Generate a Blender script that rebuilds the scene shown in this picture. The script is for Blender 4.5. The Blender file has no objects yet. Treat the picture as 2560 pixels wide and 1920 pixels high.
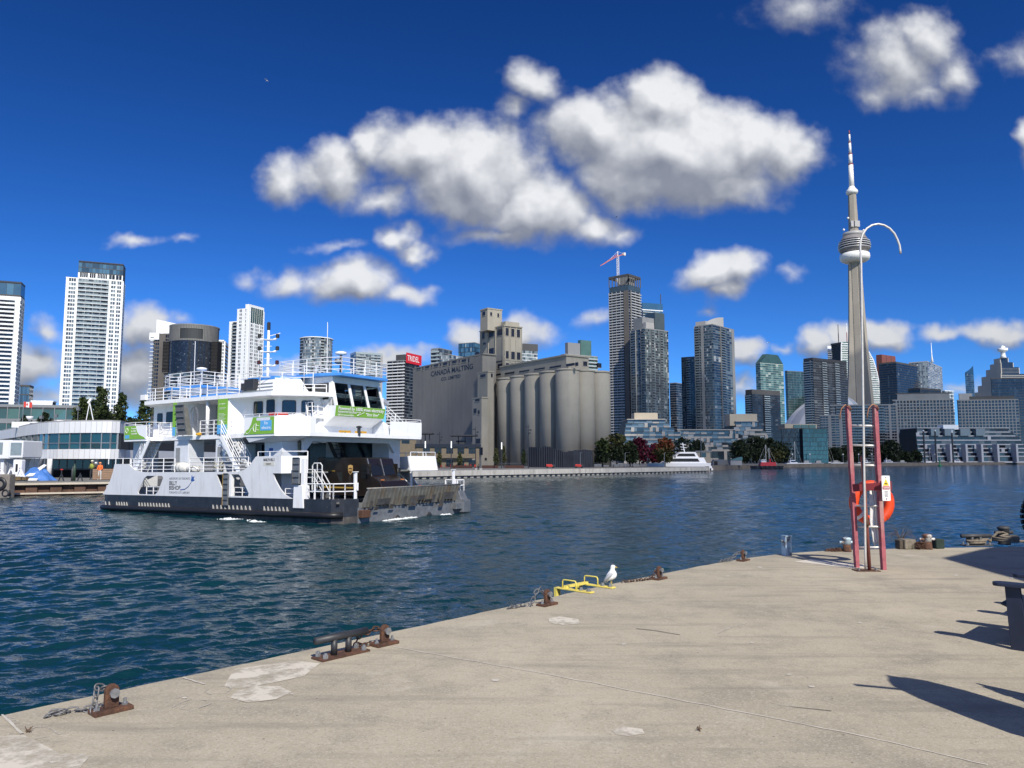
import bpy, math, random
import numpy as np
from mathutils import Vector, Matrix

# ------------------------------------------------------------------ camera
sc = bpy.context.scene
col = sc.collection
FPX = 1923.0                      # focal length in pixels of a 2560 px wide frame
PITCH = math.atan(187 / FPX)
EYE = 4.0                         # metres above the water
PIER = 2.3
cam_d = bpy.data.cameras.new('camera'); cam = bpy.data.objects.new('camera', cam_d); col.objects.link(cam)
cam_d.sensor_width = 36; cam_d.lens = 36 * FPX / 2560; cam_d.clip_start = .1; cam_d.clip_end = 30000
cam.location = (0, 0, EYE); cam.rotation_euler = (math.pi / 2 + PITCH, 0, 0)
sc.camera = cam
sc.cycles.max_bounces = 7; sc.cycles.diffuse_bounces = 3; sc.cycles.glossy_bounces = 3
sc.render.resolution_x = 1024; sc.render.resolution_y = 768
CP, SP = math.cos(PITCH), math.sin(PITCH)
def ray(px, py):
    b = 960 - py
    return Vector((px - 1280, FPX * CP - b * SP, FPX * SP + b * CP))
def atY(px, py, Y):
    d = ray(px, py); return Vector((0, 0, EYE)) + d * (Y / d.y)
def atZ(px, py, z):
    d = ray(px, py); return Vector((0, 0, EYE)) + d * ((z - EYE) / d.z)
def lat(px, Y):                   # lateral position of an image column at depth Y, taken at the horizon
    return atY(px, 1147, Y).x
def zat(py, Y):                   # height seen at an image row straight ahead at depth Y
    return atY(1280, py, Y).z

# ------------------------------------------------------------------ sun, sky, exposure
SUN_EL = math.radians(41); SUN_AZ = math.radians(19)      # azimuth: to the right of straight behind the camera
to_sun = Vector((math.sin(SUN_AZ) * math.cos(SUN_EL), -math.cos(SUN_AZ) * math.cos(SUN_EL), math.sin(SUN_EL)))
sd = bpy.data.lights.new('sun', 'SUN'); sd.energy = 4.6; sd.angle = math.radians(.53); sd.color = (1, .935, .835)
so = bpy.data.objects.new('sun', sd); col.objects.link(so); so.location = (0, 0, 300)
so.rotation_euler = (-to_sun).to_track_quat('-Z', 'Y').to_euler()
vs = sc.view_settings
vs.view_transform = 'Standard'; vs.look = 'None'; vs.gamma = 1; vs.exposure = 0.25; vs.use_curve_mapping = False

W = bpy.data.worlds.new('World'); sc.world = W; W.use_nodes = True
def world():
    nt = W.node_tree; N = nt.nodes; L = nt.links
    for n in list(N): N.remove(n)
    out = N.new('ShaderNodeOutputWorld')
    sky = N.new('ShaderNodeTexSky'); sky.sky_type = 'NISHITA'; sky.sun_disc = False
    sky.sun_elevation = SUN_EL; sky.sun_rotation = math.pi - SUN_AZ
    sky.air_density = 1.0; sky.dust_density = .1; sky.ozone_density = 3.0; sky.altitude = 100
    tcs = N.new('ShaderNodeTexCoord'); vs_ = N.new('ShaderNodeVectorMath'); vs_.operation = 'MULTIPLY_ADD'; L.new(tcs.outputs['Generated'], vs_.inputs[0])
    vs_.inputs[1].default_value = (1, 1, 1.0); vs_.inputs[2].default_value = (0, 0, .10); L.new(vs_.outputs[0], sky.inputs['Vector'])
    hs = N.new('ShaderNodeHueSaturation'); hs.inputs['Saturation'].default_value = 1.22; hs.inputs['Value'].default_value = .82
    gm = N.new('ShaderNodeGamma'); gm.inputs[1].default_value = 1.75
    L.new(sky.outputs[0], hs.inputs['Color']); L.new(hs.outputs[0], gm.inputs[0])
    bg = N.new('ShaderNodeBackground'); bg.inputs[1].default_value = .05; L.new(gm.outputs[0], bg.inputs[0])
    # ---- density group: direction (u,v) -> cloud density
    g = bpy.data.node_groups.new('cloud_density', 'ShaderNodeTree')
    g.interface.new_socket('uv', in_out='INPUT', socket_type='NodeSocketVector')
    g.interface.new_socket('density', in_out='OUTPUT', socket_type='NodeSocketFloat'); g.interface.new_socket('mass', in_out='OUTPUT', socket_type='NodeSocketFloat')
    gn, gl = g.nodes, g.links
    gi = gn.new('NodeGroupInput'); go = gn.new('NodeGroupOutput')
    def mth(op, a, b=None, c=None, cl=False):
        n = gn.new('ShaderNodeMath'); n.operation = op; n.use_clamp = cl
        for i, x in enumerate((a, b, c)):
            if x is None: continue
            if isinstance(x, (int, float)): n.inputs[i].default_value = x
            else: gl.new(x, n.inputs[i])
        return n.outputs[0]
    def noise(scale, det, rough, vec):
        n = gn.new('ShaderNodeTexNoise'); n.noise_dimensions = '3D'
        n.inputs['Scale'].default_value = scale; n.inputs['Detail'].default_value = det; n.inputs['Roughness'].default_value = rough
        gl.new(vec, n.inputs['Vector']); return n
    def vm(op, a, b):
        n = gn.new('ShaderNodeVectorMath'); n.operation = op
        for i, x in enumerate((a, b)):
            if isinstance(x, tuple): n.inputs[i].default_value = x
            else: gl.new(x, n.inputs[i])
        return n.outputs[0]
    P = gi.outputs[0]
    wn = noise(9, 2, .5, P)
    warp = vm('MULTIPLY', vm('SUBTRACT', wn.outputs['Color'], (.5, .5, .5)), (.075, .06, 0))
    wn2 = noise(34, 2, .55, P)
    warp2 = vm('MULTIPLY', vm('SUBTRACT', wn2.outputs['Color'], (.5, .5, .5)), (.03, .026, 0))
    Q = vm('ADD', vm('ADD', P, warp), warp2)
    blobs = [(705,455,70,80,.85),(780,440,90,60,.7),(850,425,110,90,.95),(945,350,80,75,.95),(1060,375,150,105,1.1),(1180,430,190,140,1.4),(1330,520,170,95,1.2),(1480,560,110,55,.75),
             (960,490,140,50,.6),(1270,590,170,45,.62),(1560,575,60,35,.5),
             (1490,320,160,125,1.2),(1660,260,120,105,1.2),(1680,370,270,160,1.6),(1850,350,140,105,1.15),(1960,390,100,110,.95),(1560,430,150,95,1.05),(1790,450,190,75,.95),
             (1335,205,75,70,.72),(1275,285,50,55,.5),
             (740,705,85,48,.72),(880,700,130,65,1.0),(1000,728,95,42,.72),(1000,590,60,45,.78),(1050,628,55,30,.6),(840,610,110,20,.36),(615,690,50,24,.36),
             (1775,680,95,55,.9),(1850,672,75,55,.9),(1820,722,60,42,.75),(1985,690,45,24,.36),(1780,782,32,24,.36),
             (2230,155,120,115,.78),(2330,110,110,90,.78),(2395,190,75,75,.6),(2190,230,65,65,.55),(2310,240,100,36,.4),
             (2010,20,160,70,.5),(2540,150,90,60,.42),(2575,370,40,70,.8),
             (125,815,45,45,.62),(70,910,100,70,.8),(345,825,85,62,.85),(330,930,130,85,.9),(220,985,300,40,.7),(335,595,80,24,.5),(450,592,40,16,.34),(440,800,45,26,.42),
             (1165,845,62,48,.9),(1290,835,110,52,1.0),(1470,797,45,24,.42),
             (2045,865,52,40,.8),(2110,850,60,50,.85),(2195,838,66,52,.92),(1850,885,66,40,.85),(1860,962,55,30,.6),(2355,835,75,30,.7),(2500,828,130,36,.75),(2420,968,80,24,.5),
             (700,930,80,40,.62),(980,900,150,26,.55),(1960,880,44,20,.42),(300,-260,200,80,.8),(1250,-330,230,90,.9),(2500,-260,200,80,.8)]
    acc = None
    for (px, py, rx, ry, w) in blobs:
        d = ray(px, py); u0, v0 = d.x / d.y, d.z / d.y
        k = 1.0 / FPX * (1 + .25 * ((px - 1280) / FPX) ** 2) * 1.02
        ax, ay = 1 / (rx * k * 1.2), 1 / (ry * k * 1.2)
        mp = gn.new('ShaderNodeVectorMath'); mp.operation = 'MULTIPLY_ADD'; gl.new(Q, mp.inputs[0])
        mp.inputs[1].default_value = (ax, ay, 0); mp.inputs[2].default_value = (-u0 * ax, -v0 * ay, 0)
        ln = gn.new('ShaderNodeVectorMath'); ln.operation = 'LENGTH'; gl.new(mp.outputs[0], ln.inputs[0])
        v = mth('MULTIPLY_ADD', ln.outputs['Value'], -w, w)
        if acc is None: acc = v
        else:
            n = gn.new('ShaderNodeMath'); n.operation = 'SMOOTH_MAX'; gl.new(acc, n.inputs[0]); gl.new(v, n.inputs[1]); n.inputs[2].default_value = .12; acc = n.outputs[0]
    fb = noise(13, 6, .58, P).outputs['Fac']
    dens = mth('ADD', acc, mth('MULTIPLY', mth('SUBTRACT', fb, .5), .85))
    gl.new(dens, go.inputs[0]); gl.new(acc, go.inputs[1])
    # ---- direction to gnomonic coordinates
    gn, gl = N, L
    tc = N.new('ShaderNodeTexCoord'); sp = N.new('ShaderNodeSeparateXYZ'); L.new(tc.outputs['Generated'], sp.inputs[0])
    yy = mth('MAXIMUM', sp.outputs['Y'], .02)
    cb = N.new('ShaderNodeCombineXYZ'); L.new(mth('DIVIDE', sp.outputs['X'], yy), cb.inputs[0]); L.new(mth('DIVIDE', sp.outputs['Z'], yy), cb.inputs[1])
    def dens_at(off):
        a = N.new('ShaderNodeVectorMath'); a.operation = 'ADD'; L.new(cb.outputs[0], a.inputs[0]); a.inputs[1].default_value = off
        q = N.new('ShaderNodeGroup'); q.node_tree = g; L.new(a.outputs[0], q.inputs[0]); return q.outputs
    (d0, b0), (d1, b1) = [tuple(o) for o in (dens_at((0, 0, 0)), dens_at((.008, .026, 0)))]
    def mr(x, a, b, c, d, smooth=True):
        n = N.new('ShaderNodeMapRange'); n.interpolation_type = 'SMOOTHSTEP' if smooth else 'LINEAR'
        L.new(x, n.inputs['Value']); n.inputs['From Min'].default_value = a; n.inputs['From Max'].default_value = b; n.inputs['To Min'].default_value = c; n.inputs['To Max'].default_value = d
        return n.outputs['Result']
    alpha = mr(d0, .02, .62, 0, 1)
    front = mr(sp.outputs['Y'], .05, .3, 0, 1)
    up = mr(sp.outputs['Z'], 0.0, .03, 0, 1)
    alpha = mth('MULTIPLY', mth('MULTIPLY', alpha, front), mth('MULTIPLY', up, .96))
    relief = mth('ADD', mth('MULTIPLY', mth('SUBTRACT', d0, d1), .30), mth('MULTIPLY', mth('SUBTRACT', b0, b1), .75))                       # lit where the cloud thins towards the light
    lit = mr(relief, -.40, .42, 0, 1, False)
    tex = N.new('ShaderNodeTexNoise'); tex.inputs['Scale'].default_value = 21; tex.inputs['Detail'].default_value = 5; tex.inputs['Roughness'].default_value = .6; L.new(cb.outputs[0], tex.inputs[0])
    thick = mr(d0, .1, .9, .35, 1)
    light = mth('ADD', mth('MULTIPLY', lit, .74), mth('ADD', mth('MULTIPLY', thick, .16), mth('MULTIPLY', mth('SUBTRACT', tex.outputs[0], .30), .26)), cl=True)
    cr = N.new('ShaderNodeValToRGB'); L.new(light, cr.inputs[0])
    e = cr.color_ramp.elements
    e[0].position = .08; e[0].color = (.17, .19, .245, 1); e[1].position = .95; e[1].color = (.74, .75, .77, 1)
    m_ = cr.color_ramp.elements.new(.5); m_.color = (.36, .38, .425, 1)
    # clouds low over the city are greyer
    bc = N.new('ShaderNodeBackground'); L.new(cr.outputs[0], bc.inputs[0])
    L.new(mr(sp.outputs['Z'], .05, .28, .72, 1.0), bc.inputs[1])
    # broken cloud round the unseen rest of the sky, added as neutral fill light
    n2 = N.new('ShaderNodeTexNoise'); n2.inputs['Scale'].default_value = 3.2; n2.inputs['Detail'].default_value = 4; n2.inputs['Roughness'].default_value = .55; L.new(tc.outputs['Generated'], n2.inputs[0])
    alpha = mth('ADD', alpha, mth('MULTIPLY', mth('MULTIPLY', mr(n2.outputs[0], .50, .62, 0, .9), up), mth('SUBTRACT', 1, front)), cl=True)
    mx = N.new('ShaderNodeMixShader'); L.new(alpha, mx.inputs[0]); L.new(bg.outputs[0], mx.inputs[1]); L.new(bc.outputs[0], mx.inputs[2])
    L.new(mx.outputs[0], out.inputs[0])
world()
W.cycles.sampling_method = 'MANUAL'; W.cycles.sample_map_resolution = 512

# ------------------------------------------------------------------ helpers
random.seed(7)
rnd = random.random
def U(a, b): return a + (b - a) * rnd()

class MB:
    def __init__(s): s.v = []; s.f = []; s.m = []
    def add(s, vs_, fs_, mi=0):
        o = len(s.v); s.v.extend(tuple(v) for v in vs_); s.f.extend(tuple(i + o for i in f) for f in fs_); s.m.extend([mi] * len(fs_)); return s
    def box(s, x0, y0, z0, x1, y1, z1, mi=0):
        return s.add([(x0,y0,z0),(x1,y0,z0),(x1,y1,z0),(x0,y1,z0),(x0,y0,z1),(x1,y0,z1),(x1,y1,z1),(x0,y1,z1)],
                     [(0,3,2,1),(4,5,6,7),(0,1,5,4),(1,2,6,5),(2,3,7,6),(3,0,4,7)], mi)
    def hexa(s, p, mi=0):          # 8 points: bottom ring then top ring
        return s.add(p, [(0,3,2,1),(4,5,6,7),(0,1,5,4),(1,2,6,5),(2,3,7,6),(3,0,4,7)], mi)
    def obox(s, c, a, b, h, mi=0):  # centre and three half vectors
        c, a, b, h = map(Vector, (c, a, b, h))
        return s.hexa([c-a-b-h, c+a-b-h, c+a+b-h, c-a+b-h, c-a-b+h, c+a-b+h, c+a+b+h, c-a+b+h], mi)
    def bar(s, p, q, w, h=None, mi=0, up=(0, 0, 1)):
        p, q = Vector(p), Vector(q); d = (q - p); u = Vector(up)
        sd_ = d.cross(u)
        if sd_.length < 1e-6: sd_ = d.cross(Vector((0, 1, 0)))
        sd_.normalize(); u2 = sd_.cross(d).normalized(); h = w if h is None else h
        return s.obox((p + q) / 2, d / 2, sd_ * w / 2, u2 * h / 2, mi)
    def tube(s, pts, r, n=8, mi=0, closed=False, cap=True):
        pts = [Vector(p) for p in pts]; k = len(pts); rs = r if isinstance(r, (list, tuple)) else [r] * k
        rings = []; nrm = None
        for i in range(k):
            a = pts[(i - 1) % k] if (closed or i > 0) else pts[i]; c = pts[(i + 1) % k] if (closed or i < k - 1) else pts[i]
            t = (c - a).normalized() if (c - a).length > 1e-9 else Vector((0, 0, 1))
            if nrm is None:
                nrm = t.cross(Vector((0, 0, 1)))
                if nrm.length < .05: nrm = t.cross(Vector((0, 1, 0)))
            nrm = (nrm - t * nrm.dot(t)).normalized(); b = t.cross(nrm)
            rings.append([pts[i] + (nrm * math.cos(2*math.pi*j/n) + b * math.sin(2*math.pi*j/n)) * rs[i] for j in range(n)])
        V = [p for rg in rings for p in rg]; Fc = []
        for i in range(k if closed else k - 1):
            i2 = (i + 1) % k
            for j in range(n): Fc.append((i*n+j, i*n+(j+1) % n, i2*n+(j+1) % n, i2*n+j))
        if cap and not closed: Fc.append(tuple(range(n))[::-1]); Fc.append(tuple((k-1)*n+j for j in range(n)))
        return s.add(V, Fc, mi)
    def prism(s, poly, z0, z1, mi=0, top=None):
        n = len(poly); t = top or poly
        return s.add([(x, y, z0) for x, y in poly] + [(x, y, z1) for x, y in t],
                     [tuple(range(n))[::-1], tuple(range(n, 2*n))] + [(i, (i+1) % n, n+(i+1) % n, n+i) for i in range(n)], mi)
    def ext(s, poly, o, u, v, d, mi=0):    # 2D polygon in plane (o;u,v), thickness vector d
        o, u, v, d = map(Vector, (o, u, v, d)); n = len(poly)
        a = [o + u*x + v*y for x, y in poly]
        return s.add(a + [p + d for p in a], [tuple(range(n)), tuple(range(n, 2*n))[::-1]] + [(i, n+i, n+(i+1) % n, (i+1) % n) for i in range(n)], mi)
    def lathe(s, prof, n=16, c=(0, 0, 0), mi=0, sx=1, sy=1):
        k = len(prof); c = Vector(c)
        V = [c + Vector((r*math.cos(2*math.pi*j/n)*sx, r*math.sin(2*math.pi*j/n)*sy, z)) for r, z in prof for j in range(n)]
        Fc = [(i*n+j, i*n+(j+1) % n, (i+1)*n+(j+1) % n, (i+1)*n+j) for i in range(k-1) for j in range(n)]
        Fc += [tuple(range(n))[::-1], tuple((k-1)*n+j for j in range(n))]
        return s.add(V, Fc, mi)
    def quad(s, a, b, c, d, mi=0): return s.add([a, b, c, d], [(0, 1, 2, 3)], mi)
    def mesh(s, name, mats, smooth=False):
        me = bpy.data.meshes.new(name); me.from_pydata(s.v, [], s.f)
        for m in (mats if isinstance(mats, (list, tuple)) else [mats]): me.materials.append(m)
        if any(s.m): me.polygons.foreach_set('material_index', s.m)
        if smooth: me.polygons.foreach_set('use_smooth', [True] * len(s.f))
        me.update(); return me
    def build(s, name, mats, parent=None, smooth=False, bevel=0, kind=None):
        o = bpy.data.objects.new(name, s.mesh(name, mats, smooth)); col.objects.link(o)
        if parent is not None: o.parent = parent
        if bevel:
            b = o.modifiers.new('bevel', 'BEVEL'); b.width = bevel; b.segments = 2; b.limit_method = 'ANGLE'; b.angle_limit = .6
        if kind: o['kind'] = kind
        return o
def inst(name, me, parent=None, loc=(0, 0, 0), rot=(0, 0, 0), scale=(1, 1, 1)):
    o = bpy.data.objects.new(name, me); col.objects.link(o); o.location = loc; o.rotation_euler = rot; o.scale = scale
    if parent is not None: o.parent = parent
    return o
def thing(name, label, cat, loc=(0, 0, 0), rz=0, group=None):
    o = bpy.data.objects.new(name, None); col.objects.link(o); o.location = loc; o.rotation_euler = (0, 0, rz)
    o.empty_display_size = .2
    return tag(o, label, cat, group)
def tag(o, label, cat, group=None):
    o['label'] = label; o['category'] = cat
    if group: o['group'] = group
    return o
def struct(o): o['kind'] = 'structure'; return o
def copy_tree(o, parent=None):
    c = o.copy(); col.objects.link(c); c.parent = parent
    for ch in list(o.children): copy_tree(ch, c)
    return c
def plate(name, outer, holes, t, mats, parent=None, o=(0, 0, 0), u=(1, 0, 0), v=(0, 0, 1), n=(0, -1, 0)):
    """flat plate with holes: outline in (u,v) at o, thickness t centred along n"""
    cu = bpy.data.curves.new(name, 'CURVE'); cu.dimensions = '2D'; cu.fill_mode = 'BOTH'; cu.extrude = t / 2
    for ring in [outer] + holes:
        sp = cu.splines.new('POLY'); sp.points.add(len(ring) - 1); sp.use_cyclic_u = True
        for p, (x, y) in zip(sp.points, ring): p.co = (x, y, 0, 1)
    return curve_mesh(name, cu, mats, parent, o, u, v, n)
def curve_mesh(name, cu, mats, parent, o, u, v, n):
    tmp = bpy.data.objects.new('tmp', cu); col.objects.link(tmp)
    dg = bpy.context.evaluated_depsgraph_get(); me = bpy.data.meshes.new_from_object(tmp.evaluated_get(dg))
    bpy.data.objects.remove(tmp); bpy.data.curves.remove(cu)
    u, v, n = Vector(u).normalized(), Vector(v).normalized(), Vector(n).normalized()
    M = Matrix((u, v, n)).transposed().to_4x4(); M.translation = Vector(o); me.transform(M)
    me.materials.clear()
    for m in (mats if isinstance(mats, (list, tuple)) else [mats]): me.materials.append(m)
    me.name = name
    ob = bpy.data.objects.new(name, me); col.objects.link(ob)
    if parent is not None: ob.parent = parent
    return ob
def text(body, size, mat, parent, o, u, v, n, width=None, align='LEFT', bold=0, name='lettering', shear=0):
    cu = bpy.data.curves.new('t', 'FONT'); cu.body = body; cu.size = size; cu.extrude = .004; cu.align_x = align; cu.offset = bold; cu.shear = shear
    cu.resolution_u = 3
    tmp = bpy.data.objects.new('tmp', cu); col.objects.link(tmp)
    dg = bpy.context.evaluated_depsgraph_get(); dg.update()
    w = tmp.evaluated_get(dg).dimensions.x if True else 1
    bpy.data.objects.remove(tmp)
    u = Vector(u)
    ob = curve_mesh(name, cu, mat, parent, (0, 0, 0), (1, 0, 0), (0, 1, 0), (0, 0, 1))
    xs = [q.co.x for q in ob.data.vertices]; w = max(xs) - min(xs)
    k = (width / w) if width else 1
    u, v, n = u.normalized(), Vector(v).normalized(), Vector(n).normalized()
    M = Matrix((u * k, v, n)).transposed().to_4x4(); M.translation = Vector(o); ob.data.transform(M)
    return ob
def rrect(x0, y0, x1, y1, r, n=4):
    P = []
    for cx, cy, a0 in ((x1-r, y1-r, 0), (x0+r, y1-r, 90), (x0+r, y0+r, 180), (x1-r, y0+r, 270)):
        for i in range(n + 1):
            a = math.radians(a0 + 90 * i / n); P.append((cx + r*math.cos(a), cy + r*math.sin(a)))
    return P

# ------------------------------------------------------------------ materials
MATS = {}
def pm(name, c, rough=.6, metal=0., var=.12, scale=3., bump=0., bscale=40., spec=.5, c2=None, c2s=1.5, c2t=(.5, .62), c2amt=1., streak=False, coat=0.):
    """procedural material: base colour with noise variation, optional second (worn, rusty, dirty) colour and relief"""
    if name in MATS: return MATS[name]
    m = bpy.data.materials.new(name); m.use_nodes = True; nt = m.node_tree; N = nt.nodes; L = nt.links
    b = N['Principled BSDF']; b.inputs['Roughness'].default_value = rough; b.inputs['Metallic'].default_value = metal
    b.inputs['Specular IOR Level'].default_value = spec
    if coat: b.inputs['Coat Weight'].default_value = coat
    tc = N.new('ShaderNodeTexCoord'); co = tc.outputs['Object']
    base = None
    if var:
        nz = N.new('ShaderNodeTexNoise'); nz.inputs['Scale'].default_value = scale; nz.inputs['Detail'].default_value = 5; nz.inputs['Roughness'].default_value = .6
        L.new(co, nz.inputs['Vector'])
        mr = N.new('ShaderNodeMapRange'); L.new(nz.outputs['Fac'], mr.inputs[0]); mr.inputs[1].default_value = .3; mr.inputs[2].default_value = .7; mr.inputs[3].default_value = 1 - var; mr.inputs[4].default_value = 1 + var
        mu = N.new('ShaderNodeVectorMath'); mu.operation = 'SCALE'; mu.inputs[0].default_value = c[:3]; L.new(mr.outputs[0], mu.inputs['Scale']); base = mu.outputs[0]
    if c2 is not None:
        mp = N.new('ShaderNodeMapping'); L.new(co, mp.inputs[0]); mp.inputs['Scale'].default_value = (1, 1, .12) if streak else (1, 1, 1)
        n2 = N.new('ShaderNodeTexNoise'); n2.inputs['Scale'].default_value = c2s; n2.inputs['Detail'].default_value = 8; n2.inputs['Roughness'].default_value = .65; L.new(mp.outputs[0], n2.inputs['Vector'])
        r2 = N.new('ShaderNodeMapRange'); L.new(n2.outputs['Fac'], r2.inputs[0]); r2.inputs[1].default_value, r2.inputs[2].default_value = c2t; r2.inputs[4].default_value = c2amt
        mi = N.new('ShaderNodeMix'); mi.data_type = 'RGBA'; L.new(r2.outputs[0], mi.inputs['Factor'])
        if base: L.new(base, mi.inputs['A'])
        else: mi.inputs['A'].default_value = (*c[:3], 1)
        mi.inputs['B'].default_value = (*c2[:3], 1); base = mi.outputs['Result']
    if base: L.new(base, b.inputs['Base Color'])
    else: b.inputs['Base Color'].default_value = (*c[:3], 1)
    if bump:
        n3 = N.new('ShaderNodeTexNoise'); n3.inputs['Scale'].default_value = bscale; n3.inputs['Detail'].default_value = 4; L.new(co, n3.inputs['Vector'])
        bp = N.new('ShaderNodeBump'); bp.inputs['Strength'].default_value = bump; bp.inputs['Distance'].default_value = .02; L.new(n3.outputs['Fac'], bp.inputs['Height']); L.new(bp.outputs[0], b.inputs['Normal'])
    MATS[name] = m; return m
def emit(name, c, s):
    m = bpy.data.materials.new(name); m.use_nodes = True; b = m.node_tree.nodes['Principled BSDF']
    b.inputs['Base Color'].default_value = (*c, 1); b.inputs['Emission Color'].default_value = (*c, 1); b.inputs['Emission Strength'].default_value = s; return m
WHITE = pm('ship_white', (.80, .81, .82), .42, var=.03, scale=1.2, c2=(.55, .50, .43), c2s=2.6, c2t=(.56, .80), c2amt=.7, streak=True)
WHITE2 = pm('clean_white', (.80, .80, .80), .45, var=.03)
HULLW = pm('bulwark_white', (.66, .67, .685), .45, var=.05, scale=1.0, c2=(.33, .31, .29), c2s=2.8, c2t=(.54, .78), c2amt=.6, streak=True)
BLACK = pm('hull_black', (.022, .026, .034), .35, var=.3, scale=2, c2=(.09, .09, .09), c2s=3, c2t=(.6, .75), c2amt=.7)
HULLG = pm('lower_hull', (.075, .068, .062), .5, var=.35, scale=2, c2=(.03, .03, .035), c2s=1.2, c2t=(.45, .6), streak=True)
RUBBER = pm('rubber', (.014, .014, .016), .45, var=.3, scale=6)
GREYM = pm('grey_steel', (.17, .18, .19), .42, metal=.3, var=.25, scale=3, c2=(.20, .12, .07), c2s=3, c2t=(.6, .75), c2amt=.6, streak=True)
RAMPM = pm('ramp_steel', (.17, .172, .16), .5, metal=.2, var=.25, scale=2.5, c2=(.15, .10, .055), c2s=1.6, c2t=(.5, .7), c2amt=.8, streak=True)
DARKM = pm('dark_steel', (.03, .032, .036), .5, var=.3, scale=6)
GREEN = pm('banner_green', (.20, .42, .045), .5, var=.06)
BLUEP = pm('banner_blue', (.10, .38, .72), .5, var=.05)
ROOFB = pm('roof_blue', (.06, .25, .66), .45, var=.08, scale=2)
DECKG = pm('deck_grey', (.14, .15, .15), .8, var=.25, scale=2)
YEL = pm('sign_yellow', (.62, .34, .02), .55, var=.1)
INK = pm('ink_black', (.012, .012, .014), .6, var=0)
INKB = pm('ink_blue', (.03, .10, .32), .6, var=0)
REDP = pm('red_paint', (.50, .03, .02), .5, var=.1)
def glass(name, c, rough=.06, spec=.6, metal=0.):
    return pm(name, c, rough, metal, var=.15, scale=.15, spec=spec)
SGLASS = glass('ship_glass', (.012, .014, .016), .05)
RUST = pm('rust', (.075, .036, .022), .85, var=.35, scale=14, bump=.5, bscale=60, c2=(.16, .07, .035), c2s=18, c2t=(.5, .7))
GALV = pm('galvanised', (.30, .31, .32), .45, metal=.6, var=.25, scale=20)

# ================================================================== WATER
def make_water():
    rs = np.random.RandomState(4)
    r = np.concatenate([5.5 * (60 / 5.5) ** np.linspace(0, 1, 760), 60 * (240 / 60) ** np.linspace(0, 1, 340)[1:], 240 * (4200 / 240) ** np.linspace(0, 1, 140)[1:]]); nr, nc = len(r), 520
    a = np.radians(np.linspace(-62, 62, nc))
    R, A = np.meshgrid(r, a, indexing='ij')
    X = R * np.sin(A); Y = R * np.cos(A); Z = np.zeros_like(X)
    dr = np.gradient(r)[:, None] * np.ones_like(A)
    for i in range(130):
        lam = .2 * (3.0 / .2) ** rs.rand(); k = 2 * math.pi / lam
        th = math.radians(112) + rs.randn() * .6            # chop runs in from the lake
        amp = .0059 * lam ** .9 * (.6 + .8 * rs.rand())
        if lam > 1.7: amp *= .5
        f = np.clip((lam / (2.2 * dr) - 1) / 1.2, 0, 1)
        ph = k * (X * math.cos(th) + Y * math.sin(th)) + rs.rand() * 6.28
        Z += f * amp * (np.sin(ph) + .28 * np.sin(2 * ph + .6))
    gust = .72 + .28 * np.sin(X * .11 + 1.3 * np.sin(Y * .07)) * np.cos(Y * .09 - X * .04)
    Z *= gust
    V = np.stack([X, Y, Z], -1).reshape(-1, 3)
    idx = np.arange(nr * nc).reshape(nr, nc)
    Fq = np.stack([idx[:-1, :-1], idx[:-1, 1:], idx[1:, 1:], idx[1:, :-1]], -1).reshape(-1, 4)
    me = bpy.data.meshes.new('water')
    me.vertices.add(len(V)); me.vertices.foreach_set('co', V.ravel())
    me.loops.add(Fq.size); me.loops.foreach_set('vertex_index', Fq.ravel().astype(np.int32))
    me.polygons.add(len(Fq)); me.polygons.foreach_set('loop_start', np.arange(0, Fq.size, 4, dtype=np.int32))
    me.polygons.foreach_set('use_smooth', np.ones(len(Fq), bool)); me.update(calc_edges=True); me.validate()
    m = bpy.data.materials.new('harbour_water'); m.use_nodes = True; N = m.node_tree.nodes; L = m.node_tree.links; b = N['Principled BSDF']
    b.inputs['Roughness'].default_value = .07; b.inputs['IOR'].default_value = 1.33; b.inputs['Specular IOR Level'].default_value = .5
    tc = N.new('ShaderNodeTexCoord')
    n0 = N.new('ShaderNodeTexNoise'); n0.inputs['Scale'].default_value = .05; n0.inputs['Detail'].default_value = 3; L.new(tc.outputs['Object'], n0.inputs[0])
    cr = N.new('ShaderNodeValToRGB'); L.new(n0.outputs[0], cr.inputs[0])
    cr.color_ramp.elements[0].position = .35; cr.color_ramp.elements[0].color = (.003, .026, .036, 1); cr.color_ramp.elements[1].position = .7; cr.color_ramp.elements[1].color = (.004, .034, .044, 1)
    L.new(cr.outputs[0], b.inputs['Base Color'])
    mp = N.new('ShaderNodeMapping'); mp.inputs['Rotation'].default_value = (0, 0, .5); mp.inputs['Scale'].default_value = (1, 2.1, 1); L.new(tc.outputs['Object'], mp.inputs[0])
    prev = None
    for sc_, st, di in ((9, .25, .015), (3.0, .42, .06), (.9, .45, .22)):
        nz = N.new('ShaderNodeTexNoise'); nz.inputs['Scale'].default_value = sc_; nz.inputs['Detail'].default_value = 4; nz.inputs['Roughness'].default_value = .55; L.new(mp.outputs[0], nz.inputs[0])
        bp = N.new('ShaderNodeBump'); bp.inputs['Strength'].default_value = st; bp.inputs['Distance'].default_value = di; L.new(nz.outputs[0], bp.inputs['Height'])
        if prev: L.new(prev.outputs[0], bp.inputs['Normal'])
        prev = bp
    L.new(prev.outputs[0], b.inputs['Normal'])
    me.materials.append(m)
    o = bpy.data.objects.new('water', me); col.objects.link(o); struct(o)
make_water()

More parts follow.
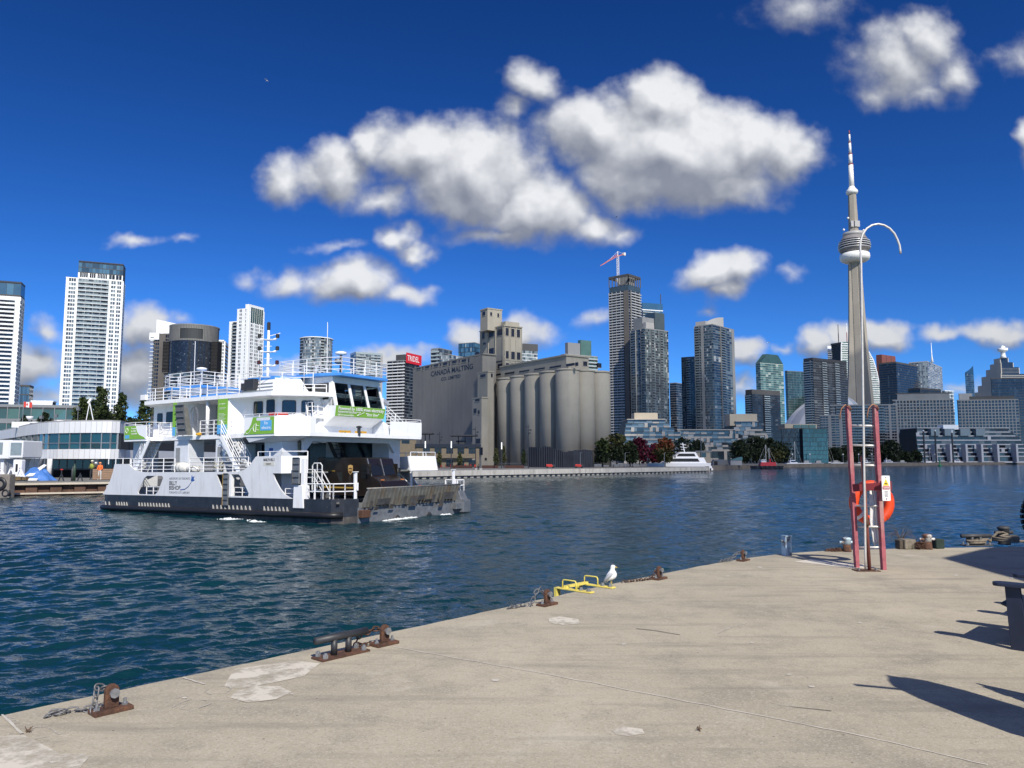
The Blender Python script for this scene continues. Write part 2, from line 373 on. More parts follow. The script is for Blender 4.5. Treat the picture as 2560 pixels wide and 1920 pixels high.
# ================================================================== PIER
CONC = bpy.data.materials.new('pier_concrete'); CONC.use_nodes = True
def conc():
    N = CONC.node_tree.nodes; L = CONC.node_tree.links; b = N['Principled BSDF']; b.inputs['Roughness'].default_value = .88; b.inputs['Specular IOR Level'].default_value = .3
    tc = N.new('ShaderNodeTexCoord'); co = tc.outputs['Object']
    def nz(s, d, r=.6):
        n = N.new('ShaderNodeTexNoise'); n.inputs['Scale'].default_value = s; n.inputs['Detail'].default_value = d; n.inputs['Roughness'].default_value = r; L.new(co, n.inputs[0]); return n.outputs[0]
    def mr(x, a, b_, c, d):
        n = N.new('ShaderNodeMapRange'); L.new(x, n.inputs[0])
        for i, q in enumerate((a, b_, c, d)): n.inputs[i + 1].default_value = q
        return n.outputs[0]
    def mix(f, A, B):
        n = N.new('ShaderNodeMix'); n.data_type = 'RGBA'; L.new(f, n.inputs['Factor'])
        for k, q in (('A', A), ('B', B)):
            if isinstance(q, tuple): n.inputs[k].default_value = (*q, 1)
            else: L.new(q, n.inputs[k])
        return n.outputs['Result']
    c = mix(mr(nz(.55, 6), .35, .68, 0, 1), (.365, .328, .248), (.468, .418, .316))
    c = mix(mr(nz(1.6, 8, .72), .48, .72, 0, .85), c, (.25, .226, .180))      # grimy patches
    c = mix(mr(nz(.9, 9, .75), .58, .68, 0, .8), c, (.50, .455, .365))       # bleached scuffs
    c = mix(mr(nz(75, 3, .7), .50, .66, 0, .65), c, (.56, .51, .42))         # exposed pale aggregate
    c = mix(mr(nz(52, 4, .75), .56, .70, 0, .75), c, (.17, .152, .13))      # dark aggregate
    mp = N.new('ShaderNodeMapping'); mp.inputs['Rotation'].default_value = (0, 0, .35); mp.inputs['Scale'].default_value = (.5, 5, 1); L.new(co, mp.inputs[0])
    st = N.new('ShaderNodeTexNoise'); st.inputs['Scale'].default_value = 1.1; st.inputs['Detail'].default_value = 7; L.new(mp.outputs[0], st.inputs[0])
    c = mix(mr(st.outputs[0], .54, .72, 0, .5), c, (.215, .195, .16))         # dragged scuffs
    vo = N.new('ShaderNodeTexVoronoi'); vo.inputs['Scale'].default_value = 5.5; L.new(co, vo.inputs[0])
    c = mix(mr(vo.outputs['Distance'], .055, .025, 0, .9), c, (.10, .085, .07))   # small spots
    L.new(c, b.inputs['Base Color'])
    bp = N.new('ShaderNodeBump'); bp.inputs['Strength'].default_value = .45; bp.inputs['Distance'].default_value = .006; L.new(nz(85, 4, .7), bp.inputs['Height'])
    bp2 = N.new('ShaderNodeBump'); bp2.inputs['Strength'].default_value = .3; bp2.inputs['Distance'].default_value = .02; L.new(nz(6, 5), bp2.inputs['Height']); L.new(bp.outputs[0], bp2.inputs['Normal'])
    L.new(bp2.outputs[0], b.inputs['Normal'])
conc()
E45 = Vector((1, 1, 0)).normalized(); N45 = Vector((-1, 1, 0)).normalized()    # along and out over the pier's long edge
EDGE = math.radians(48.3)
def pier():
    rs = random.Random(3)
    pts = []
    K = [(-45, -41.4), (-3.42, 5.32), (-2.49, 6.36), (-.76, 8.31), (.68, 9.98), (1.68, 11.09), (2.99, 12.5), (3.7, 13.22), (4.36, 13.75), (4.96, 14.15), (5.58, 14.45), (6.14, 14.64), (7.4, 14.9), (8.97, 15.1), (50, 19.2)]
    for (xa, ya), (xb, yb) in zip(K, K[1:]):   # a little uneven where the arris has chipped
        n = max(1, int(math.hypot(xb-xa, yb-ya) / .22))
        for i in range(n):
            e = rs.uniform(-.014, .008); f = i / n; pts.append((xa + (xb-xa)*f - e*.75, ya + (yb-ya)*f + e*.66))
    pts += [(50, -60), (-45, -60)]
    m = MB(); m.prism(pts[::-1], -3, PIER)
    return struct(m.build('pier', CONC, bevel=.025))
PIERO = pier()
PALE = pm('pale_cement', (.62, .58, .50), .9, var=.1, scale=9)
CHALK = pm('chalk', (.52, .49, .43), .95, var=.15, scale=20)
def patchmat(name, c, lo, hi, s=5):
    m = bpy.data.materials.new(name); m.use_nodes = True; N = m.node_tree.nodes; L = m.node_tree.links; b = N['Principled BSDF']
    b.inputs['Base Color'].default_value = (*c, 1); b.inputs['Roughness'].default_value = .9
    tc = N.new('ShaderNodeTexCoord'); nz = N.new('ShaderNodeTexNoise'); nz.inputs['Scale'].default_value = s; nz.inputs['Detail'].default_value = 8; nz.inputs['Roughness'].default_value = .7; L.new(tc.outputs['Object'], nz.inputs[0])
    mr = N.new('ShaderNodeMapRange'); L.new(nz.outputs[0], mr.inputs[0]); mr.inputs[1].default_value = lo; mr.inputs[2].default_value = hi
    L.new(mr.outputs[0], b.inputs['Alpha']); return m
WORN = patchmat('worn_paint', (.60, .56, .47), .34, .54, 4)
WORN2 = patchmat('worn_chalk', (.50, .47, .41), .44, .60, 14)
def sheet(name, px_poly, mat, dz=.004, n=5):
    P = [atZ(x, y, PIER + dz) for x, y in px_poly]
    m = MB(); m.add(P, [tuple(range(len(P)))]); return m.build(name, mat, PIERO)
def stroke(name, px_pts, w, mat, dz=.004):
    P = [atZ(x, y, PIER + dz) for x, y in px_pts]; m = MB()
    L_, R_ = [], []
    for i, p in enumerate(P):
        d = (P[min(i+1, len(P)-1)] - P[max(i-1, 0)]).normalized(); s = Vector((-d.y, d.x, 0)) * w / 2 * U(.7, 1.3)
        L_.append(p + s); R_.append(p - s)
    for i in range(len(P)-1): m.quad(R_[i], R_[i+1], L_[i+1], L_[i])
    return m.build(name, mat, PIERO)
def line(a, b, n=14, j=1.2): return [(a[0]+(b[0]-a[0])*i/n, a[1]+(b[1]-a[1])*i/n+U(-j, j)) for i in range(n+1)]
stroke('joint_line', line((985, 1617), (1480, 1706)) + line((1480, 1706), (2150, 1838))[1:] + line((2150, 1838), (2470, 1912))[1:], .012, PALE)
stroke('joint_line', line((1420, 1485), (1760, 1520)) + line((1760, 1520), (2390, 1590))[1:], .014, WORN2)
stroke('joint_line', line((1700, 1428), (2030, 1452)) + line((2030, 1452), (2560, 1478))[1:], .016, WORN2)
stroke('chalk_mark', [(1795, 1584), (1825, 1569), (1868, 1558)], .02, WORN2, .006)
stroke('chalk_mark', line((5, 1785), (55, 1834), 6), .016, CHALK, .006)
stroke('chalk_mark', line((15, 1788), (60, 1822), 6), .03, WORN2, .005)
stroke('chalk_mark', [(72, 1823), (90, 1817), (118, 1817), (135, 1826), (142, 1832)], .012, WORN2, .006)
stroke('chalk_mark', [(86, 1847), (110, 1842), (150, 1834), (190, 1826)], .010, WORN2, .006)
stroke('chalk_mark', line((458, 1693), (512, 1710), 5), .02, CHALK, .006)
stroke('chalk_mark', [(520,1722),(540,1716),(566,1714),(578,1720),(566,1731),(540,1736),(518,1733),(512,1728),(520,1722)], .012, WORN2, .006)
stroke('chalk_mark', [(440,1745),(462,1738),(480,1746),(452,1756),(430,1768)], .012, WORN2, .006)
stroke('chalk_mark', [(490,1755),(510,1748),(530,1758),(500,1768),(478,1778),(450,1770),(470,1760)], .012, WORN2, .006)
stroke('chalk_mark', [(600,1750),(590,1762),(620,1770),(640,1760)], .012, WORN2, .006)
stroke('chalk_mark', line((1690, 1463), (1735, 1468), 4), .02, WORN2, .006)
sheet('paint_patch', [(588,1672),(650,1664),(735,1652),(800,1658),(760,1690),(690,1705),(600,1722),(560,1716),(575,1690)], WORN)
sheet('paint_patch', [(590,1728),(640,1714),(700,1716),(730,1730),(690,1748),(620,1756),(575,1744)], WORN, .005)
sheet('paint_patch', [(1985,1404),(2030,1398),(2170,1412),(2190,1420),(2120,1420),(2050,1411)], PALE)
sheet('paint_patch', [(1370,1546),(1400,1541),(1445,1548),(1452,1558),(1410,1564),(1375,1557)], WORN)
sheet('paint_patch', [(1530,1826),(1560,1816),(1605,1822),(1612,1834),(1570,1840),(1540,1836)], WORN)
sheet('paint_patch', [(-80,1850),(30,1838),(62,1838),(110,1862),(150,1885),(210,1884),(225,1890),(190,1930),(-80,1960)], WORN)
for x, y in ((462,1744),(713,1668),(730,1735),(130,1905),(2150,1557),(1972,1686),(2030,1716),(1880,1606),(2390,1438),(2530,1445),(1900,1418),(1560,1610),(1240,1700)):
    w = U(5, 12); sheet('chalk_mark', [(x + w*U(.6, 1.1)*math.cos(a), y + w*.26*U(.6, 1.2)*math.sin(a)) for a in np.linspace(6.28, .6, 9)], CHALK, .005)
sheet('crack', [(1590,1570),(1640,1576),(1700,1586),(1698,1587),(1640,1577),(1592,1572)], pm('crack_dark', (.20, .18, .15), .9, var=.1), .004)
sheet('crack', [(1940,1762),(2000,1768),(2080,1776),(2078,1777),(2000,1769)], MATS['crack_dark'], .004)
def debris(px, py, n, s, lab):
    t = thing('dry_weed', lab, 'weed', atZ(px, py, PIER)); m = MB()
    for i in range(n):
        a = U(0, 6.28); l = U(.5, 1) * s; m.tube([(0, 0, .002), (l*.5*math.cos(a), l*.5*math.sin(a), U(.3, .7)*s), (l*math.cos(a), l*math.sin(a), U(.05, 1)*s)], .003, 4)
    m.build('stems', pm('dry_weed', (.12, .08, .05), .9), t)
debris(66, 1832, 9, .035, 'tiny dry brown weed in the joint beside the chalk marks')
debris(1748, 1826, 7, .03, 'scrap of dry brown twigs lying on the open concrete')
debris(2252, 1352, 26, .34, 'wispy dry weeds growing behind the timber block at the pier edge')

# ------------------------------------------------------------------ mooring hardware
CHG = pm('chain_grey', (.16, .16, .165), .5, metal=.4, var=.3, scale=20)
def link_mesh(L_=.07, w=.04, r=.0062, mat=RUST):
    P = []
    for i in range(6): a = math.pi * i / 5 - math.pi / 2; P.append(((L_-w)/2 + w/2*math.cos(a), w/2*math.sin(a), 0))
    for i in range(6): a = math.pi * i / 5 + math.pi / 2; P.append((-(L_-w)/2 + w/2*math.cos(a), w/2*math.sin(a), 0))
    return MB().tube(P, r, 6, closed=True).mesh('chain_link', mat, True)
LINK_R = link_mesh(mat=RUST); LINK_G = link_mesh(.072, .042, .0058, CHG)
def chain(parent, pts, me, step=.05):
    pts = [Vector(p) for p in pts]; d = 0; k = 0
    for a, b in zip(pts, pts[1:]):
        v = b - a; l = v.length
        while d < l:
            p = a + v * (d / l); q = v.to_track_quat('X', 'Z').to_euler()
            o = inst('chain_link', me, parent, p); o.rotation_euler = (v.to_track_quat('X', 'Z') @ Matrix.Rotation(math.pi/2 * (k % 2) + U(-.3, .3) + .4, 3, 'X').to_quaternion()).to_euler()
            d += step; k += 1
        d -= l
def bracket(px, py, label, chain_pts, me, s=1.0, group='chain brackets along the pier edge'):
    """base plate along the edge, upright rounded tab with a pin, bolts, chain (local: x along edge, y out over the water)"""
    t = thing('mooring_bracket', label, 'mooring bracket', atZ(px, py, PIER), EDGE, group)
    MB().box(-.125*s, -.065*s, 0, .125*s, .065*s, .028*s).build('base_plate', RUST, t, bevel=.004)
    pr = [(-.045, 0), (.045, 0), (.045, .11)] + [(.045*math.cos(a), .11+.045*math.sin(a)) for a in np.linspace(.3, 2.85, 7)] + [(-.045, .11)]
    MB().ext([(x*s, y*s) for x, y in pr], (0, .018*s, .028*s), (1, 0, 0), (0, 0, 1), (0, -.036*s, 0)).build('upright_tab', RUST, t, bevel=.004)
    MB().tube([(0, -.055*s, .13*s), (0, .06*s, .13*s)], .018*s, 10).tube([(0, -.06*s, .13*s), (0, -.045*s, .13*s)], .032*s, 8).build('pin', GALV, t)
    for x in (-.09, .09): MB().tube([(x*s, 0, .028*s), (x*s, 0, .07*s)], .011*s, 8).tube([(x*s, 0, .028*s), (x*s, 0, .042*s)], .021*s, 6).build('bolt', GALV, t)
    chain(t, [(x*s*.8, y*s*.8, z*s) for x, y, z in chain_pts], me)
    return t
bracket(277, 1779, 'rusty bracket with galvanised shackle and chain beside the chalk scribbles',
        [(-.02,.06,.15),(-.10,.05,.17),(-.14,.0,.02),(-.10,.12,.02),(-.22,.2,.015),(-.36,.26,.015),(-.42,.22,.012),(-.30,.20,.03)], LINK_G)
bracket(961, 1612, 'rusty bracket whose brown chain runs to the black cleat',
        [(-.02,.05,.14),(-.10,.06,.15),(-.20,.06,.13),(-.30,.05,.14),(-.36,.07,.05),(-.22,.09,.015),(-.08,.08,.015)], LINK_R)
bracket(1368, 1513, 'rusty bracket with a raised galvanised shackle before the yellow ladder top',
        [(-.02,.06,.14),(-.10,.06,.20),(-.17,.07,.16),(-.24,.10,.03),(-.36,.18,.015),(-.50,.24,.015),(-.60,.22,.012),(-.42,.16,.03)], LINK_G)
bracket(1648, 1448, 'rusty bracket with a straight brown chain just past the gull',
        [(-.02,.05,.12),(-.10,.06,.05),(-.22,.08,.015),(-.42,.12,.015),(-.62,.20,.015),(-.78,.25,.012)], LINK_R)
bracket(1858, 1402, 'rusty bracket with a slack galvanised chain near the pale blue post',
        [(-.02,.06,.14),(-.12,.08,.12),(-.26,.12,.06),(-.44,.18,.03),(-.62,.24,.012)], LINK_G)
def cleat(px, py, label, s=1.0, mat=DARKM, rz=None):
    rz = EDGE if rz is None else rz
    t = thing('cleat', label, 'cleat', atZ(px, py, PIER), rz)
    MB().box(-.25*s, -.085*s, 0, .25*s, .085*s, .018*s).build('base_plate', RUST if mat is DARKM else mat, t, bevel=.003)
    for x in (-.075, .075): MB().tube([(x*s, 0, .018*s), (x*s, 0, .15*s)], .028*s, 12).build('post', mat, t, True)
    MB().tube([(-.27*s, 0, .165*s), (.27*s, 0, .165*s)], .032*s, 14).build('horn_bar', mat, t, True)
    for x in (-.2, .2):
        for y in (-.055, .055): MB().tube([(x*s, y*s, .018*s), (x*s, y*s, .05*s)], .024*s, 6).tube([(x*s, y*s, .05*s), (x*s, y*s, .062*s)], .013*s, 8).build('bolt', GALV, t)
    return t
cleat(853, 1638, 'black two-post cleat bolted down with shiny nuts on a rusty plate', 1.0)
YELP = pm('ladder_yellow', (.75, .62, .13), .5, var=.1, scale=12, c2=(.45, .40, .20), c2s=20, c2t=(.58, .75))
def ladder_top():
    t = thing('yellow_ladder_top', 'yellow steel ladder top with two hoop grips under the gull', 'ladder', atZ(1474, 1473, PIER), EDGE)
    for i, x in enumerate((-.24, .24)):
        MB().box(x-.045, -.22, .004, x+.045, .34, .02).build('fixing_plate', YELP, t, bevel=.003)
        MB().box(x-.045, .33, -.5, x+.045, .37, .018).build('rail', YELP, t)
        MB().tube([(x, .26, .02), (x, .26, .10), (x, .25, .12), (x, .23, .125), (x, .07, .125), (x, .05, .12), (x, .04, .10), (x, .04, .02)], .009, 8).build('hoop_grip', YELP, t, True)
        for y in (-.16, -.04): MB().tube([(x, y, .022), (x, y, .036)], .03, 8).tube([(x, y, .036), (x, y, .06)], .02, 6).build('bolt', GALV, t)
    MB().bar((-.24, .22, .035), (.24, .22, .035), .05, .03).build('cross_bar', YELP, t)
    for z in (-.15, -.4): MB().tube([(-.2, .35, z), (.2, .35, z)], .016, 8).build('rung', YELP, t)
ladder_top()

# ------------------------------------------------------------------ gull
def gull(px, py):
    t = thing('gull', 'white gull standing beside the yellow ladder top', 'gull', atZ(px, py, PIER), math.radians(-20))
    W_ = pm('gull_white', (.80, .80, .79), .8, var=.05, scale=30); GW = pm('gull_grey', (.38, .40, .43), .8, var=.1, scale=40)
    R = [(-.060,.078,.010,.010),(-.050,.086,.034,.026),(-.030,.102,.056,.043),(-.012,.125,.069,.054),(.000,.150,.071,.057),(.008,.175,.065,.053),(.012,.197,.052,.044),(.013,.215,.039,.034),(.013,.230,.032,.029),(.015,.244,.031,.028),(.020,.257,.034,.029),(.023,.270,.034,.029),(.022,.283,.027,.024),(.020,.292,.013,.012)]
    n = 16; V = [(x+a*math.cos(2*math.pi*j/n), b*math.sin(2*math.pi*j/n), z) for x, z, a, b in R for j in range(n)]
    Fc = [(i*n+j, i*n+(j+1) % n, (i+1)*n+(j+1) % n, (i+1)*n+j) for i in range(len(R)-1) for j in range(n)] + [tuple(range(n))[::-1], tuple((len(R)-1)*n+j for j in range(n))]
    MB().add(V, Fc).build('body', W_, t, True)
    MB().add([(-.04, -.02, .085), (-.04, .02, .085), (-.10, .022, .045), (-.10, -.022, .045), (-.045, -.015, .075), (-.045, .015, .075)], [(0,1,2,3), (4,3,2,5), (0,3,4), (1,5,2)]).build('tail', W_, t)
    for s in (-1, 1):
        P = [(.030,.048*s,.185),(.0,.057*s,.170),(-.04,.055*s,.135),(-.075,.040*s,.095),(-.115,.018*s,.052)]
        w = MB(); w.tube(P, [.014,.024,.026,.020,.005], 8); w.build('wing', GW, t, True)
        MB().tube([(-.085,.034*s,.085), (-.135,.012*s,.035)], [.012, .003], 6).build('wing_tip', INK, t, True)
        leg = pm('gull_leg', (.55, .42, .10), .7, var=.1)
        MB().tube([(.0, .025*s, .085), (-.004, .026*s, .045), (.002, .027*s, .004)], .0045, 6).add([(.0,.027*s,.005), (.035,.012*s,.003), (.042,.027*s,.003), (.035,.043*s,.003), (-.006,.027*s,.012)], [(0,1,2), (0,2,3), (0,1,4), (0,4,3)]).build('leg', leg, t)
        MB().lathe([(.001, -.003), (.004, 0), (.001, .003)], 8, (.045, .0255*s, .272)).build('eye', INK, t)
    bk = MB(); bk.tube([(.050, 0, .266), (.072, 0, .263), (.088, 0, .258)], [.010, .0075, .002], 8, 0); bk.build('beak', pm('gull_beak', (.60, .42, .08), .5, var=.1), t, True)
    MB().tube([(.076, 0, .262), (.082, 0, .260)], [.0072, .0056], 8).build('beak_band', INK, t)
gull(1529, 1468)

# ------------------------------------------------------------------ bollards and lumps along the far edge
PBLUE = pm('pale_blue_paint', (.45, .58, .66), .6, var=.12, scale=12, c2=(.14, .07, .04), c2s=9, c2t=(.5, .62))
def post_blue():
    t = thing('mooring_post', 'short pale blue steel post with a side pin at the pier corner', 'post', atZ(1967, 1389, PIER), math.radians(20))
    for x in (-.055, .055): MB().box(x-.008, -.06, 0, x+.008, .06, .34).build('flange', PBLUE, t, bevel=.003)
    MB().box(-.046, -.008, 0, .046, .008, .33).build('web', PBLUE, t)
    MB().box(-.07, -.07, .34, .07, .07, .352).build('cap_plate', PBLUE, t)
    MB().tube([(-.12, -.0, .26), (.09, .0, .26)], .022, 10).build('pin', GALV, t)
post_blue()
def bollard(px, py, label, mats=(PBLUE, RUST), s=1.0):
    t = thing('bollard', label, 'bollard', atZ(px, py, PIER), math.radians(8), 'cross-arm bollards at the pier end')
    MB().lathe([(.12*s, 0), (.115*s, .02*s), (.105*s, .2*s)], 18).build('base', mats[1], t, True)
    MB().lathe([(.104*s, .2*s), (.10*s, .31*s), (.12*s, .33*s), (.125*s, .345*s), (.09*s, .375*s), (.02*s, .39*s)], 18).build('cap', mats[0], t, True)
    MB().tube([(-.21*s, 0, .25*s), (-.20*s, 0, .25*s), (.20*s, 0, .25*s), (.21*s, 0, .25*s)], [.02*s, .036*s, .036*s, .02*s], 12).build('cross_arm', mats[0], t, True)
    return t
bollard(2118, 1379, 'pale blue and rusty cross-arm bollard by the heap of brown chain', s=.68)
bollard(2319, 1373, 'rusty cross-arm bollard with white arm ends beside the timber block', (pm('white_worn', (.62, .62, .6), .6, var=.1, c2=(.13, .06, .035), c2s=8, c2t=(.46, .56)), RUST), .74)
DKB = pm('dark_bollard', (.05, .052, .055), .6, var=.3, scale=8)
bollard(2511, 1361, 'dark bollard wrapped with mooring rope in the shade', (DKB, DKB), .95)
def chain_heap():
    t = thing('chain_heap', 'heap of rusty chain at the foot of the pale blue bollard', 'chain', atZ(2097, 1378, PIER), .1)
    for i in range(90):
        a = U(0, 6.28); r = U(0, 1) ** .7
        o = inst('chain_link', LINK_R, t, (r*.24*math.cos(a)-.02, r*.07*math.sin(a), .01+.045*(1-r)*rnd()), (U(-1, 1), U(-1, 1), U(0, 3.1)))
        o.scale = (.95, .95, .95)
chain_heap()
def blocks():
    TIM = pm('weathered_timber', (.20, .175, .135), .9, var=.3, scale=8, bump=.6, bscale=25, c2=(.07, .06, .045), c2s=6, c2t=(.5, .62))
    for (px, py, w, h, d, lab, mt) in ((2268, 1372, .12, .185, .11, 'weathered grey timber block with a rough face at the pier edge', TIM), (2344, 1371, .09, .185, .09, 'dark green timber block in the shade of the bollard', pm('green_timber', (.02, .035, .028), .9, var=.3, scale=9, bump=.5))):
        c = atZ(px, py, PIER); t = thing('timber_block', lab, 'timber block', c, .17)
        m = MB(); n = 7; rs = random.Random(5)
        m.box(-w, -d, 0, w, d, h)
        m.build('block', mt, t, bevel=.02)
        if mt is TIM: MB().box(-w-.08, -.07, 0, -w-.004, .08, h*.93).build('side_chunk', pm('dark_timber', (.075, .06, .045), .9, var=.4, scale=10, bump=.6), t, bevel=.015)
    t = thing('chain_heap', 'rusty chain hung round the white-armed bollard', 'chain', atZ(2300, 1373, PIER))
    for i in range(40):
        inst('chain_link', LINK_R, t, (U(-.10, .05), U(-.09, .0), U(.01, .15)), (U(-1, 1), U(-1, 1), U(0, 3.1)), (.95, .95, .95))
blocks()
ROPE = pm('old_rope', (.20, .17, .13), .95, var=.3, scale=20, bump=.5, bscale=90)
def rope_stuff():
    cleat(2441, 1364, 'dark cleat with coiled mooring rope in the shade at the pier end', 1.15, DKB, math.radians(6))
    t = thing('mooring_rope', 'grey mooring rope running from the shaded cleat to the dark bollard', 'rope', atZ(2441, 1364, PIER), math.radians(8))
    m = MB()
    P = [(.16*math.cos(a)*(1+.02*a), .09*math.sin(a), .035+.006*a) for a in np.linspace(0, 15, 60)]
    P += [(.25, .0, .12), (.35, .05, .07), (.42, .06, .16), (.5, .03, .24), (.58, -.02, .25), (.62, -.08, .22)]
    P += [(.62+.22*math.cos(a), -.02+.22*math.sin(a), .20-.006*a) for a in np.linspace(3.6, 18, 50)] + [(1.0, .1, .06), (1.5, .12, .05), (2.2, .2, .06)]
    m.tube(P, .026, 7); m.build('strands', ROPE, t, True)
rope_stuff()

# ------------------------------------------------------------------ life-saving stand
PINK = pm('faded_red_wood', (.36, .10, .12), .8, var=.2, scale=10, bump=.4, bscale=40, c2=(.40, .30, .26), c2s=7, c2t=(.52, .72), streak=True)
DRED = pm('dark_red_paint', (.20, .022, .03), .7, var=.2, scale=8)
ALU = pm('dull_aluminium', (.62, .60, .56), .42, metal=.25, var=.1, scale=12)
ORANGE = pm('lifebuoy_orange', (.75, .07, .015), .5, var=.08, scale=6)
def rescue_stand():
    base = atZ(2169, 1427, PIER); Y0 = base.y
    t = thing('rescue_ladder_stand', 'faded red wooden ladder with aluminium rungs on the rusty pole plate', 'ladder stand', base)
    def L_(px, py, dy=0): return atY(px, py, Y0 + dy) - base
    def rail(xb, yb, xt, yt, dy):
        a, b = L_(xb, yb, dy), L_(xt, yt, dy); a.z = 0
        m = MB(); k = 14; w0, w1 = .052, .045
        for i in range(k):
            p = a.lerp(b, i/k); q = a.lerp(b, (i+1)/k)
            m.bar(p, q + (q-p)*.002, .085, .056 + .005*math.sin(i*1.7), 0, (1, 0, 0))
        return a, b, m.build('side_rail', PINK, t)
    la, lb, _ = rail(2142, 1417, 2119, 1016, .35); ra, rb, _ = rail(2209, 1425, 2187, 1015, .12)
    for py in (1064, 1114, 1164, 1265, 1317, 1368):
        f = (py - 1417) / (1016 - 1417); p = la.lerp(lb, f); q = ra.lerp(rb, (py + 2 - 1425) / (1015 - 1425))
        MB().tube([p, q], .017, 10).build('rung', ALU, t, True)
    HOOK = pm('brown_hook', (.30, .15, .09), .6, metal=.3, var=.2)
    for e in (lb, rb):
        MB().tube([e + Vector((.03, -.06, -.06)), e + Vector((.0, -.07, .0)), e + Vector((-.07, -.07, .02)), e + Vector((-.13, -.07, -.04)), e + Vector((-.155, -.07, -.13)), e + Vector((-.16, -.07, -.2))], .011, 8).build('hook', HOOK, t, True)
    cb0, cb1 = L_(2124, 1219, .30), L_(2212, 1214, .06)
    MB().bar(cb0 + Vector((0, -.11, 0)), cb1 + Vector((0, -.11, 0)), .035, .115).build('cross_board', DRED, t, bevel=.005)
    MB().bar(cb1 + Vector((-.14, -.15, .0)), cb1 + Vector((.03, -.15, .0)), .03, .15).build('shelf_bracket', DRED, t, bevel=.005)
    # pole plate and sleeve
    MB().box(-.20, -.10, 0, .16, .10, .012).build('pole_plate', RUST, t)
    sl = MB(); sl.tube([(.03, .0, .012), (-.005, 0, 1.75)], .027, 14); sl.build('pole_sleeve', pm('sleeve_red', (.24, .07, .05), .7, var=.2, scale=9, c2=(.10, .06, .05), c2s=9, c2t=(.5, .65)), t, True)
    for x in (-.15, .11): MB().tube([(x, -.05, .012), (x, -.05, .05)], .016, 6).build('bolt', GALV, t)
    MB().lathe([(.04, 0), (.04, .09)], 14, (.0, -.03, .68)).build('collar', RUST, t, True)
    # rescue pole leaning in its sleeve
    p = thing('rescue_pole', 'long pale pole with a shepherd crook standing against the red ladder', 'rescue pole', base)
    pts = [(2164, 1422)] + [(2164 - (2164-2152.5)*(1422-y)/(1422-640), y) for y in range(1380, 640, -60)] + [(2152, 640), (2150.5, 620), (2151.5, 602), (2157, 585), (2167, 571), (2180, 563), (2195, 560), (2210, 563), (2224, 571), (2236, 584), (2244, 600), (2249, 614), (2250.5, 625), (2251.5, 634)]
    m = MB(); m.tube([L_(x, y, -.06) for x, y in pts], .0165, 12); m.build('crook_pole', ALU, p, True)
    # ring buoy
    c = L_(2179, 1257, .52) + base
    r = thing('ring_buoy', 'orange ring lifebuoy hung behind the red ladder', 'ring buoy', c)
    R0, r0 = .282, .078; P = [(R0*math.cos(a), .0, R0*math.sin(a)) for a in np.linspace(0, 2*math.pi, 41)[:-1]]
    MB().tube(P, r0, 14, closed=True).build('ring', ORANGE, r, True)
    for a in (.35, 2.0, 3.9, 5.5):
        cc = Vector((R0*math.cos(a), 0, R0*math.sin(a))); tt = Vector((-math.sin(a), 0, math.cos(a)))
        MB().tube([cc - tt*.028, cc + tt*.028], r0 + .004, 14, cap=False).build('band', pm('buoy_band', (.68, .66, .62) if a == 3.9 else (.62, .055, .012), .5, var=.05) if False else (WHITE2 if a == 3.9 else pm('buoy_seam', (.60, .05, .012), .55, var=.05)), r, True)
    # rope hank
    h = thing('throw_rope', 'white throw rope hung in a loose hank inside the ring buoy', 'rope', L_(2181, 1222, .22) + base)
    WR = pm('white_rope', (.72, .71, .68), .85, var=.08, scale=30)
    for i in range(9):
        x = -.05 + i * .014; d = U(-.02, .03); bot = -.78 - U(0, .14)
        MB().tube([(x*.6, d, 0), (x, d - .03, -.25), (x*1.2 + .01, d, -.5), (x + .035, d, bot + .06), (x + .05, d, bot), (x*.8 + .07, d, bot + .05), (x + .05, d + .02, -.5), (x*.7 + .01, d + .02, -.05)], .011, 6).build('strand', WR, h, True)
    MB().tube([(.06, 0, -.6), (.11, 0, -.8), (.12, 0, -1.05), (.10, 0, -1.08), (.08, 0, -1.0), (.09, 0, -.8)], .006, 6).build('loose_end', GALV, h, True)
    MB().tube([(.0, 0, .0), (.04, -.02, .12), (.09, -.03, .13), (.13, 0, .02), (.13, .02, -.2)], .01, 6).build('hanging_loop', WR, h, True)
    # sign
    s0, s1 = L_(2206.5, 1252, -.24) + base, L_(2224, 1189, -.24) + base
    w, hgt = s1.x - s0.x, s1.z - s0.z
    s = thing('warning_sign', 'narrow white danger sign screwed to the red ladder', 'sign', s0 + Vector((0, -.0, 0)))
    MB().ext(rrect(0, 0, w, hgt, .012), (0, 0, 0), (1, 0, 0), (0, 0, 1), (0, .006, 0)).build('panel', WHITE2, s)
    MB().ext([(.016, hgt*.60), (w-.016, hgt*.60), (w/2, hgt*.88)], (0, -.003, 0), (1, 0, 0), (0, 0, 1), (0, .002, 0)).build('yellow_triangle', pm('sign_yel2', (.75, .55, .03), .5, var=0), s)
    MB().ext(rrect(.008, hgt*.45, w-.008, hgt*.575, .01), (0, -.003, 0), (1, 0, 0), (0, 0, 1), (0, .002, 0)).build('red_panel', REDP, s)
    text('DANGER', .026, WHITE2, s, (w*.14, -.006, hgt*.488), (1, 0, 0), (0, 0, 1), (0, -1, 0), width=w*.72, bold=.0006)
    for k in range(5): MB().box(w*.28, -.003, hgt*(.16+.05*k), w*(.72 - .05*(k % 2)), -.001, hgt*(.175+.05*k)).build('print_line', INK, s)
    MB().box(w*.36, -.003, hgt*.66, w*.64, -.0045, hgt*.70).build('print_line', INK, s)
    MB().box(w*.44, -.003, hgt*.05, w*.56, -.001, hgt*.10).build('print_mark', INK, s)
    MB().box(w*.44, -.003, hgt*.91, w*.56, -.001, hgt*.94).build('print_mark', INK, s)
rescue_stand()

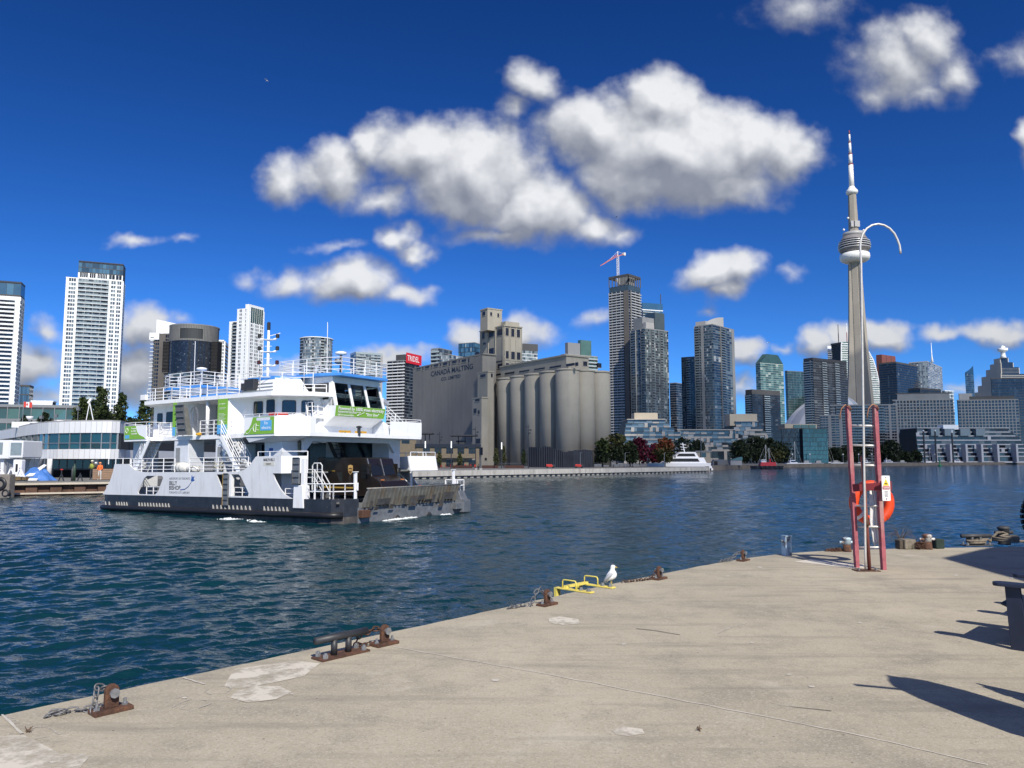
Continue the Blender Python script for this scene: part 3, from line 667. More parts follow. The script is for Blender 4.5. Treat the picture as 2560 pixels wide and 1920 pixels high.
# ------------------------------------------------------------------ Adirondack chairs and tug; beyond the frame, shapes added to cast shadows
CHB = pm('chair_navy', (.012, .018, .040), .55, var=.25, scale=6)
def chair(loc, rz, label, seat=None):
    t = thing('adirondack_chair', label, 'chair', loc, rz, 'dark blue slatted chairs on the pier')
    for s in (-1, 1):
        y = .36 * s
        MB().ext([(-.50, -.075), (.38, -.075), (.42, -.055), (.44, 0), (.42, .055), (.38, .075), (-.50, .055)], (0, y, .555), (1, 0, 0), (0, 1, 0), (0, 0, .032)).build('arm', CHB, t, bevel=.006)
        MB().hexa([(.18, y-.018, 0), (.32, y-.018, 0), (.32, y+.018, 0), (.18, y+.018, 0), (.22, y-.018, .553), (.34, y-.018, .553), (.34, y+.018, .553), (.22, y+.018, .553)]).build('front_leg', CHB, t, bevel=.004)
        yy = y - .04 * s
        MB().hexa([(-.62, yy-.016, 0), (-.50, yy-.016, 0), (-.50, yy+.016, 0), (-.62, yy+.016, 0), (.22, yy-.016, .36), (.34, yy-.016, .30), (.34, yy+.016, .30), (.22, yy+.016, .36)]).build('side_stringer', CHB, t)
        MB().hexa([(-.42, y-.016, .20), (-.34, y-.016, .20), (-.34, y+.016, .20), (-.42, y+.016, .20), (-.47, y-.016, .553), (-.39, y-.016, .553), (-.39, y+.016, .553), (-.47, y+.016, .553)]).build('rear_upright', CHB, t)
        for (x, z) in ((.25, .08), (.29, .30), (.31, .36)): MB().tube([(x, y - .02*1, z), (x, y - .024, z)], .009, 8).build('screw', GALV, t)
    for i in range(6):
        x = .34 - i * .105; z = .375 - .36 / 1.0 * (.34 - x) * .5
        MB().obox((x, 0, z), (.046, 0, .018), (0, .335, 0), (-.004, 0, .011)).build('seat_slat', CHB, t, bevel=.003)
    for i in range(5):
        y = -.26 + i * .13; h = .80 - .9 * y * y
        MB().obox((-.27 - h*.5*.38, y*1.03, .18 + h*.5), (-h*.5*.38, 0, h*.5), (0, .058, 0), (.011, 0, .004)).build('back_slat', CHB, t, bevel=.01)
    for z, x in ((.50, -.42), (.80, -.535)): MB().obox((x, 0, z), (.012, 0, .004), (0, .34, 0), (-.01, 0, .04)).build('back_rail', CHB, t)
    return t
CH_RZ = math.radians(135)
def chair_at(tip, label):          # tip: ground position under the front end of the right-hand (nearer) arm
    fwd = Vector((math.cos(CH_RZ), math.sin(CH_RZ), 0)); left = Vector((-fwd.y, fwd.x, 0))
    c = Vector((tip[0], tip[1], PIER)) - fwd * .44 - left * .36 if False else Vector((tip[0], tip[1], PIER)) - fwd * .44 - left * .36
    return chair(c, CH_RZ, label)
tip = atY(2481, 1466, 7.18); GT = (tip.x, tip.y)
chair_at(GT, 'dark blue slatted chair with its flat arm reaching over the sunny concrete')
chair_at((GT[0] + 1.06, GT[1] + 1.06), 'dark blue slatted chair beyond the other one towards the pier end')
chair((4.48, 4.85, PIER), math.radians(12), 'unseen dark blue slatted chair added to cast the rounded shadow')  # added out of view; its back throws the rounded shadow
def shadow_caster():  # umbrella made up beyond the frame for its shadow on the concrete
    t = thing('shadow_umbrella', 'invented unseen umbrella added to cast the long shadow by the chairs', 'shadow_caster', (3.72, 4.05, PIER))
    CAN = pm('shadow_umbrella_canvas', (.02, .03, .06), .9, var=.1)
    MB().lathe([(.24, 0), (.24, .05), (.06, .08), (.03, .12)], 20).build('base', DARKM, t, True)
    MB().tube([(0, 0, .1), (0, 0, 2.02)], .022, 8).build('pole', ALU, t, True)
    m = MB(); n = 24; prof = [(.05, .55), (.20, .62), (.27, .85), (.26, 1.15), (.235, 1.5), (.17, 1.78), (.09, 1.92), (.02, 1.97)]
    V = [(r*(1+.12*math.cos(8*2*math.pi*j/n))*math.cos(2*math.pi*j/n), r*(1+.12*math.cos(8*2*math.pi*j/n))*math.sin(2*math.pi*j/n), z) for r, z in prof for j in range(n)]
    m.add(V, [(i*n+j, i*n+(j+1) % n, (i+1)*n+(j+1) % n, (i+1)*n+j) for i in range(len(prof)-1) for j in range(n)])
    m.build('canopy', CAN, t, True)
    MB().bar((-.02, 0, 1.62), (-.46, 0, 1.80), .03).build('crank_handle', DARKM, t)
shadow_caster()
def shade_building():  # off-frame building invented to throw the shade on the pier end
    t = thing('shade_building', 'invented unseen building added to shade the pier end', 'building', (12.0, 9.3, PIER), math.radians(-19))
    CL = pm('shade_building_clad', (.18, .19, .20), .8, var=.12, scale=2)
    MB().box(0, -9, 0, 12, 0, 5.4).build('wall', CL, t)
    MB().hexa([(-.3, -9.3, 5.4), (12.3, -9.3, 5.4), (12.3, .3, 5.4), (-.3, .3, 5.4), (-.3, -4.6, 7.6), (12.3, -4.6, 7.6), (12.3, -4.4, 7.6), (-.3, -4.4, 7.6)]).build('roof', DARKM, t)
    for y in (-7, -4.2, -1.6): MB().box(-.03, y-.5, 1.2, -.002, y+.5, 2.6).build('window', SGLASS, t)
shade_building()
def moored_tug():
    t = thing('moored_tug', 'black hulled tug with a tyre fender moored off the pier end', 'tug', (13.0, 18.4, 0), math.radians(0))
    out = [(-1.5, -2.1), (-.6, -2.5), (13, -2.5), (13, 2.5), (.8, 2.3), (-.4, .2)]
    MB().prism(out, -1, 2.6, top=None).build('hull', BLACK, t)
    MB().box(5, -1.6, 2.6, 9, 1.6, 5.2).build('wheelhouse', pm('tug_red', (.30, .02, .02), .5), t)
    c = Vector((-1.78, -1.9, 2.75)); P = [(0, .30*math.cos(a), .30*math.sin(a)) for a in np.linspace(0, 2*math.pi, 33)[:-1]]
    m = MB(); m.tube([c + Vector(p) for p in P], .15, 12, closed=True); m.build('tyre_fender', RUBBER, t, True)
    for a in np.linspace(0, 2*math.pi, 25)[:-1]:
        MB().obox(c + Vector((0, .45*math.cos(a), .45*math.sin(a))), (.14, 0, 0), (0, .03*math.cos(a), .03*math.sin(a)), (0, -.045*math.sin(a), .045*math.cos(a))).build('tread_block', RUBBER, t)
moored_tug()

# ================================================================== FERRY  (local x towards the bow ramp, y away from the camera, z up)
FO = Vector((-10.47, 47.45, 0)); FRZ = math.atan2(-.5282, .8491)
def railing(m, pts, h=1.0, bars=(1.0, .72, .46, .2), step=1.25, r=.028, post=.035, posts=True):
    pts = [Vector(p) for p in pts]
    for k in bars:
        for a, b in zip(pts, pts[1:]): m.tube([a + Vector((0, 0, h*k)), b + Vector((0, 0, h*k))], r, 5, cap=False)
    if posts:
        for a, b in zip(pts, pts[1:]):
            n = max(1, round((b-a).length / step))
            for i in range(n + 1):
                p = a.lerp(b, i / n); m.tube([p, p + Vector((0, 0, h))], post, 5, cap=False)
def ferry():
    t = thing('car_ferry', 'white and black double-ended car ferry with green banners crossing the channel', 'ferry', FO)
    t.rotation_euler = (0, -.011, FRZ)
    S0 = -26.3
    out = [(S0, 1.6), (S0+.35, .7), (S0+.9, .15), (S0+1.6, 0), (-1.6, 0), (-.9, .15), (-.35, .7), (0, 1.6), (0, 12.4), (-.35, 13.3), (-.9, 13.85), (-1.6, 14), (S0+1.6, 14), (S0+.9, 13.85), (S0+.35, 13.3), (S0, 12.4)]
    hull = MB().prism(out, -1.2, .42).build('hull', HULLG, t)
    near = [(S0, 1.62)] + [(S0+.33, .68), (S0+.9, .13), (S0+1.6, -.02), (-1.6, -.02), (-.9, .13), (-.33, .68)] + [(0, 1.62)]
    MB().prism(near, .42, 1.5).build('hull_band', BLACK, t)
    MB().prism([(x, 14 - y) for x, y in near][::-1], .42, 1.5).build('hull_band', BLACK, t)
    MB().prism([(S0+.02, 1.63), (-.02, 1.63), (-.02, 12.37), (S0+.02, 12.37)], .42, .98).build('car_deck', DECKG, t)
    fp = [(S0-.05, 1.6, .52), (S0+.28, .6, .52), (S0+.85, .02, .52), (S0+1.6, -.12, .52)] + [(x, -.12, .52) for x in np.linspace(S0+3, -2.2, 12)] + [(-1.6, -.12, .52), (-.85, .0, .52), (-.3, .55, .52)]
    MB().tube(fp, .2, 10).build('rubber_fender', RUBBER, t, True)
    MB().tube([(x, 14 - y, z) for x, y, z in fp], .2, 10).build('rubber_fender', RUBBER, t, True)
    # fender brackets: small pale gussets above the rub rail
    gm = MB().add([(0, 0, 0), (.16, 0, 0), (.03, 0, .26), (0, 0, .26), (0, .05, 0), (.16, .05, 0), (.03, .05, .26), (0, .05, .26)], [(0,1,2,3), (7,6,5,4), (0,4,5,1), (1,5,6,2), (2,6,7,3), (3,7,4,0)]).mesh('gusset', pm('gusset_pale', (.42, .41, .38), .6))
    for x in list(np.arange(-25.0, -24.3, .5)) + list(np.arange(-23.5, -21.9, .33)) + list(np.arange(-20.6, -16.8, .36)) + list(np.arange(-12.0, -8.2, .42)) + list(np.arange(-6.8, -4.6, .36)):
        inst('gusset', gm, t, (x, -.08, .71))
    # bulwarks
    bo = [(-25.5, 1.5), (-25.1, 1.9), (-24.6, 2.5), (-24.25, 3.2), (-24.05, 3.85), (-22.2, 3.85), (-21.8, 3.6), (-21.3, 3.38), (-20.6, 3.25), (-20, 3.22), (-9.6, 3.22), (-8.9, 3.36), (-8.3, 3.7), (-7.95, 4.05), (-7.75, 4.24), (-5.3, 4.24), (-5.3, 3.12), (-6.1, 3.12), (-5.85, 2.7), (-5.4, 2.15), (-4.9, 1.74), (-4.5, 1.58), (-4.2, 1.5)]
    h1 = [(-19.8, 2.95), (-17.95, 2.95), (-17.8, 2.8), (-18.35, 1.8), (-18.7, 1.58), (-20.8, 1.58), (-20.9, 1.72), (-20.1, 2.78)]
    h2 = [(-11.7, 3.06), (-9.45, 3.06), (-9.2, 2.9), (-8.38, 1.8), (-8.45, 1.6), (-10.7, 1.6), (-11.0, 1.85), (-11.75, 2.95)]
    plate('side_bulwark', bo, [h1, h2], .1, HULLW, t, (0, .05, 0))
    plate('side_bulwark', bo, [h1, h2], .1, HULLW, t, (0, 13.95, 0))
    MB().box(-20.9, .55, 1.52, -8.3, .62, 3.1).build('inner_casing', pm('casing_grey', (.30, .31, .32), .6, var=.15), t) if False else None
    for y0, sg in ((0, 1), (14, -1)):
        fx0 = -4.0 if sg > 0 else -3.0; a, b_, c = (-5.3, y0), (fx0, y0 + (1.1 if sg > 0 else .6)*sg), (fx0, y0 + 3.9*sg)
        m = MB()
        for p, q in ((a, b_), (b_, c)) if sg < 0 else ((a, b_),):
            d = Vector((q[0]-p[0], q[1]-p[1], 0)); nn = Vector((-d.y, d.x, 0)).normalized() * .05
            P0, Q0 = Vector((*p, 0)), Vector((*q, 0))
            if sg < 0: m.hexa([P0+Vector((.22,0,3.15)), Q0+Vector((.22,0,3.15)), Q0+Vector((.1,0,3.15)), P0+Vector((.1,0,3.15)), P0+Vector((0,0,4.24)), Q0+Vector((0,0,4.24)), Q0+Vector((-.1,0,4.24)), P0+Vector((-.1,0,4.24))])
            else: m.hexa([P0+nn+Vector((0,0,3.12)), Q0+nn+Vector((0,0,3.12)), Q0-nn+Vector((0,0,3.12)), P0-nn+Vector((0,0,3.12)), P0+nn+Vector((0,0,4.24)), Q0+nn+Vector((0,0,4.24)), Q0-nn+Vector((0,0,4.24)), P0-nn+Vector((0,0,4.24))])
        m.build('wing_bulwark', WHITE, t)
        ys = sorted((y0 + .1*sg, y0 + 3.0*sg)); MB().prism([(-9, ys[0]), (-5.3, ys[0]), (-4.1, ys[1] if sg > 0 else ys[0] + 1), (-4.1, ys[1]), (-9, ys[1])], 3.1, 3.2).build('side_deck', DECKG, t)
        r_ = MB(); railing(r_, [(-7.6, y0+.05*sg, 4.24), (-5.3, y0+.05*sg, 4.24), (fx0-.05, b_[1], 4.24)] + ([(fx0-.05, y0+3.6*sg, 4.24)] if sg < 0 else []), .3, (1.0,), 1.3); r_.build('top_rail', WHITE2, t)
        # mid side walkway with rails
        MB().box(-20.9, min(y0+.1*sg, y0+1.6*sg), 3.12, -9.0, max(y0+.1*sg, y0+1.6*sg), 3.2).build('side_deck', DECKG, t)
        r_ = MB(); railing(r_, [(-25.0, y0+.08*sg, 3.85), (-22.1, y0+.08*sg, 3.85)], .42, (1.0,), 1.1); railing(r_, [(-22.0, y0+.1*sg, 3.22), (-16.6, y0+.1*sg, 3.22)], 1.0, step=1.5); railing(r_, [(-14.9, y0+.1*sg, 3.22), (-8.6, y0+.1*sg, 3.22)], 1.0, step=1.5)
        r_.build('railing', WHITE2, t)
    # low rails in the hull openings, stern and bow ends
    r_ = MB(); railing(r_, [(-20.3, .35, 1.5), (-18.6, .35, 1.5)], .62, (1, .5), .8); railing(r_, [(-10.3, .35, 1.5), (-8.6, .35, 1.5)], .66, (1, .5), .9); railing(r_, [(-5.3, .4, 1.5), (-4.2, .4, 1.5)], .62, (1, .5), .8); r_.build('opening_rail', WHITE2, t)
    r_ = MB(); railing(r_, [(-26.1, 1.4, 1.5), (-25.8, .5, 1.5), (-25.2, .15, 1.5), (-24.7, .1, 1.5)], .66, (1, .5), .8, .035, .05); r_.box(-25.55, .3, 1.5, -25.3, .6, 2.1); r_.build('end_rail', WHITE2, t)
    r_ = MB(); railing(r_, [(-3.0, .1, 1.5), (-1.6, .12, 1.5), (-.9, .3, 1.5), (-.45, .85, 1.5), (-.25, 1.5, 1.5)], .95, (1, .5), .9, .035, .045); r_.build('end_rail', WHITE2, t)
    r_ = MB(); railing(r_, [(-.25, 12.5, 1.6), (-.3, 13.4, 1.6), (-.9, 13.8, 1.6), (-2.4, 13.9, 1.6)], .8, (1, .5), .8, .045, .06); r_.build('end_rail', WHITE2, t)
    # bollard posts on the bow corners
    for y in (1.75, 12.25): MB().box(-.52, y-.08, .98, -.34, y+.08, 3.15).box(-.56, y-.16, 3.15, -.3, y+.16, 3.2).box(-.36, y-.05, 2.0, -.2, y+.05, 2.5).build('hoist_post', WHITE, t, bevel=.02)
    # white side posts and folded gangways
    MB().hexa([(-4.05, -.1, .92), (-3.1, -.1, .92), (-3.1, .5, .92), (-4.05, .5, .92), (-4.0, -.1, 2.35), (-3.2, -.1, 2.35), (-3.2, .5, 2.35), (-4.0, .5, 2.35)]).build('gangway_post', WHITE, t, bevel=.03)
    MB().box(-3.45, .0, 2.3, -3.2, .3, 4.05).build('gangway_post', WHITE, t)
    def gangway(x0, x1, z0, z1, y, n, nm='folded_gangway'):
        g = MB().box(x0, y-.06, z0, x1, y+.05, z1).build(nm, GREYM, t)
        for i in range(n + 1):
            z = z0 + (z1 - z0) * i / n; MB().box(x0-.02, y-.10, z-.03, x1+.02, y-.062, z+.03).build('rib', DARKM, g)
        MB().box(x0-.04, y-.1, z0, x0-.002, y+.05, z1).build('side_flange', RAMPM, g)
        return g
    gangway(-4.0, -3.48, 2.45, 4.1, -.12, 4)
    MB().box(-10.98, -.1, .95, -10.84, .2, 3.12).build('gangway_post', YEL, t); gangway(-10.83, -10.42, .95, 3.1, -.06, 6)
    MB().box(-10.4, .0, 1.5, -10.2, .25, 3.1).build('gangway_post', WHITE, t)
    # boarding stair at the bow
    r_ = MB()
    for dy in (.15, .75):
        for dz in (0, .55): r_.tube([(-3.0, dy, 3.35-dz*.9), (-2.4, dy, 3.35-dz*.9), (-1.75, dy+.1, 2.42-dz*.9)], .035, 6)
        r_.tube([(-2.4, dy, 1.5), (-2.4, dy, 3.35)], .04, 6); r_.tube([(-1.75, dy+.1, 1.5), (-1.75, dy+.1, 2.42)], .04, 6)
    arch = [(-2.9, .45, 1.9), (-2.9, .45, 3.6), (-2.75, .45, 3.75), (-2.2, .45, 3.75), (-2.05, .45, 3.6), (-2.05, .45, 2.2), (-2.2, .45, 2.05), (-2.9, .45, 2.0)]
    r_.tube(arch, .04, 6); r_.tube([(-2.48, .45, 2.0), (-2.48, .45, 3.75)], .03, 6); r_.tube([(-2.9, .45, 3.2), (-2.05, .45, 3.2)], .03, 6); r_.tube([(-2.9, .45, 2.6), (-2.05, .45, 2.6)], .03, 6)
    r_.build('boarding_rails', pm('rail_offwhite', (.62, .62, .6), .5, var=.05), t)
    # vehicle ramp at the bow, raised
    rp = MB().hexa([(.02, 1.75, .95), (.10, 1.75, .92), (.10, 11.7, .92), (.02, 11.7, .95), (.42, 1.95, 2.12), (.50, 1.95, 2.08), (.50, 11.85, 2.08), (.42, 11.85, 2.12)]).build('bow_ramp', RAMPM, t)
    MB().tube([(.46, 1.85, 2.12), (.46, 11.9, 2.12)], .06, 8).build('ramp_lip', RAMPM, rp, True)
    for i in range(27):
        y = 1.95 + i * .37
        MB().hexa([(.10, y-.03, .95), (.26, y-.03, .95), (.26, y+.03, .95), (.10, y+.03, .95), (.49, y-.03, 2.05), (.55, y-.03, 2.02), (.55, y+.03, 2.02), (.49, y+.03, 2.05)]).build('rib', RAMPM, rp)
    HINGE = pm('hinge_steel', (.085, .085, .085), .55, var=.4, scale=2.5, c2=(.13, .085, .05), c2s=3, c2t=(.5, .7))
    for y0, y1, z0, z1 in ((2.2, 2.45, .85, 1.35), (2.9, 4.1, 1.05, 1.45), (2.65, 3.0, .72, 1.0), (4.1, 4.5, .75, 1.05), (5.5, 5.8, .98, 1.5), (6.2, 6.9, .8, 1.5), (7.0, 7.7, 1.15, 1.5), (7.7, 8.5, 1.0, 1.2), (8.6, 8.9, .95, 1.5), (9.3, 9.5, 1.1, 1.6), (9.9, 11.1, 1.1, 1.62), (9.5, 9.9, .6, 1.1)):
        MB().hexa([(.27, y0, z0), (.33, y0, z0), (.33, y1, z0), (.27, y1, z0), (.42, y0, z1), (.50, y0, z1), (.50, y1, z1), (.42, y1, z1)]).build('hinge_plate', HINGE, rp)
    MB().box(.0, 1.5, -.6, .06, 12.6, .93).build('bow_plate', GREYM, t)
    MB().prism([(0, 12.1), (.5, 12.2), (.45, 13.2), (-.3, 13.7), (-.9, 13.9), (-.9, 12.1)], .05, .95).build('bow_shoulder', GREYM, t, bevel=.03)
    MB().prism([(-.1, 12.1), (.35, 12.2), (.3, 13.1), (-.3, 13.6), (-.9, 13.8), (-.9, 12.1)], .95, 1.6, top=[(-.2, 12.1), (.1, 12.2), (.0, 13.0), (-.4, 13.5), (-.9, 13.7), (-.9, 12.1)]).build('bow_shoulder', GREYM, t, bevel=.03)
    for y in (1.9, 11.8): MB().obox((.2, y, .55), (.22, 0, 0), (0, .38, 0), (0, 0, .24)).build('ramp_hinge', RUST if y < 5 else GREYM, t, bevel=.04)
    for y in (5.2, 8.6): MB().add([(.07, y-.22, .05), (.2, y-.3, .02), (.07, y, .3), (.2, y+.3, .02), (.07, y+.22, .05), (.22, y, .28)], [(0,1,5,2), (2,5,3,4), (1,3,5)]).build('draught_bracket', DARKM, t)
    MB().tube([(-.62, .28, 1.25), (-.5, .42, 1.25)], .14, 12).build('fairlead', DARKM, t)
    # casings: pillars between the car deck and the bridge deck
    PIL = pm('pillar_white', (.62, .65, .69), .5, var=.05)
    for x0, x1 in ((-23.2, -21.9), (-18.0, -16.3), (-13.2, -12.1), (-8.05, -6.3)):
        for y0, y1 in ((.95, 2.3), (11.7, 13.05)):
            MB().box(x0, y0, .98, x1, y1, 5.56).build('pillar', PIL, t, bevel=.03)
            if y0 < 5 and x0 < -12 and x0 > -20: MB().box(x0+.25, y0-.03, 3.6, x0+.75, y0-.002, 5.0).build('locker_door', pm('locker_grey', (.24, .25, .26), .6), t)
    MB().box(-7.55, .92, 4.55, -7.2, .948, 4.8).build('notice', INKB, t)
    for x0, x1 in ((-21.8, -17.2), (-17.19, -12.6), (-12.59, -8.1)):
        MB().box(x0, 12.3, .98, x1, 12.36, 5.5).build('far_glazing', pm('far_glazing', (.012, .03, .045), .15, var=.3), t)
        MB().box(x0, 12.27, 4.1, x1, 12.298, 4.16).build('glazing_bar', GREYM, t)
    # bow portal: beam and raked struts
    MB().box(-6.0, 2.3, 5.25, -5.6, 11.7, 5.57).build('portal_beam', PIL, t)
    for y0, y1 in ((.95, 2.3), (13.05, 11.7)):
        MB().hexa([(-5.95, y1, 4.5), (-5.65, y1, 4.5), (-5.65, y1 + (.06 if y1 < 7 else -.06), 4.5), (-5.95, y1 + (.06 if y1 < 7 else -.06), 4.5), (-5.95, y1, 5.25), (-5.65, y1, 5.25), (-5.65, y1 + (.75 if y1 < 7 else -.75), 5.25), (-5.95, y1 + (.75 if y1 < 7 else -.75), 5.25)]).build('portal_gusset', PIL, t)
    # far-side stair seen through the portal
    m = MB()
    for y in (10.1, 11.2): m.bar((-11.2, y, 5.5), (-8.6, y, 1.2), .08, .3)
    for i in range(12): m.box(-11.1+i*.22, 10.1, 5.2-i*.36, -10.85+i*.22, 11.2, 5.24-i*.36)
    m.build('inner_stair', DARKM, t)
    # ---- bridge deck
    D2 = [(-24.2, 1.5), (-22.9, 0), (-20.2, 0), (-19.4, .9), (-10.1, .9), (-9.3, 0), (-6.0, 0), (-4.4, 1.6), (-4.1, 13.0), (-5.2, 14), (-9.3, 14), (-10.1, 13.1), (-19.4, 13.1), (-20.2, 14), (-22.9, 14), (-24.2, 12.5)]
    MB().prism(D2, 5.57, 5.86).build('bridge_deck', WHITE, t)
    def bulw(pts, z0, z1, nm='bridge_wing_bulwark', th=.08, lean=.0, mat=WHITE):
        m = MB()
        for p, q in zip(pts, pts[1:]):
            P0, Q0 = Vector((*p, 0)), Vector((*q, 0)); nn = Vector((-(Q0-P0).y, (Q0-P0).x, 0)).normalized() * th
            z0v, z1v = Vector((0, 0, z0)), Vector((0, 0, z1)); ln = -nn.normalized() * lean
            m.hexa([P0+z0v+ln, Q0+z0v+ln, Q0+nn+z0v, P0+nn+z0v, P0+z1v, Q0+z1v, Q0+nn+z1v, P0+nn+z1v])
        return m.build(nm, mat, t)
    bulw([(-9.0, -.02), (-6.0, -.02), (-4.38, 1.6), (-4.38, 2.1)], 5.7, 6.87)
    bulw([(-4.32, 9.6), (-4.08, 13.0), (-5.2, 14.02), (-9.0, 14.02)], 5.7, 6.87)
    bulw([(-24.22, 3.0), (-24.22, 1.5), (-22.9, -.02), (-20.1, -.02)], 5.7, 6.75)
    bulw([(-20.1, 14.02), (-22.9, 14.02), (-24.22, 12.5), (-24.22, 11)], 5.7, 6.75)
    r_ = MB(); railing(r_, [(-9.0, 0.0, 6.87), (-6.0, 0.0, 6.87), (-4.4, 1.6, 6.87)], .2, (1,), 1.4, .025, .025); railing(r_, [(-4.36, 9.6, 6.87), (-4.12, 12.95, 6.87), (-5.2, 13.95, 6.87), (-9, 13.95, 6.87)], .2, (1,), 1.4, .025, .025)
    railing(r_, [(-24.2, 3, 6.75), (-24.2, 1.5, 6.75), (-22.9, 0, 6.75), (-20.1, 0, 6.75), (-20, 2.2, 6.75)], .24, (1,), 1.4, .025, .025); r_.build('wing_rail', WHITE2, t)
    r_ = MB(); railing(r_, [(-20.0, .95, 5.86), (-17.0, .95, 5.86)], 1.05, step=1.5); r_.build('deck_rail', WHITE2, t); r_ = MB(); railing(r_, [(-15.0, .95, 5.86), (-11.9, .95, 5.86)], 1.05, step=1.5); r_.build('deck_rail', WHITE2, t)
    r_ = MB(); railing(r_, [(-20, 13.05, 5.86), (-10, 13.05, 5.86)], 1.05, step=1.6); r_.build('deck_rail', WHITE2, t)
    # soffit braces under the bow wing
    MB().hexa([(-8.6, .1, 5.2), (-6.3, .9, 5.2), (-6.3, 2.0, 5.2), (-8.6, 2.0, 5.2), (-8.9, .05, 5.56), (-6.0, .1, 5.56), (-4.6, 1.7, 5.56), (-8.9, 2.0, 5.56)]).build('wing_bracket', PIL, t)
    # green banners
    G = MB().ext([(-8.1, 6.86), (-6.02, 6.86), (-6.02, 5.72), (-9.0, 5.72), (-8.75, 5.98), (-8.5, 6.1), (-8.28, 6.4)], (0, -.03, 0), (1, 0, 0), (0, 0, 1), (0, -.006, 0)).build('green_banner', GREEN, t)
    MB().ext(rrect(-7.35, 5.95, -6.25, 6.62, .04), (0, -.039, 0), (1, 0, 0), (0, 0, 1), (0, -.004, 0)).build('blue_panel', BLUEP, G)
    MB().ext(rrect(-7.75, 6.62, -6.4, 6.82, .09), (0, -.040, 0), (1, 0, 0), (0, 0, 1), (0, -.004, 0)).build('pale_panel', pm('pale_lilac', (.62, .66, .75), .6, var=0), G)
    text("I'm", .3, WHITE2, G, (-6.98, -.046, 6.34), (1, 0, 0), (0, 0, 1), (0, -1, 0))
    text('electric', .27, WHITE2, G, (-7.22, -.046, 6.05), (1, 0, 0), (0, 0, 1), (0, -1, 0), width=.9)
    MB().tube([(-8.8, -.045, 5.84), (-8.6, -.045, 5.76), (-8.4, -.045, 5.9), (-8.25, -.045, 6.1), (-8.05, -.045, 6.16)], .022, 5).tube([(-7.75, -.045, 6.42), (-7.95, -.045, 6.36), (-8.05, -.045, 6.16), (-7.98, -.045, 5.94), (-7.8, -.045, 5.88), (-7.75, -.045, 6.42)], .022, 5).tube([(-7.76, -.045, 6.28), (-7.5, -.045, 6.28)], .022, 5).tube([(-7.78, -.045, 6.0), (-7.52, -.045, 6.0)], .022, 5).build('plug_drawing', WHITE2, G)
    G2 = MB().ext([(-22.85, 6.74), (-21.4, 6.74), (-21.25, 6.35), (-20.95, 6.05), (-20.3, 5.85), (-20.15, 5.72), (-22.85, 5.72)], (0, -.03, 0), (1, 0, 0), (0, 0, 1), (0, -.006, 0)).build('green_banner', GREEN, t)
    MB().ext(rrect(-22.75, 5.8, -22.2, 6.05, .03), (0, -.039, 0), (1, 0, 0), (0, 0, 1), (0, -.004, 0)).build('blue_panel', BLUEP, G2)
    text('Powered\nby 100%\nrenewable', .2, WHITE2, G2, (-21.95, -.046, 6.48), (1, 0, 0), (0, 0, 1), (0, -1, 0), width=.75)
    MB().tube([(-22.6, -.045, 6.6), (-22.7, -.045, 6.35), (-22.5, -.045, 6.2), (-22.35, -.045, 6.4), (-22.45, -.045, 6.6)], .02, 5).build('plug_drawing', WHITE2, G2)
    for xa, xb in ((-18.15, -17.75), (-12.95, -11.9)):
        gb = MB().box(xa, .84, 5.9, xb, .88, 8.4).build('green_banner', GREEN, t)
        MB().box(xa+.02, .82, 5.9, xb-.02, .838, 6.55).build('blue_panel', BLUEP, gb)
        if xb - xa > .6:
            for k in range(13): MB().box(xa+.12, .825, 7.75-.085*k-(.25 if k > 1 else 0), xb-.15-.1*(k % 3), .838, 7.77-.085*k-(.25 if k > 1 else 0)).build('print_line', WHITE2, gb)
            text('CITY AIRPORT', .1, WHITE2, gb, (xa+.12, .83, 8.0), (1, 0, 0), (0, 0, 1), (0, -1, 0), width=.75)
    # ---- cabins
    CABN = WHITE
    CO = [(-22.6, 2.2), (-9.1, 2.2), (-8.2, 2.3), (-6.1, 4.3), (-6.1, 9.7), (-8.2, 11.7), (-9.1, 11.8), (-22.6, 11.8), (-24.0, 9.7), (-24.0, 4.3)]
    A = [(-22.6, 2.2), (-17.6, 2.2), (-17.6, 11.8), (-22.6, 11.8), (-23.6, 9.7), (-23.6, 4.3)]
    Bc = [(-13.0, 2.2), (-8.2, 2.2), (-6.2, 4.2), (-6.2, 9.8), (-8.2, 11.8), (-13.0, 11.8)]
    MB().prism(A, 5.86, 8.4).build('cabin', CABN, t); MB().prism(Bc, 5.86, 8.4).build('cabin', CABN, t)
    MB().prism([(-17.6, 4.2), (-13.0, 4.2), (-13.0, 9.8), (-17.6, 9.8)], 5.86, 8.4).build('cabin', pm('recess_grey', (.38, .39, .40), .6), t)
    MB().box(-14.9, 4.15, 6.0, -14.2, 4.197, 8.0).build('door', DARKM, t); MB().ext(rrect(-16.6, 6.9, -15.9, 8.0, .2), (0, 4.19, 0), (1, 0, 0), (0, 0, 1), (0, -.02, 0)).build('window', SGLASS, t)
    RO = [(-23.2, 2.2), (-21.8, .85), (-9.0, .85), (-7.5, .95), (-5.6, 2.9), (-5.2, 4.2), (-5.2, 9.8), (-7.5, 13.05), (-21.8, 13.15), (-23.2, 11.8), (-24.2, 9.7), (-24.2, 4.3)]
    MB().prism(RO, 8.4, 8.68).build('roof', WHITE, t)
    MB().tube([(-14.6, 1.25, 5.86), (-14.6, 1.25, 8.4)], .14, 10).build('roof_column', WHITE, t, True)
    # outward splay of the banner wall on the bow cabin
    MB().hexa([(-12.0, .95, 5.86), (-11.6, 2.19, 5.86), (-11.4, 2.19, 5.86), (-11.9, .95, 5.86), (-12.0, .95, 8.4), (-10.9, 2.19, 8.4), (-10.8, 2.19, 8.4), (-11.9, .95, 8.4)]).build('splay_wall', WHITE, t)
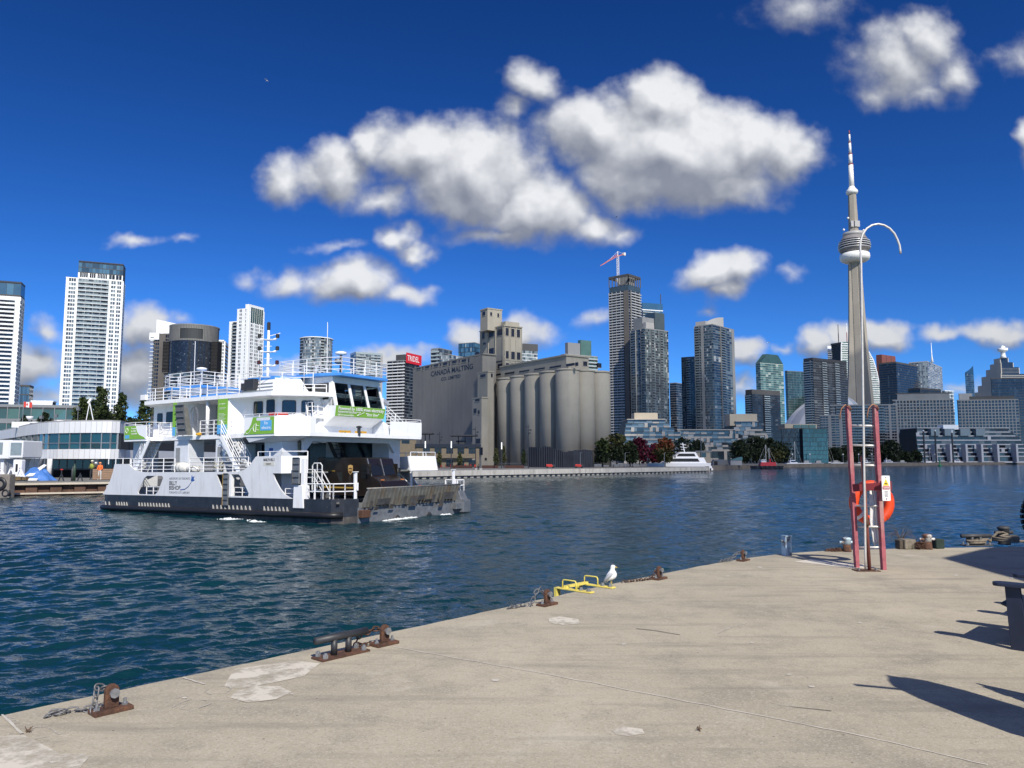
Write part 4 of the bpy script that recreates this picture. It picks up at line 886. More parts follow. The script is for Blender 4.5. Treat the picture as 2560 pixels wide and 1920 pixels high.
    RIM = pm('window_rim', (.02, .02, .02), .5, var=0)
    def win(o, u, w, h, nrm, r=.14):
        g = MB().ext(rrect(0, 0, w, h, r), Vector(o), u, (0, 0, 1), Vector(nrm) * .025).build('window', RIM, t)
        MB().ext(rrect(.05, .05, w-.05, h-.05, r*.8), Vector(o) + Vector(nrm)*.026, u, (0, 0, 1), Vector(nrm) * .006).build('pane', SGLASS, g)
    for x, z, w, h in ((-22.1, 6.95, .68, .88), (-20.95, 6.97, .92, .92), (-19.4, 6.97, .92, .92), (-12.25, 7.12, .95, 1.0), (-10.75, 7.2, .98, 1.0), (-9.4, 7.28, .85, .98)): win((x, 2.19, z), (1, 0, 0), w, h, (0, -1, 0))
    ch = Vector((2.0, 2.0, 0)).normalized(); chn = Vector((ch.y, -ch.x, 0))
    for d, w in ((.25, .95), (1.55, .85)): win(Vector((-8.2, 2.2, 7.2)) + ch*d + chn*.003, ch, w, .98, chn)
    # folded ramp hanging at the recess
    fr = MB().hexa([(-16.95, .5, 5.95), (-15.9, .5, 5.95), (-15.9, .62, 5.95), (-16.95, .62, 5.95), (-17.35, .45, 8.15), (-16.35, .45, 8.15), (-16.35, .57, 8.15), (-17.35, .57, 8.15)]).build('folded_gangway', pm('gangway_grey', (.12, .12, .125), .5, var=.2), t)
    for i in range(6):
        f = i / 5; x0 = -16.95 - .4*f; z = 5.95 + 2.2*f
        MB().box(x0-.03, .40-.05*f, z-.04, x0+1.05, .49-.05*f, z+.02).build('rib', GREYM, fr)
    MB().hexa([(-15.88, .4, 5.9), (-15.75, .4, 5.9), (-15.75, .8, 5.9), (-15.88, .8, 5.9), (-16.33, .35, 8.0), (-16.15, .35, 8.0), (-16.15, .7, 8.0), (-16.33, .7, 8.0)]).build('side_flange', RAMPM, fr)
    MB().tube([(-15.6, .7, 5.9), (-15.8, .7, 7.6), (-15.6, .7, 7.9), (-15.2, .7, 7.9), (-15.0, .7, 7.5), (-14.9, .7, 5.9)], .05, 6).build('gangway_arm', GREYM, t)
    MB().lathe([(.2, 0), (.22, .1), (.1, .2)], 10, (-14.95, .8, 5.87)).build('winch_cover', YEL, t)
    # external stairs on the near side
    def stair(xt, xb, yt, nm='side_stair'):
        s_ = MB(); d = 1 if xb > xt else -1
        for y in (yt, yt + .95): s_.bar((xt, y, 5.7), (xb, y, 3.2), .06, .32)
        st = s_.build(nm, WHITE, t)
        for i in range(10): MB().obox((xt + (xb-xt)*(i+.5)/10, yt+.475, 5.55-2.35*(i+.5)/10), (.13, 0, 0), (0, .44, 0), (0, 0, .015)).build('tread', GREYM, st)
        r2 = MB()
        for y in (yt, yt + .95):
            for h in (.45, .75, 1.05): r2.tube([(xt - .25*d, y, 5.75+h), (xt, y, 5.75+h), (xb, y, 3.25+h)], .028, 5)
            for f in (0, .33, .66, 1): r2.tube([(xt+(xb-xt)*f, y, 5.75-2.5*f), (xt+(xb-xt)*f, y, 6.8-2.5*f)], .03, 5)
        r2.build('stair_rail', WHITE2, st)
    stair(-19.9, -21.6, .15); stair(-11.6, -9.6, .15)
    # liferaft canister
    MB().tube([(-17.1, .45, 3.55), (-17.05, .45, 3.55), (-16.1, .45, 3.55), (-15.6, .45, 3.52), (-15.5, .45, 3.5)], [.2, .36, .38, .3, .2], 14).tube([(-15.5, .45, 3.45), (-15.2, .45, 3.45), (-14.5, .45, 3.42), (-14.3, .45, 3.4)], [.2, .27, .26, .12], 12).build('liferaft_canister', pm('raft_white', (.72, .70, .64), .5, var=.06), t, True)
    for x in (-16.9, -16.5, -16.1, -15.1, -14.8): MB().tube([(x-.02, .45, 3.53 - (.1 if x > -16 else 0)), (x+.02, .45, 3.53 - (.1 if x > -16 else 0))], .385 if x < -16 else .28, 14).build('raft_strap', DARKM, t)
    m = MB().tube([(-12.4+.35*math.cos(a), .6+.3*math.sin(a), 3.3+.04*a+.12*math.sin(3*a)) for a in np.linspace(0, 14, 40)], .05, 6); m.build('coiled_hose', pm('hose', (.35, .34, .28), .8), t, True)
    MB().obox((-6.6, .35, 7.05), (.3, 0, 0), (0, .1, 0), (0, 0, .09)).obox((-6.0, .7, 7.05), (.25, .2, 0), (-.08, .1, 0), (0, 0, .09)).build('red_gear', REDP, t)
    # ---- pilothouses fore and aft
    def pilot(mir, full=True):
        fx_ = (lambda x: -29.4 - x) if mir else (lambda x: x)
        ordr = (lambda L_: L_[::-1]) if mir else (lambda L_: L_)
        p = MB()
        bot = [(-6.3, 4.9), (-6.3, 9.1)]
        back = -9.6
        def ring(front, y0, y1, bk, cut=.0): return ordr([(fx_(bk), y0), (fx_(front - .0), y0), (fx_(front), y1), (fx_(bk), y1)])
        # belly, sill band, window band (raked), fascia
        P0 = ring(-6.9, 4.6, 9.4, back); P1 = ring(-5.0, 4.45, 9.55, back); P2 = ring(-4.85, 4.4, 9.6, back); P3 = ring(-5.35, 4.55, 9.45, back); P4 = ring(-5.2, 4.4, 9.6, back)
        p.prism(P0, 6.0, 7.05, top=P1).prism(P1, 7.05, 7.8, top=P2)
        body = p.build('pilothouse', WHITE, t)
        q = MB().prism(P3, 9.45, 9.88).build('fascia', WHITE, body)
        dk = MB().prism(ring(-6.1, 5.3, 8.7, back+.4), 7.85, 8.35).build('console', DARKM, body)
        MB().prism(ring(back + .8, 4.7, 9.3, back), 7.8, 9.45).build('rear_bulkhead', pm('wheelhouse_inner', (.12, .12, .12), .7), body)
        # pillars between the raked windows
        for i in range(4):
            y = 4.5 + i * 1.66
            a0, a1 = (fx_(-4.9), y - .12 + .0, 7.8), (fx_(-5.4), y - .12 + (7-y)*.02, 9.46)
            MB().bar((fx_(-4.95), y, 7.79), (fx_(-5.42), y + (7-y)*.03, 9.47), .22, .16).build('window_post', WHITE, body)
            if i < 3:
                y1 = y + 1.66
                g = MB().hexa(sum([[(fx_(xx), ya, zz), (fx_(xx), yb, zz), (fx_(xx-.03), yb, zz), (fx_(xx-.03), ya, zz)] for xx, zz, ya, yb in ((-4.93, 7.82, y+.12, y1-.12), (-5.40, 9.44, y+.12, y1-.12))], [])).build('windscreen', CLEAR, body)
                MB().tube([(fx_(-5.30), y1-.4, 9.35), (fx_(-5.05), y1-.62, 8.5), (fx_(-4.98), y1-.7, 8.1)], .018, 5).build('wiper', INK, g)
        for y, s_ in ((4.47, -1), (9.53, 1)):
            for xa, xb in ((-7.0, -5.6), (-9.5, -8.4)):
                lo, hi = sorted((fx_(xa), fx_(xb)))
                MB().box(lo, y-.012, 8.25, hi, y+.012, 9.4).build('side_window', SGLASS, body)
            for xa, xb in ((-5.6, -5.3), (-7.25, -7.0), (-8.4, -8.15)):
                lo, hi = sorted((fx_(xa), fx_(xb))); MB().box(lo, y-.04, 7.8, hi, y+.04, 9.45).build('side_post', WHITE, body)
            lo, hi = sorted((fx_(-7.0), fx_(-5.3))); MB().box(lo, y-.04, 7.8, hi, y+.04, 8.25).build('side_panel', WHITE, body)
            lo, hi = sorted((fx_(-9.6), fx_(-8.15))); MB().box(lo, y-.04, 7.8, hi, y+.04, 8.25).build('side_panel', WHITE, body)
            MB().box(*(lambda l: (l[0], y-.03, 6.0, l[1], y+.03, 7.8))(sorted((fx_(-9.6), fx_(-6.9))))).build('side_panel', WHITE, body)
        # roof and its rail
        rf = ordr([(fx_(-10.2), 3.9), (fx_(-6.0), 3.9), (fx_(-4.55), 4.5), (fx_(-4.55), 9.5), (fx_(-6.0), 10.1), (fx_(-10.2), 10.1)])
        MB().prism(rf, 9.88, 10.1).build('blue_roof', ROOFB, body, bevel=.03)
        r_ = MB(); Q = [(x*1.0 + (.12 if not mir else -.12) * (-1 if False else 1) * 0, y + (.12 if y < 7 else -.12), 10.1) for x, y in rf]
        railing(r_, Q + [Q[0]], 1.1, (1, .74, .5, .24), 1.2, .028, .035)
        r_.build('roof_rail', WHITE2, body)
        x = fx_(-6.6)
        MB().tube([(x, 6.6, 10.1), (x, 6.6, 11.7)], .09, 8).build('radar_post', WHITE if mir else DARKM, body)
        MB().lathe([(.18, 0), (.42, .06), (.42, .22), (.2, .28)], 14, (x, 6.6, 11.72)).build('radar_scanner', WHITE2, body, True)
        MB().lathe([(.05, 0), (.24, .1), (.26, .3), (.2, .4)], 12, (x + .1, 6.2, 11.0)).build('searchlight', GREYM, body, True)
        MB().tube([(fx_(-7.0), 5.6, 10.1), (fx_(-7.0), 5.6, 14.1)], .025, 5).build('whip_aerial', WHITE2, body)
        return body
    ph = pilot(False); pilot(True)
    gp = MB().hexa([(-4.955, 4.46, 7.06), (-4.95, 9.54, 7.06), (-5.0, 9.54, 7.06), (-5.0, 4.46, 7.06), (-4.815, 4.42, 7.79), (-4.81, 9.58, 7.79), (-4.9, 9.58, 7.79), (-4.9, 4.42, 7.79)]).build('green_banner', GREEN, ph)
    k = Vector((.14, 0, .73)).normalized(); nn = Vector((.73, 0, -.14)).normalized()
    text('Powered by 100% green electricity', .34, WHITE2, gp, Vector((-4.86, 4.62, 7.50)) + nn*.02, (0, 1, 0), k, nn, width=4.75, bold=.006)
    text('Alimente en electricite\n100 % renouvelable', .2, WHITE2, gp, Vector((-4.90, 4.62, 7.29)) + nn*.02, (0, 1, 0), k, nn, width=1.9)
    text('"Vrrr Vrrr"', .34, WHITE2, gp, Vector((-4.93, 7.5, 7.16)) + nn*.02, (0, 1, 0), k, nn, width=1.4, bold=.006)
    MB().tube([Vector((-4.87, 4.6, 7.40)) + nn*.02, Vector((-4.87, 6.9, 7.40)) + nn*.02, Vector((-4.93, 6.6, 7.14)) + nn*.02, Vector((-4.87, 7.3, 7.42)) + nn*.02], .014, 4).build('bubble_line', WHITE2, gp)
    # door and stair on the near side of the bow pilothouse
    MB().box(-8.14, 4.2, 7.0, -7.26, 4.24, 9.3).build('open_door', INK, ph)
    d = MB().box(-8.25, 3.4, 7.0, -8.19, 4.3, 9.35).build('door', WHITE, ph); MB().box(-8.187, 3.6, 7.9, -8.17, 4.1, 9.1).build('door_window', pm('door_pane', (.35, .35, .32), .3), d)
    MB().box(-8.6, 3.2, 6.9, -6.0, 4.4, 7.0).build('landing', WHITE, ph)
    r_ = MB(); railing(r_, [(-6.4, 3.25, 7.0), (-6.0, 3.25, 7.0), (-6.0, 4.35, 7.0)], 1.0, (1, .7, .4), .6)
    for h in (.4, .7, 1.0): r_.tube([(-6.0, 3.25, 7.0+h), (-4.9, 2.3, 5.9+h)], .03, 5); r_.tube([(-6.6, 3.25, 7.0+h), (-5.4, 2.3, 5.9+h)], .03, 5)
    r_.build('landing_rail', WHITE2, ph)
    m = MB(); m.bar((-6.0, 3.3, 7.0), (-4.9, 2.35, 5.85), .1, .2); m.bar((-6.7, 3.3, 7.0), (-5.6, 2.35, 5.85), .1, .2)
    for i in range(5): m.obox((-6.25+.22*i, 3.2-.19*i, 6.85-.23*i), (.12, .1, 0), (-.25, .25, 0), (0, 0, .02))
    m.build('pilot_stair', WHITE, ph)
    r_ = MB(); railing(r_, [(-6.6, 9.75, 7.0), (-4.9, 9.9, 7.0), (-4.3, 11.0, 5.9)], 1.0, (1, .7, .4), .8); r_.build('landing_rail', WHITE2, ph)
    MB().hexa([(-6.3, 9.65, 5.9), (-4.9, 9.65, 5.9), (-4.2, 10.9, 5.86), (-6.3, 10.9, 5.86), (-6.3, 9.65, 6.9), (-5.2, 9.65, 6.9), (-5.2, 9.7, 6.9), (-6.3, 9.7, 6.9)]).build('pilot_stair', PIL, ph)
    # clearance signs on the portal
    for y0, tx in ((4.25, '4.2m'), (5.85, '')):
        s_ = MB().box(-4.39, y0, 5.58, -4.35, y0 + 1.15, 6.02).build('clearance_sign', YEL, t)
        if tx: text(tx, .38, INK, s_, (-4.345, y0 + .12, 5.66), (0, 1, 0), (0, 0, 1), (1, 0, 0), width=.9)
        else: MB().ext([(.3, .3), (.5, .36), (.62, .32), (.9, .28), (.62, .08), (.55, .2), (.4, .2)], (-4.349, y0, 5.58), (0, 1, 0), (0, 0, 1), (.004, 0, 0)).build('arrow_mark', INK, s_)
    MB().tube([(-4.3, 6.15, 5.7), (-4.3, 6.15, 6.25)], .12, 10).lathe([(.2, 0), (.22, .08), (.08, .14)], 12, (-4.3, 6.15, 6.25)).build('deck_lamp', DARKM, t)
    # funnel casing on the roof
    fc = MB().hexa([(-11.6, 1.6, 8.68), (-7.6, 1.6, 8.68), (-7.2, 4.2, 8.68), (-11.6, 4.2, 8.68), (-11.1, 1.9, 9.85), (-8.3, 1.9, 9.85), (-7.9, 3.9, 9.85), (-11.1, 3.9, 9.85)]).build('funnel_casing', WHITE, t)
    MB().hexa([(-11.12, 1.83, 9.65), (-8.2, 1.83, 9.65), (-7.8, 3.95, 9.65), (-11.2, 3.95, 9.65), (-11.05, 1.86, 9.88), (-8.3, 1.86, 9.88), (-7.9, 3.9, 9.88), (-11.1, 3.9, 9.88)]).build('blue_stripe', ROOFB, fc)
    for i in range(3): MB().box(-11.45 + .12*i, 1.56 + .07*i, 8.88 + .24*i, -8.1 - .1*i, 1.64 + .07*i, 8.9 + .24*i).build('louvre_line', GREYM, fc)
    MB().obox((-10.3, 1.55, 9.35), (.5, 0, 0), (0, .22, 0), (0, 0, .38)).obox((-10.95, 1.45, 9.2), (.16, 0, 0), (0, .15, 0), (0, 0, .25)).build('floodlight', DARKM, t, bevel=.03)
    r_ = MB(); railing(r_, [(-11.3, 1.4, 9.0), (-9.2, 1.4, 9.0), (-7.0, 3.4, 9.0), (-6.4, 3.7, 9.0)], 1.15, (1, .7), 1.6, .025, .03); railing(r_, [(-7.5, 2.6, 8.68), (-5.6, 4.2, 8.68)], .6, (1, .6), .8); r_.build('roof_rail', WHITE2, t)
    r_ = MB(); railing(r_, [(-23.0, 2.3, 8.68), (-21.7, 1.0, 8.68), (-18.6, 1.0, 8.68), (-18.4, 3.4, 8.68)], .95, (1, .72, .45, .2), 1.1); r_.box(-22.2, .75, 8.8, -21.6, 1.0, 9.2); r_.build('roof_rail', WHITE2, t)
    r_ = MB(); railing(r_, [(-17.6, 1.0, 8.68), (-15.2, 1.0, 8.68)], .95, (1, .72, .45, .2), 1.2); railing(r_, [(-14.4, 1.0, 8.68), (-12.2, 1.0, 8.68), (-12.0, 3.0, 8.68)], .95, (1, .72, .45, .2), 1.1); r_.build('roof_rail', WHITE2, t)
    MB().prism([(-18.2, 2.2), (-12.2, 2.2), (-12.2, 6), (-18.2, 6)], 8.68, 9.0).build('blue_hatch', ROOFB, t)
    # mast
    ms = MB().tube([(-15, 7, 8.68), (-15, 7, 14.5)], [.16, .09], 10).build('mast', WHITE2, t, True)
    for z in (11.6, 12.75, 13.75):
        MB().tube([(-15.6, 6.6, z+.12), (-15.3, 6.8, z-.02), (-15, 7, z-.08), (-14.7, 7.2, z-.02), (-14.4, 7.4, z+.12)], .06, 6).obox((-15, 7, z-.02), (.5, .33, 0), (-.12, .18, 0), (0, 0, .02)).build('crosstree', WHITE2, ms)
        for s_ in (-1, 1): MB().lathe([(.13, 0), (.15, .04), (.15, .26), (.1, .32)], 10, (-15 + .6*s_, 7 + .4*s_, z + .12)).build('nav_light', INK if z != 11.6 else pm('nav_red', (.05, .006, .008), .4, var=.1), ms)
    MB().lathe([(.1, 0), (.14, .05), (.14, .6), (.08, .66)], 10, (-15, 7, 14.5)).build('nav_light', INK, ms)
    MB().tube([(-15, 7, 14.0), (-14.3, 7.4, 14.2), (-14.2, 7.5, 14.25)], .03, 5).build('gaff', WHITE2, ms)
    for i in range(9): MB().bar((-15.25, 6.85, 9.2 + .5*i), (-14.75, 7.15, 9.2 + .5*i), .03).build('mast_rung', WHITE2, ms)
    # lettering on the side
    text('AEROPORT DE TORONTO', .22, pm('ink_grey', (.12, .13, .16), .6, var=0), t, (-17.05, -.005, 2.68), (1, 0, 0), (0, 0, 1), (0, -1, 0), width=2.4)
    text('BILLY', .42, INK, t, (-17.05, -.005, 2.29), (1, 0, 0), (0, 0, 1), (0, -1, 0), width=.9, bold=.004)
    text('BISHOP', .42, INK, t, (-17.05, -.005, 1.95), (1, 0, 0), (0, 0, 1), (0, -1, 0), width=1.3, bold=.004)
    text('TORONTO CITY AIRPORT', .22, MATS['ink_grey'], t, (-17.05, -.005, 1.68), (1, 0, 0), (0, 0, 1), (0, -1, 0), width=2.4)
    MB().tube([(-15.7, -.012, 1.96), (-15.2, -.012, 2.0), (-14.8, -.012, 2.2), (-14.5, -.012, 2.5), (-14.4, -.012, 2.62)], [.03, .03, .025, .02, .015], 4).ext([(-14.55, 2.6), (-14.35, 2.55), (-14.1, 2.65), (-14.25, 2.72), (-14.15, 2.95), (-14.35, 2.85), (-14.45, 3.02)], (0, -.004, 0), (1, 0, 0), (0, 0, 1), (0, -.008, 0)).build('plane_emblem', INKB, t)
    MB().box(-7.0, -.012, 3.62, -5.95, -.002, 3.85).build('name_board', pm('board_cream', (.58, .57, .50), .6, var=.05), t)
    text('MARILYN BELL I', .26, INK, t, (-7.0, -.006, 3.92), (1, 0, 0), (0, 0, 1), (0, -1, 0), width=1.05, bold=.004)
    text('TORONTO', .15, INK, t, (-6.75, -.016, 3.68), (1, 0, 0), (0, 0, 1), (0, -1, 0), width=.5)
    # car-deck clutter seen through the openings
    MB().box(-20.2, 3.6, .98, -19.2, 4.6, 3.0).build('deck_locker', GREYM, t); MB().box(-17.9, 2.6, .98, -17.4, 3.2, 2.6).build('deck_locker', pm('locker_cream', (.45, .40, .28), .6), t)
    MB().lathe([(.3, 0), (.3, .9), (.1, 1.1)], 12, (-2.3, 10.6, .98)).build('fire_hydrant', REDP, t, True)
    for y in (11.0, 12.2):
        MB().bar((-7.0, y, 3.15), (-4.6, y, 1.1), .07, .25).build('bow_stair', WHITE, t)
    m = MB(); [m.box(-7.0+.24*i, 11.0, 3.0-.2*i, -6.8+.24*i, 12.2, 3.03-.2*i) for i in range(10)]; m.build('bow_stair', WHITE, t)
    r_ = MB()
    for y in (11.0, 12.2):
        for h in (.5, .9): r_.tube([(-7.0, y, 3.15+h), (-4.5, y, 1.1+h)], .035, 5)
        r_.tube([(-4.5, y, 1.1), (-4.5, y, 2.0)], .04, 5)
    r_.tube([(-4.3, 12.0, 1.0), (-4.3, 12.0, 3.2)], .1, 8); r_.build('stair_rail', WHITE2, t)
    return t
CLEAR = bpy.data.materials.new('clear_tinted_glass'); CLEAR.use_nodes = True
def _clear():
    N = CLEAR.node_tree.nodes; L = CLEAR.node_tree.links; b = N['Principled BSDF']
    b.inputs['Base Color'].default_value = (.30, .36, .36, 1); b.inputs['Roughness'].default_value = .02; b.inputs['Transmission Weight'].default_value = 1; b.inputs['IOR'].default_value = 1.1; b.inputs['Specular IOR Level'].default_value = .9
_clear()
FERRY = ferry()
FM = Matrix.Translation(FO) @ Matrix.Rotation(FRZ, 4, 'Z') @ Matrix.Rotation(-.011, 4, 'Y')

def truck():
    """brown step van: local x forward"""
    t = thing('delivery_van', 'dark brown parcel delivery van parked at the ferry bow ramp', 'van', FM @ Vector((-8.1, 7.2, .98)), FRZ)
    BR = pm('van_brown', (.014, .0095, .007), .32, var=.1, coat=.4)
    prof = [(0, .55), (0, 3.05), (.15, 3.2), (4.3, 3.2), (4.85, 3.12), (5.25, 1.95), (6.1, 1.55), (6.35, 1.1), (6.35, .5)]
    MB().ext(prof, (0, -1.4, 0), (1, 0, 0), (0, 0, 1), (0, 2.8, 0)).build('body', BR, t, bevel=.05)
    wn = Vector((1.17, 0, .40)).normalized(); wu = Vector((-.40, 0, 1.17)).normalized(); mid = Vector((5.12, 0, 2.33))
    for s_ in (-1, 1):
        c = mid + Vector((0, .66*s_, 0)) + wn*.012 - wu*.02
        MB().obox(c, (0, .58, 0), wu*.36, wn*.01).build('windscreen', SGLASS, t)
    MB().obox(mid + wn*.03 + wu*.1, (0, .025, 0), wu*.72, wn*.02).build('centre_bar', GALV, t)
    MB().obox(mid + Vector((0, -1.36, 0)) + wn*.03 + wu*.1, (0, .03, 0), wu*.75, wn*.02).build('corner_bar', GALV, t)
    for s_ in (-1, 1):
        MB().tube([mid + Vector((0, .5*s_, 0)) + wu*.5 + wn*.04, mid + Vector((0, .1*s_, 0)) + wu*.2 + wn*.05], .018, 5).build('wiper', INK, t)
        MB().box(5.3, s_*1.405-.005, .95, 4.2, s_*1.405+.005, 2.75).build('door', pm('van_brown_door', (.011, .008, .006), .3, var=.1, coat=.3), t)
        MB().box(4.35, s_*1.415-.006, 1.75, 4.95, s_*1.415+.006, 2.7).build('door_window', SGLASS, t)
        MB().box(.1, s_*1.405-.004, 1.02, 4.1, s_*1.405+.004, 1.12).build('gold_stripe', pm('van_gold', (.42, .28, .06), .5, var=0), t)
        MB().lathe([(.06, 0), (.12, .02), (.11, .06)], 12, (0, 0, 0)).build('headlight', GALV, t).matrix_local = Matrix.Translation((6.36, .95*s_, 1.05)) @ Matrix.Rotation(math.pi/2, 4, 'Y')
        MB().box(6.0, s_*1.05-.14, 1.62, 6.1, s_*1.05+.14, 1.68).build('marker_light', pm('amber', (.6, .2, .05), .4, var=0), t)
        for x in (1.2, 5.5):
            w = MB().tube([(x, s_*1.42, .42), (x, s_*1.15, .42)], .42, 18).build('wheel', RUBBER, t); MB().tube([(x, s_*1.43, .42), (x, s_*1.425, .42)], .24, 14).build('rim', GALV, w)
        MB().tube([(4.95, s_*1.42, 2.5), (5.2, s_*1.62, 2.45)], .02, 5).obox((5.25, s_*1.66, 2.25), (.03, 0, 0), (0, .1, 0), (0, 0, .2)).build('mirror', INK, t)
    MB().box(6.36, -.7, .72, 6.38, .7, 1.2).build('grille', INK, t); MB().box(6.36, -1.38, .38, 6.5, 1.38, .58).build('bumper', INK, t)
    # shield emblem on the near side
    sh = [(-.22, .28), (0, .34), (.22, .28), (.22, -.05), (.16, -.22), (0, -.36), (-.16, -.22), (-.22, -.05)]
    e = MB().ext(sh, (3.35, -1.412, 2.35), (1, 0, 0), (0, 0, 1), (0, -.012, 0)).build('shield_emblem', pm('shield_gold', (.55, .36, .13), .5, var=.05), t)
    MB().ext([(-.17, .12), (0, .15), (.17, .12), (.17, -.03), (.12, -.18), (0, -.29), (-.12, -.18), (-.17, -.03)], (3.35, -1.425, 2.33), (1, 0, 0), (0, 0, 1), (0, -.004, 0)).build('shield_field', pm('shield_brown', (.10, .05, .02), .5, var=0), e)
    text('ups', .24, MATS['shield_gold'], e, (3.2, -1.432, 2.27), (1, 0, 0), (0, 0, 1), (0, -1, 0), width=.28, bold=.008)
    text('Worldwide Services', .17, MATS['van_gold'], t, (.55, -1.41, 2.2), (1, 0, 0), (0, 0, 1), (0, -1, 0), width=1.3)
truck()

def foam():
    F_ = bpy.data.materials.new('foam'); F_.use_nodes = True; b = F_.node_tree.nodes['Principled BSDF']; b.inputs['Base Color'].default_value = (.70, .75, .76, 1); b.inputs['Roughness'].default_value = .9
    m = MB(); rs = random.Random(8)
    def run(a, b_, n, w, h):
        a, b_ = Vector(a), Vector(b_)
        for i in range(n):
            f = rs.random(); e = math.sin(math.pi * f) ** .6
            p = a.lerp(b_, f) + Vector((rs.gauss(0, w) * e, rs.gauss(0, w) * e, 0)); s = rs.uniform(.025, .10) * (.4 + e); z = rs.uniform(.01, h * e + .02)
            k = 5; V = [p + Vector((s*2.2*math.cos(j*6.28/k)*rs.uniform(.6, 1.2), s*math.sin(j*6.28/k)*rs.uniform(.6, 1.2), z*rs.uniform(-.3, .4))) for j in range(k)] + [p + Vector((0, 0, z + s*.5))]
            m.add(V, [(j, (j+1) % k, k) for j in range(k)])
    G = lambda x, y, z=.03: FM @ Vector((x, y, z))
    run(G(-11.5, -.8), G(-5.5, -.95), 150, .16, .10); run(G(-10.2, -.7), G(-7.8, -.85), 90, .12, .16); run(G(-26, -.4), G(-23.8, -.55), 60, .12, .06)
    run(G(.6, 3.2), G(.45, 6.8), 80, .10, .05); run(G(.6, 9.4), G(.6, 10.4), 20, .08, .04)
    m.build('wake_foam', F_, None, True, kind='stuff')
foam()

# ================================================================== CITY
LAND = 1.5
def kx(px, row): d = ray(px, row); return d.x / d.y
def V2(x, y): return Vector((x, y, 0))
class Face:
    """vertical facade: origin A, unit direction d (left to right as seen), width w, outward normal n"""
    def __init__(s, A, B, z0, z1):
        s.A = Vector((A.x, A.y, 0)); D = Vector((B.x - A.x, B.y - A.y, 0)); s.w = D.length; s.d = D.normalized(); s.n = Vector((s.d.y, -s.d.x, 0)); s.z0 = z0; s.z1 = z1
    def p(s, u, z, o=0): return s.A + s.d*u + s.n*o + Vector((0, 0, z))
    def hit(s, px, py):
        d = ray(px, py); C = Vector((0, 0, EYE)); t = (s.A - C).dot(s.n) / d.dot(s.n); q = C + d*t; return (q - s.A).dot(s.d), q.z
    def box(s, m, u0, u1, z0, z1, o0, o1, mi=0):
        P = [s.p(u0, z0, o0), s.p(u1, z0, o0), s.p(u1, z0, o1), s.p(u0, z0, o1)]
        m.hexa([P[0], P[1], P[2], P[3]] + [q + Vector((0, 0, z1 - z0)) for q in P], mi) if False else m.hexa([P[3], P[2], P[1], P[0]] + [q + Vector((0, 0, z1 - z0)) for q in (P[3], P[2], P[1], P[0])], mi)
        return m
def foot(pxC, Y, row, a, L, R):
    """footprint from its nearest corner: a is the left face's turn away from frontal (deg); L, R image columns or ('m', metres)"""
    a = math.radians(a); C = V2(kx(pxC, row) * Y, Y); dl = V2(-math.cos(a), math.sin(a)); dr = V2(math.sin(a), math.cos(a))
    def solve(d, q):
        if isinstance(q, tuple): return q[1]
        k = kx(q, row); return max(2.0, (k * C.y - C.x) / (d.x - k * d.y))
    return C, C + dl * solve(dl, L), C + dr * solve(dr, R)
GA = [glass('tower_glass_%d' % i, c, r_, .7) for i, (c, r_) in enumerate((((.018, .028, .040), .08), ((.045, .070, .085), .06), ((.10, .135, .15), .05), ((.30, .32, .32), .25)))]
GB = [glass('dark_glass_%d' % i, c, r_, .6) for i, (c, r_) in enumerate((((.008, .011, .018), .08), ((.014, .020, .032), .08), ((.03, .045, .06), .06), ((.10, .11, .12), .2)))]
GG = [glass('green_glass_%d' % i, c, r_, .7) for i, (c, r_) in enumerate((((.035, .075, .070), .08), ((.06, .13, .12), .06), ((.11, .19, .17), .06), ((.28, .33, .30), .2)))]
GW_ = [glass('pale_glass_%d' % i, c, r_, .6) for i, (c, r_) in enumerate((((.05, .065, .085), .08), ((.12, .16, .19), .06), ((.24, .29, .31), .06), ((.42, .45, .45), .25)))]
GBL = [glass('blue_glass_%d' % i, c, r_, .7) for i, (c, r_) in enumerate((((.02, .06, .11), .06), ((.035, .10, .18), .06), ((.06, .15, .24), .05), ((.2, .26, .3), .2)))]
CONC_G = pm('tower_concrete', (.30, .30, .30), .8, var=.08, scale=.1)
CONC_W = pm('tower_white', (.74, .76, .77), .6, var=.04, scale=.08)
CONC_D = pm('tower_dark', (.055, .055, .058), .7, var=.15, scale=.1)
CONC_B = pm('tower_brown', (.11, .10, .09), .75, var=.15, scale=.1)
CONC_M = pm('tower_midgrey', (.19, .20, .21), .75, var=.1, scale=.1)
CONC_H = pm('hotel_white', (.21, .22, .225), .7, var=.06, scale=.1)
BEIGE = pm('tower_beige', (.42, .36, .27), .8, var=.08, scale=.1)
BRAIL = glass('balcony_glass', (.30, .36, .38), .12, .6)
BRAILD = glass('balcony_glass_dark', (.10, .13, .15), .1, .6)
CORE = pm('window_gap', (.022, .026, .03), .6, var=.1, scale=.2)
PANE_COUNT = [0]
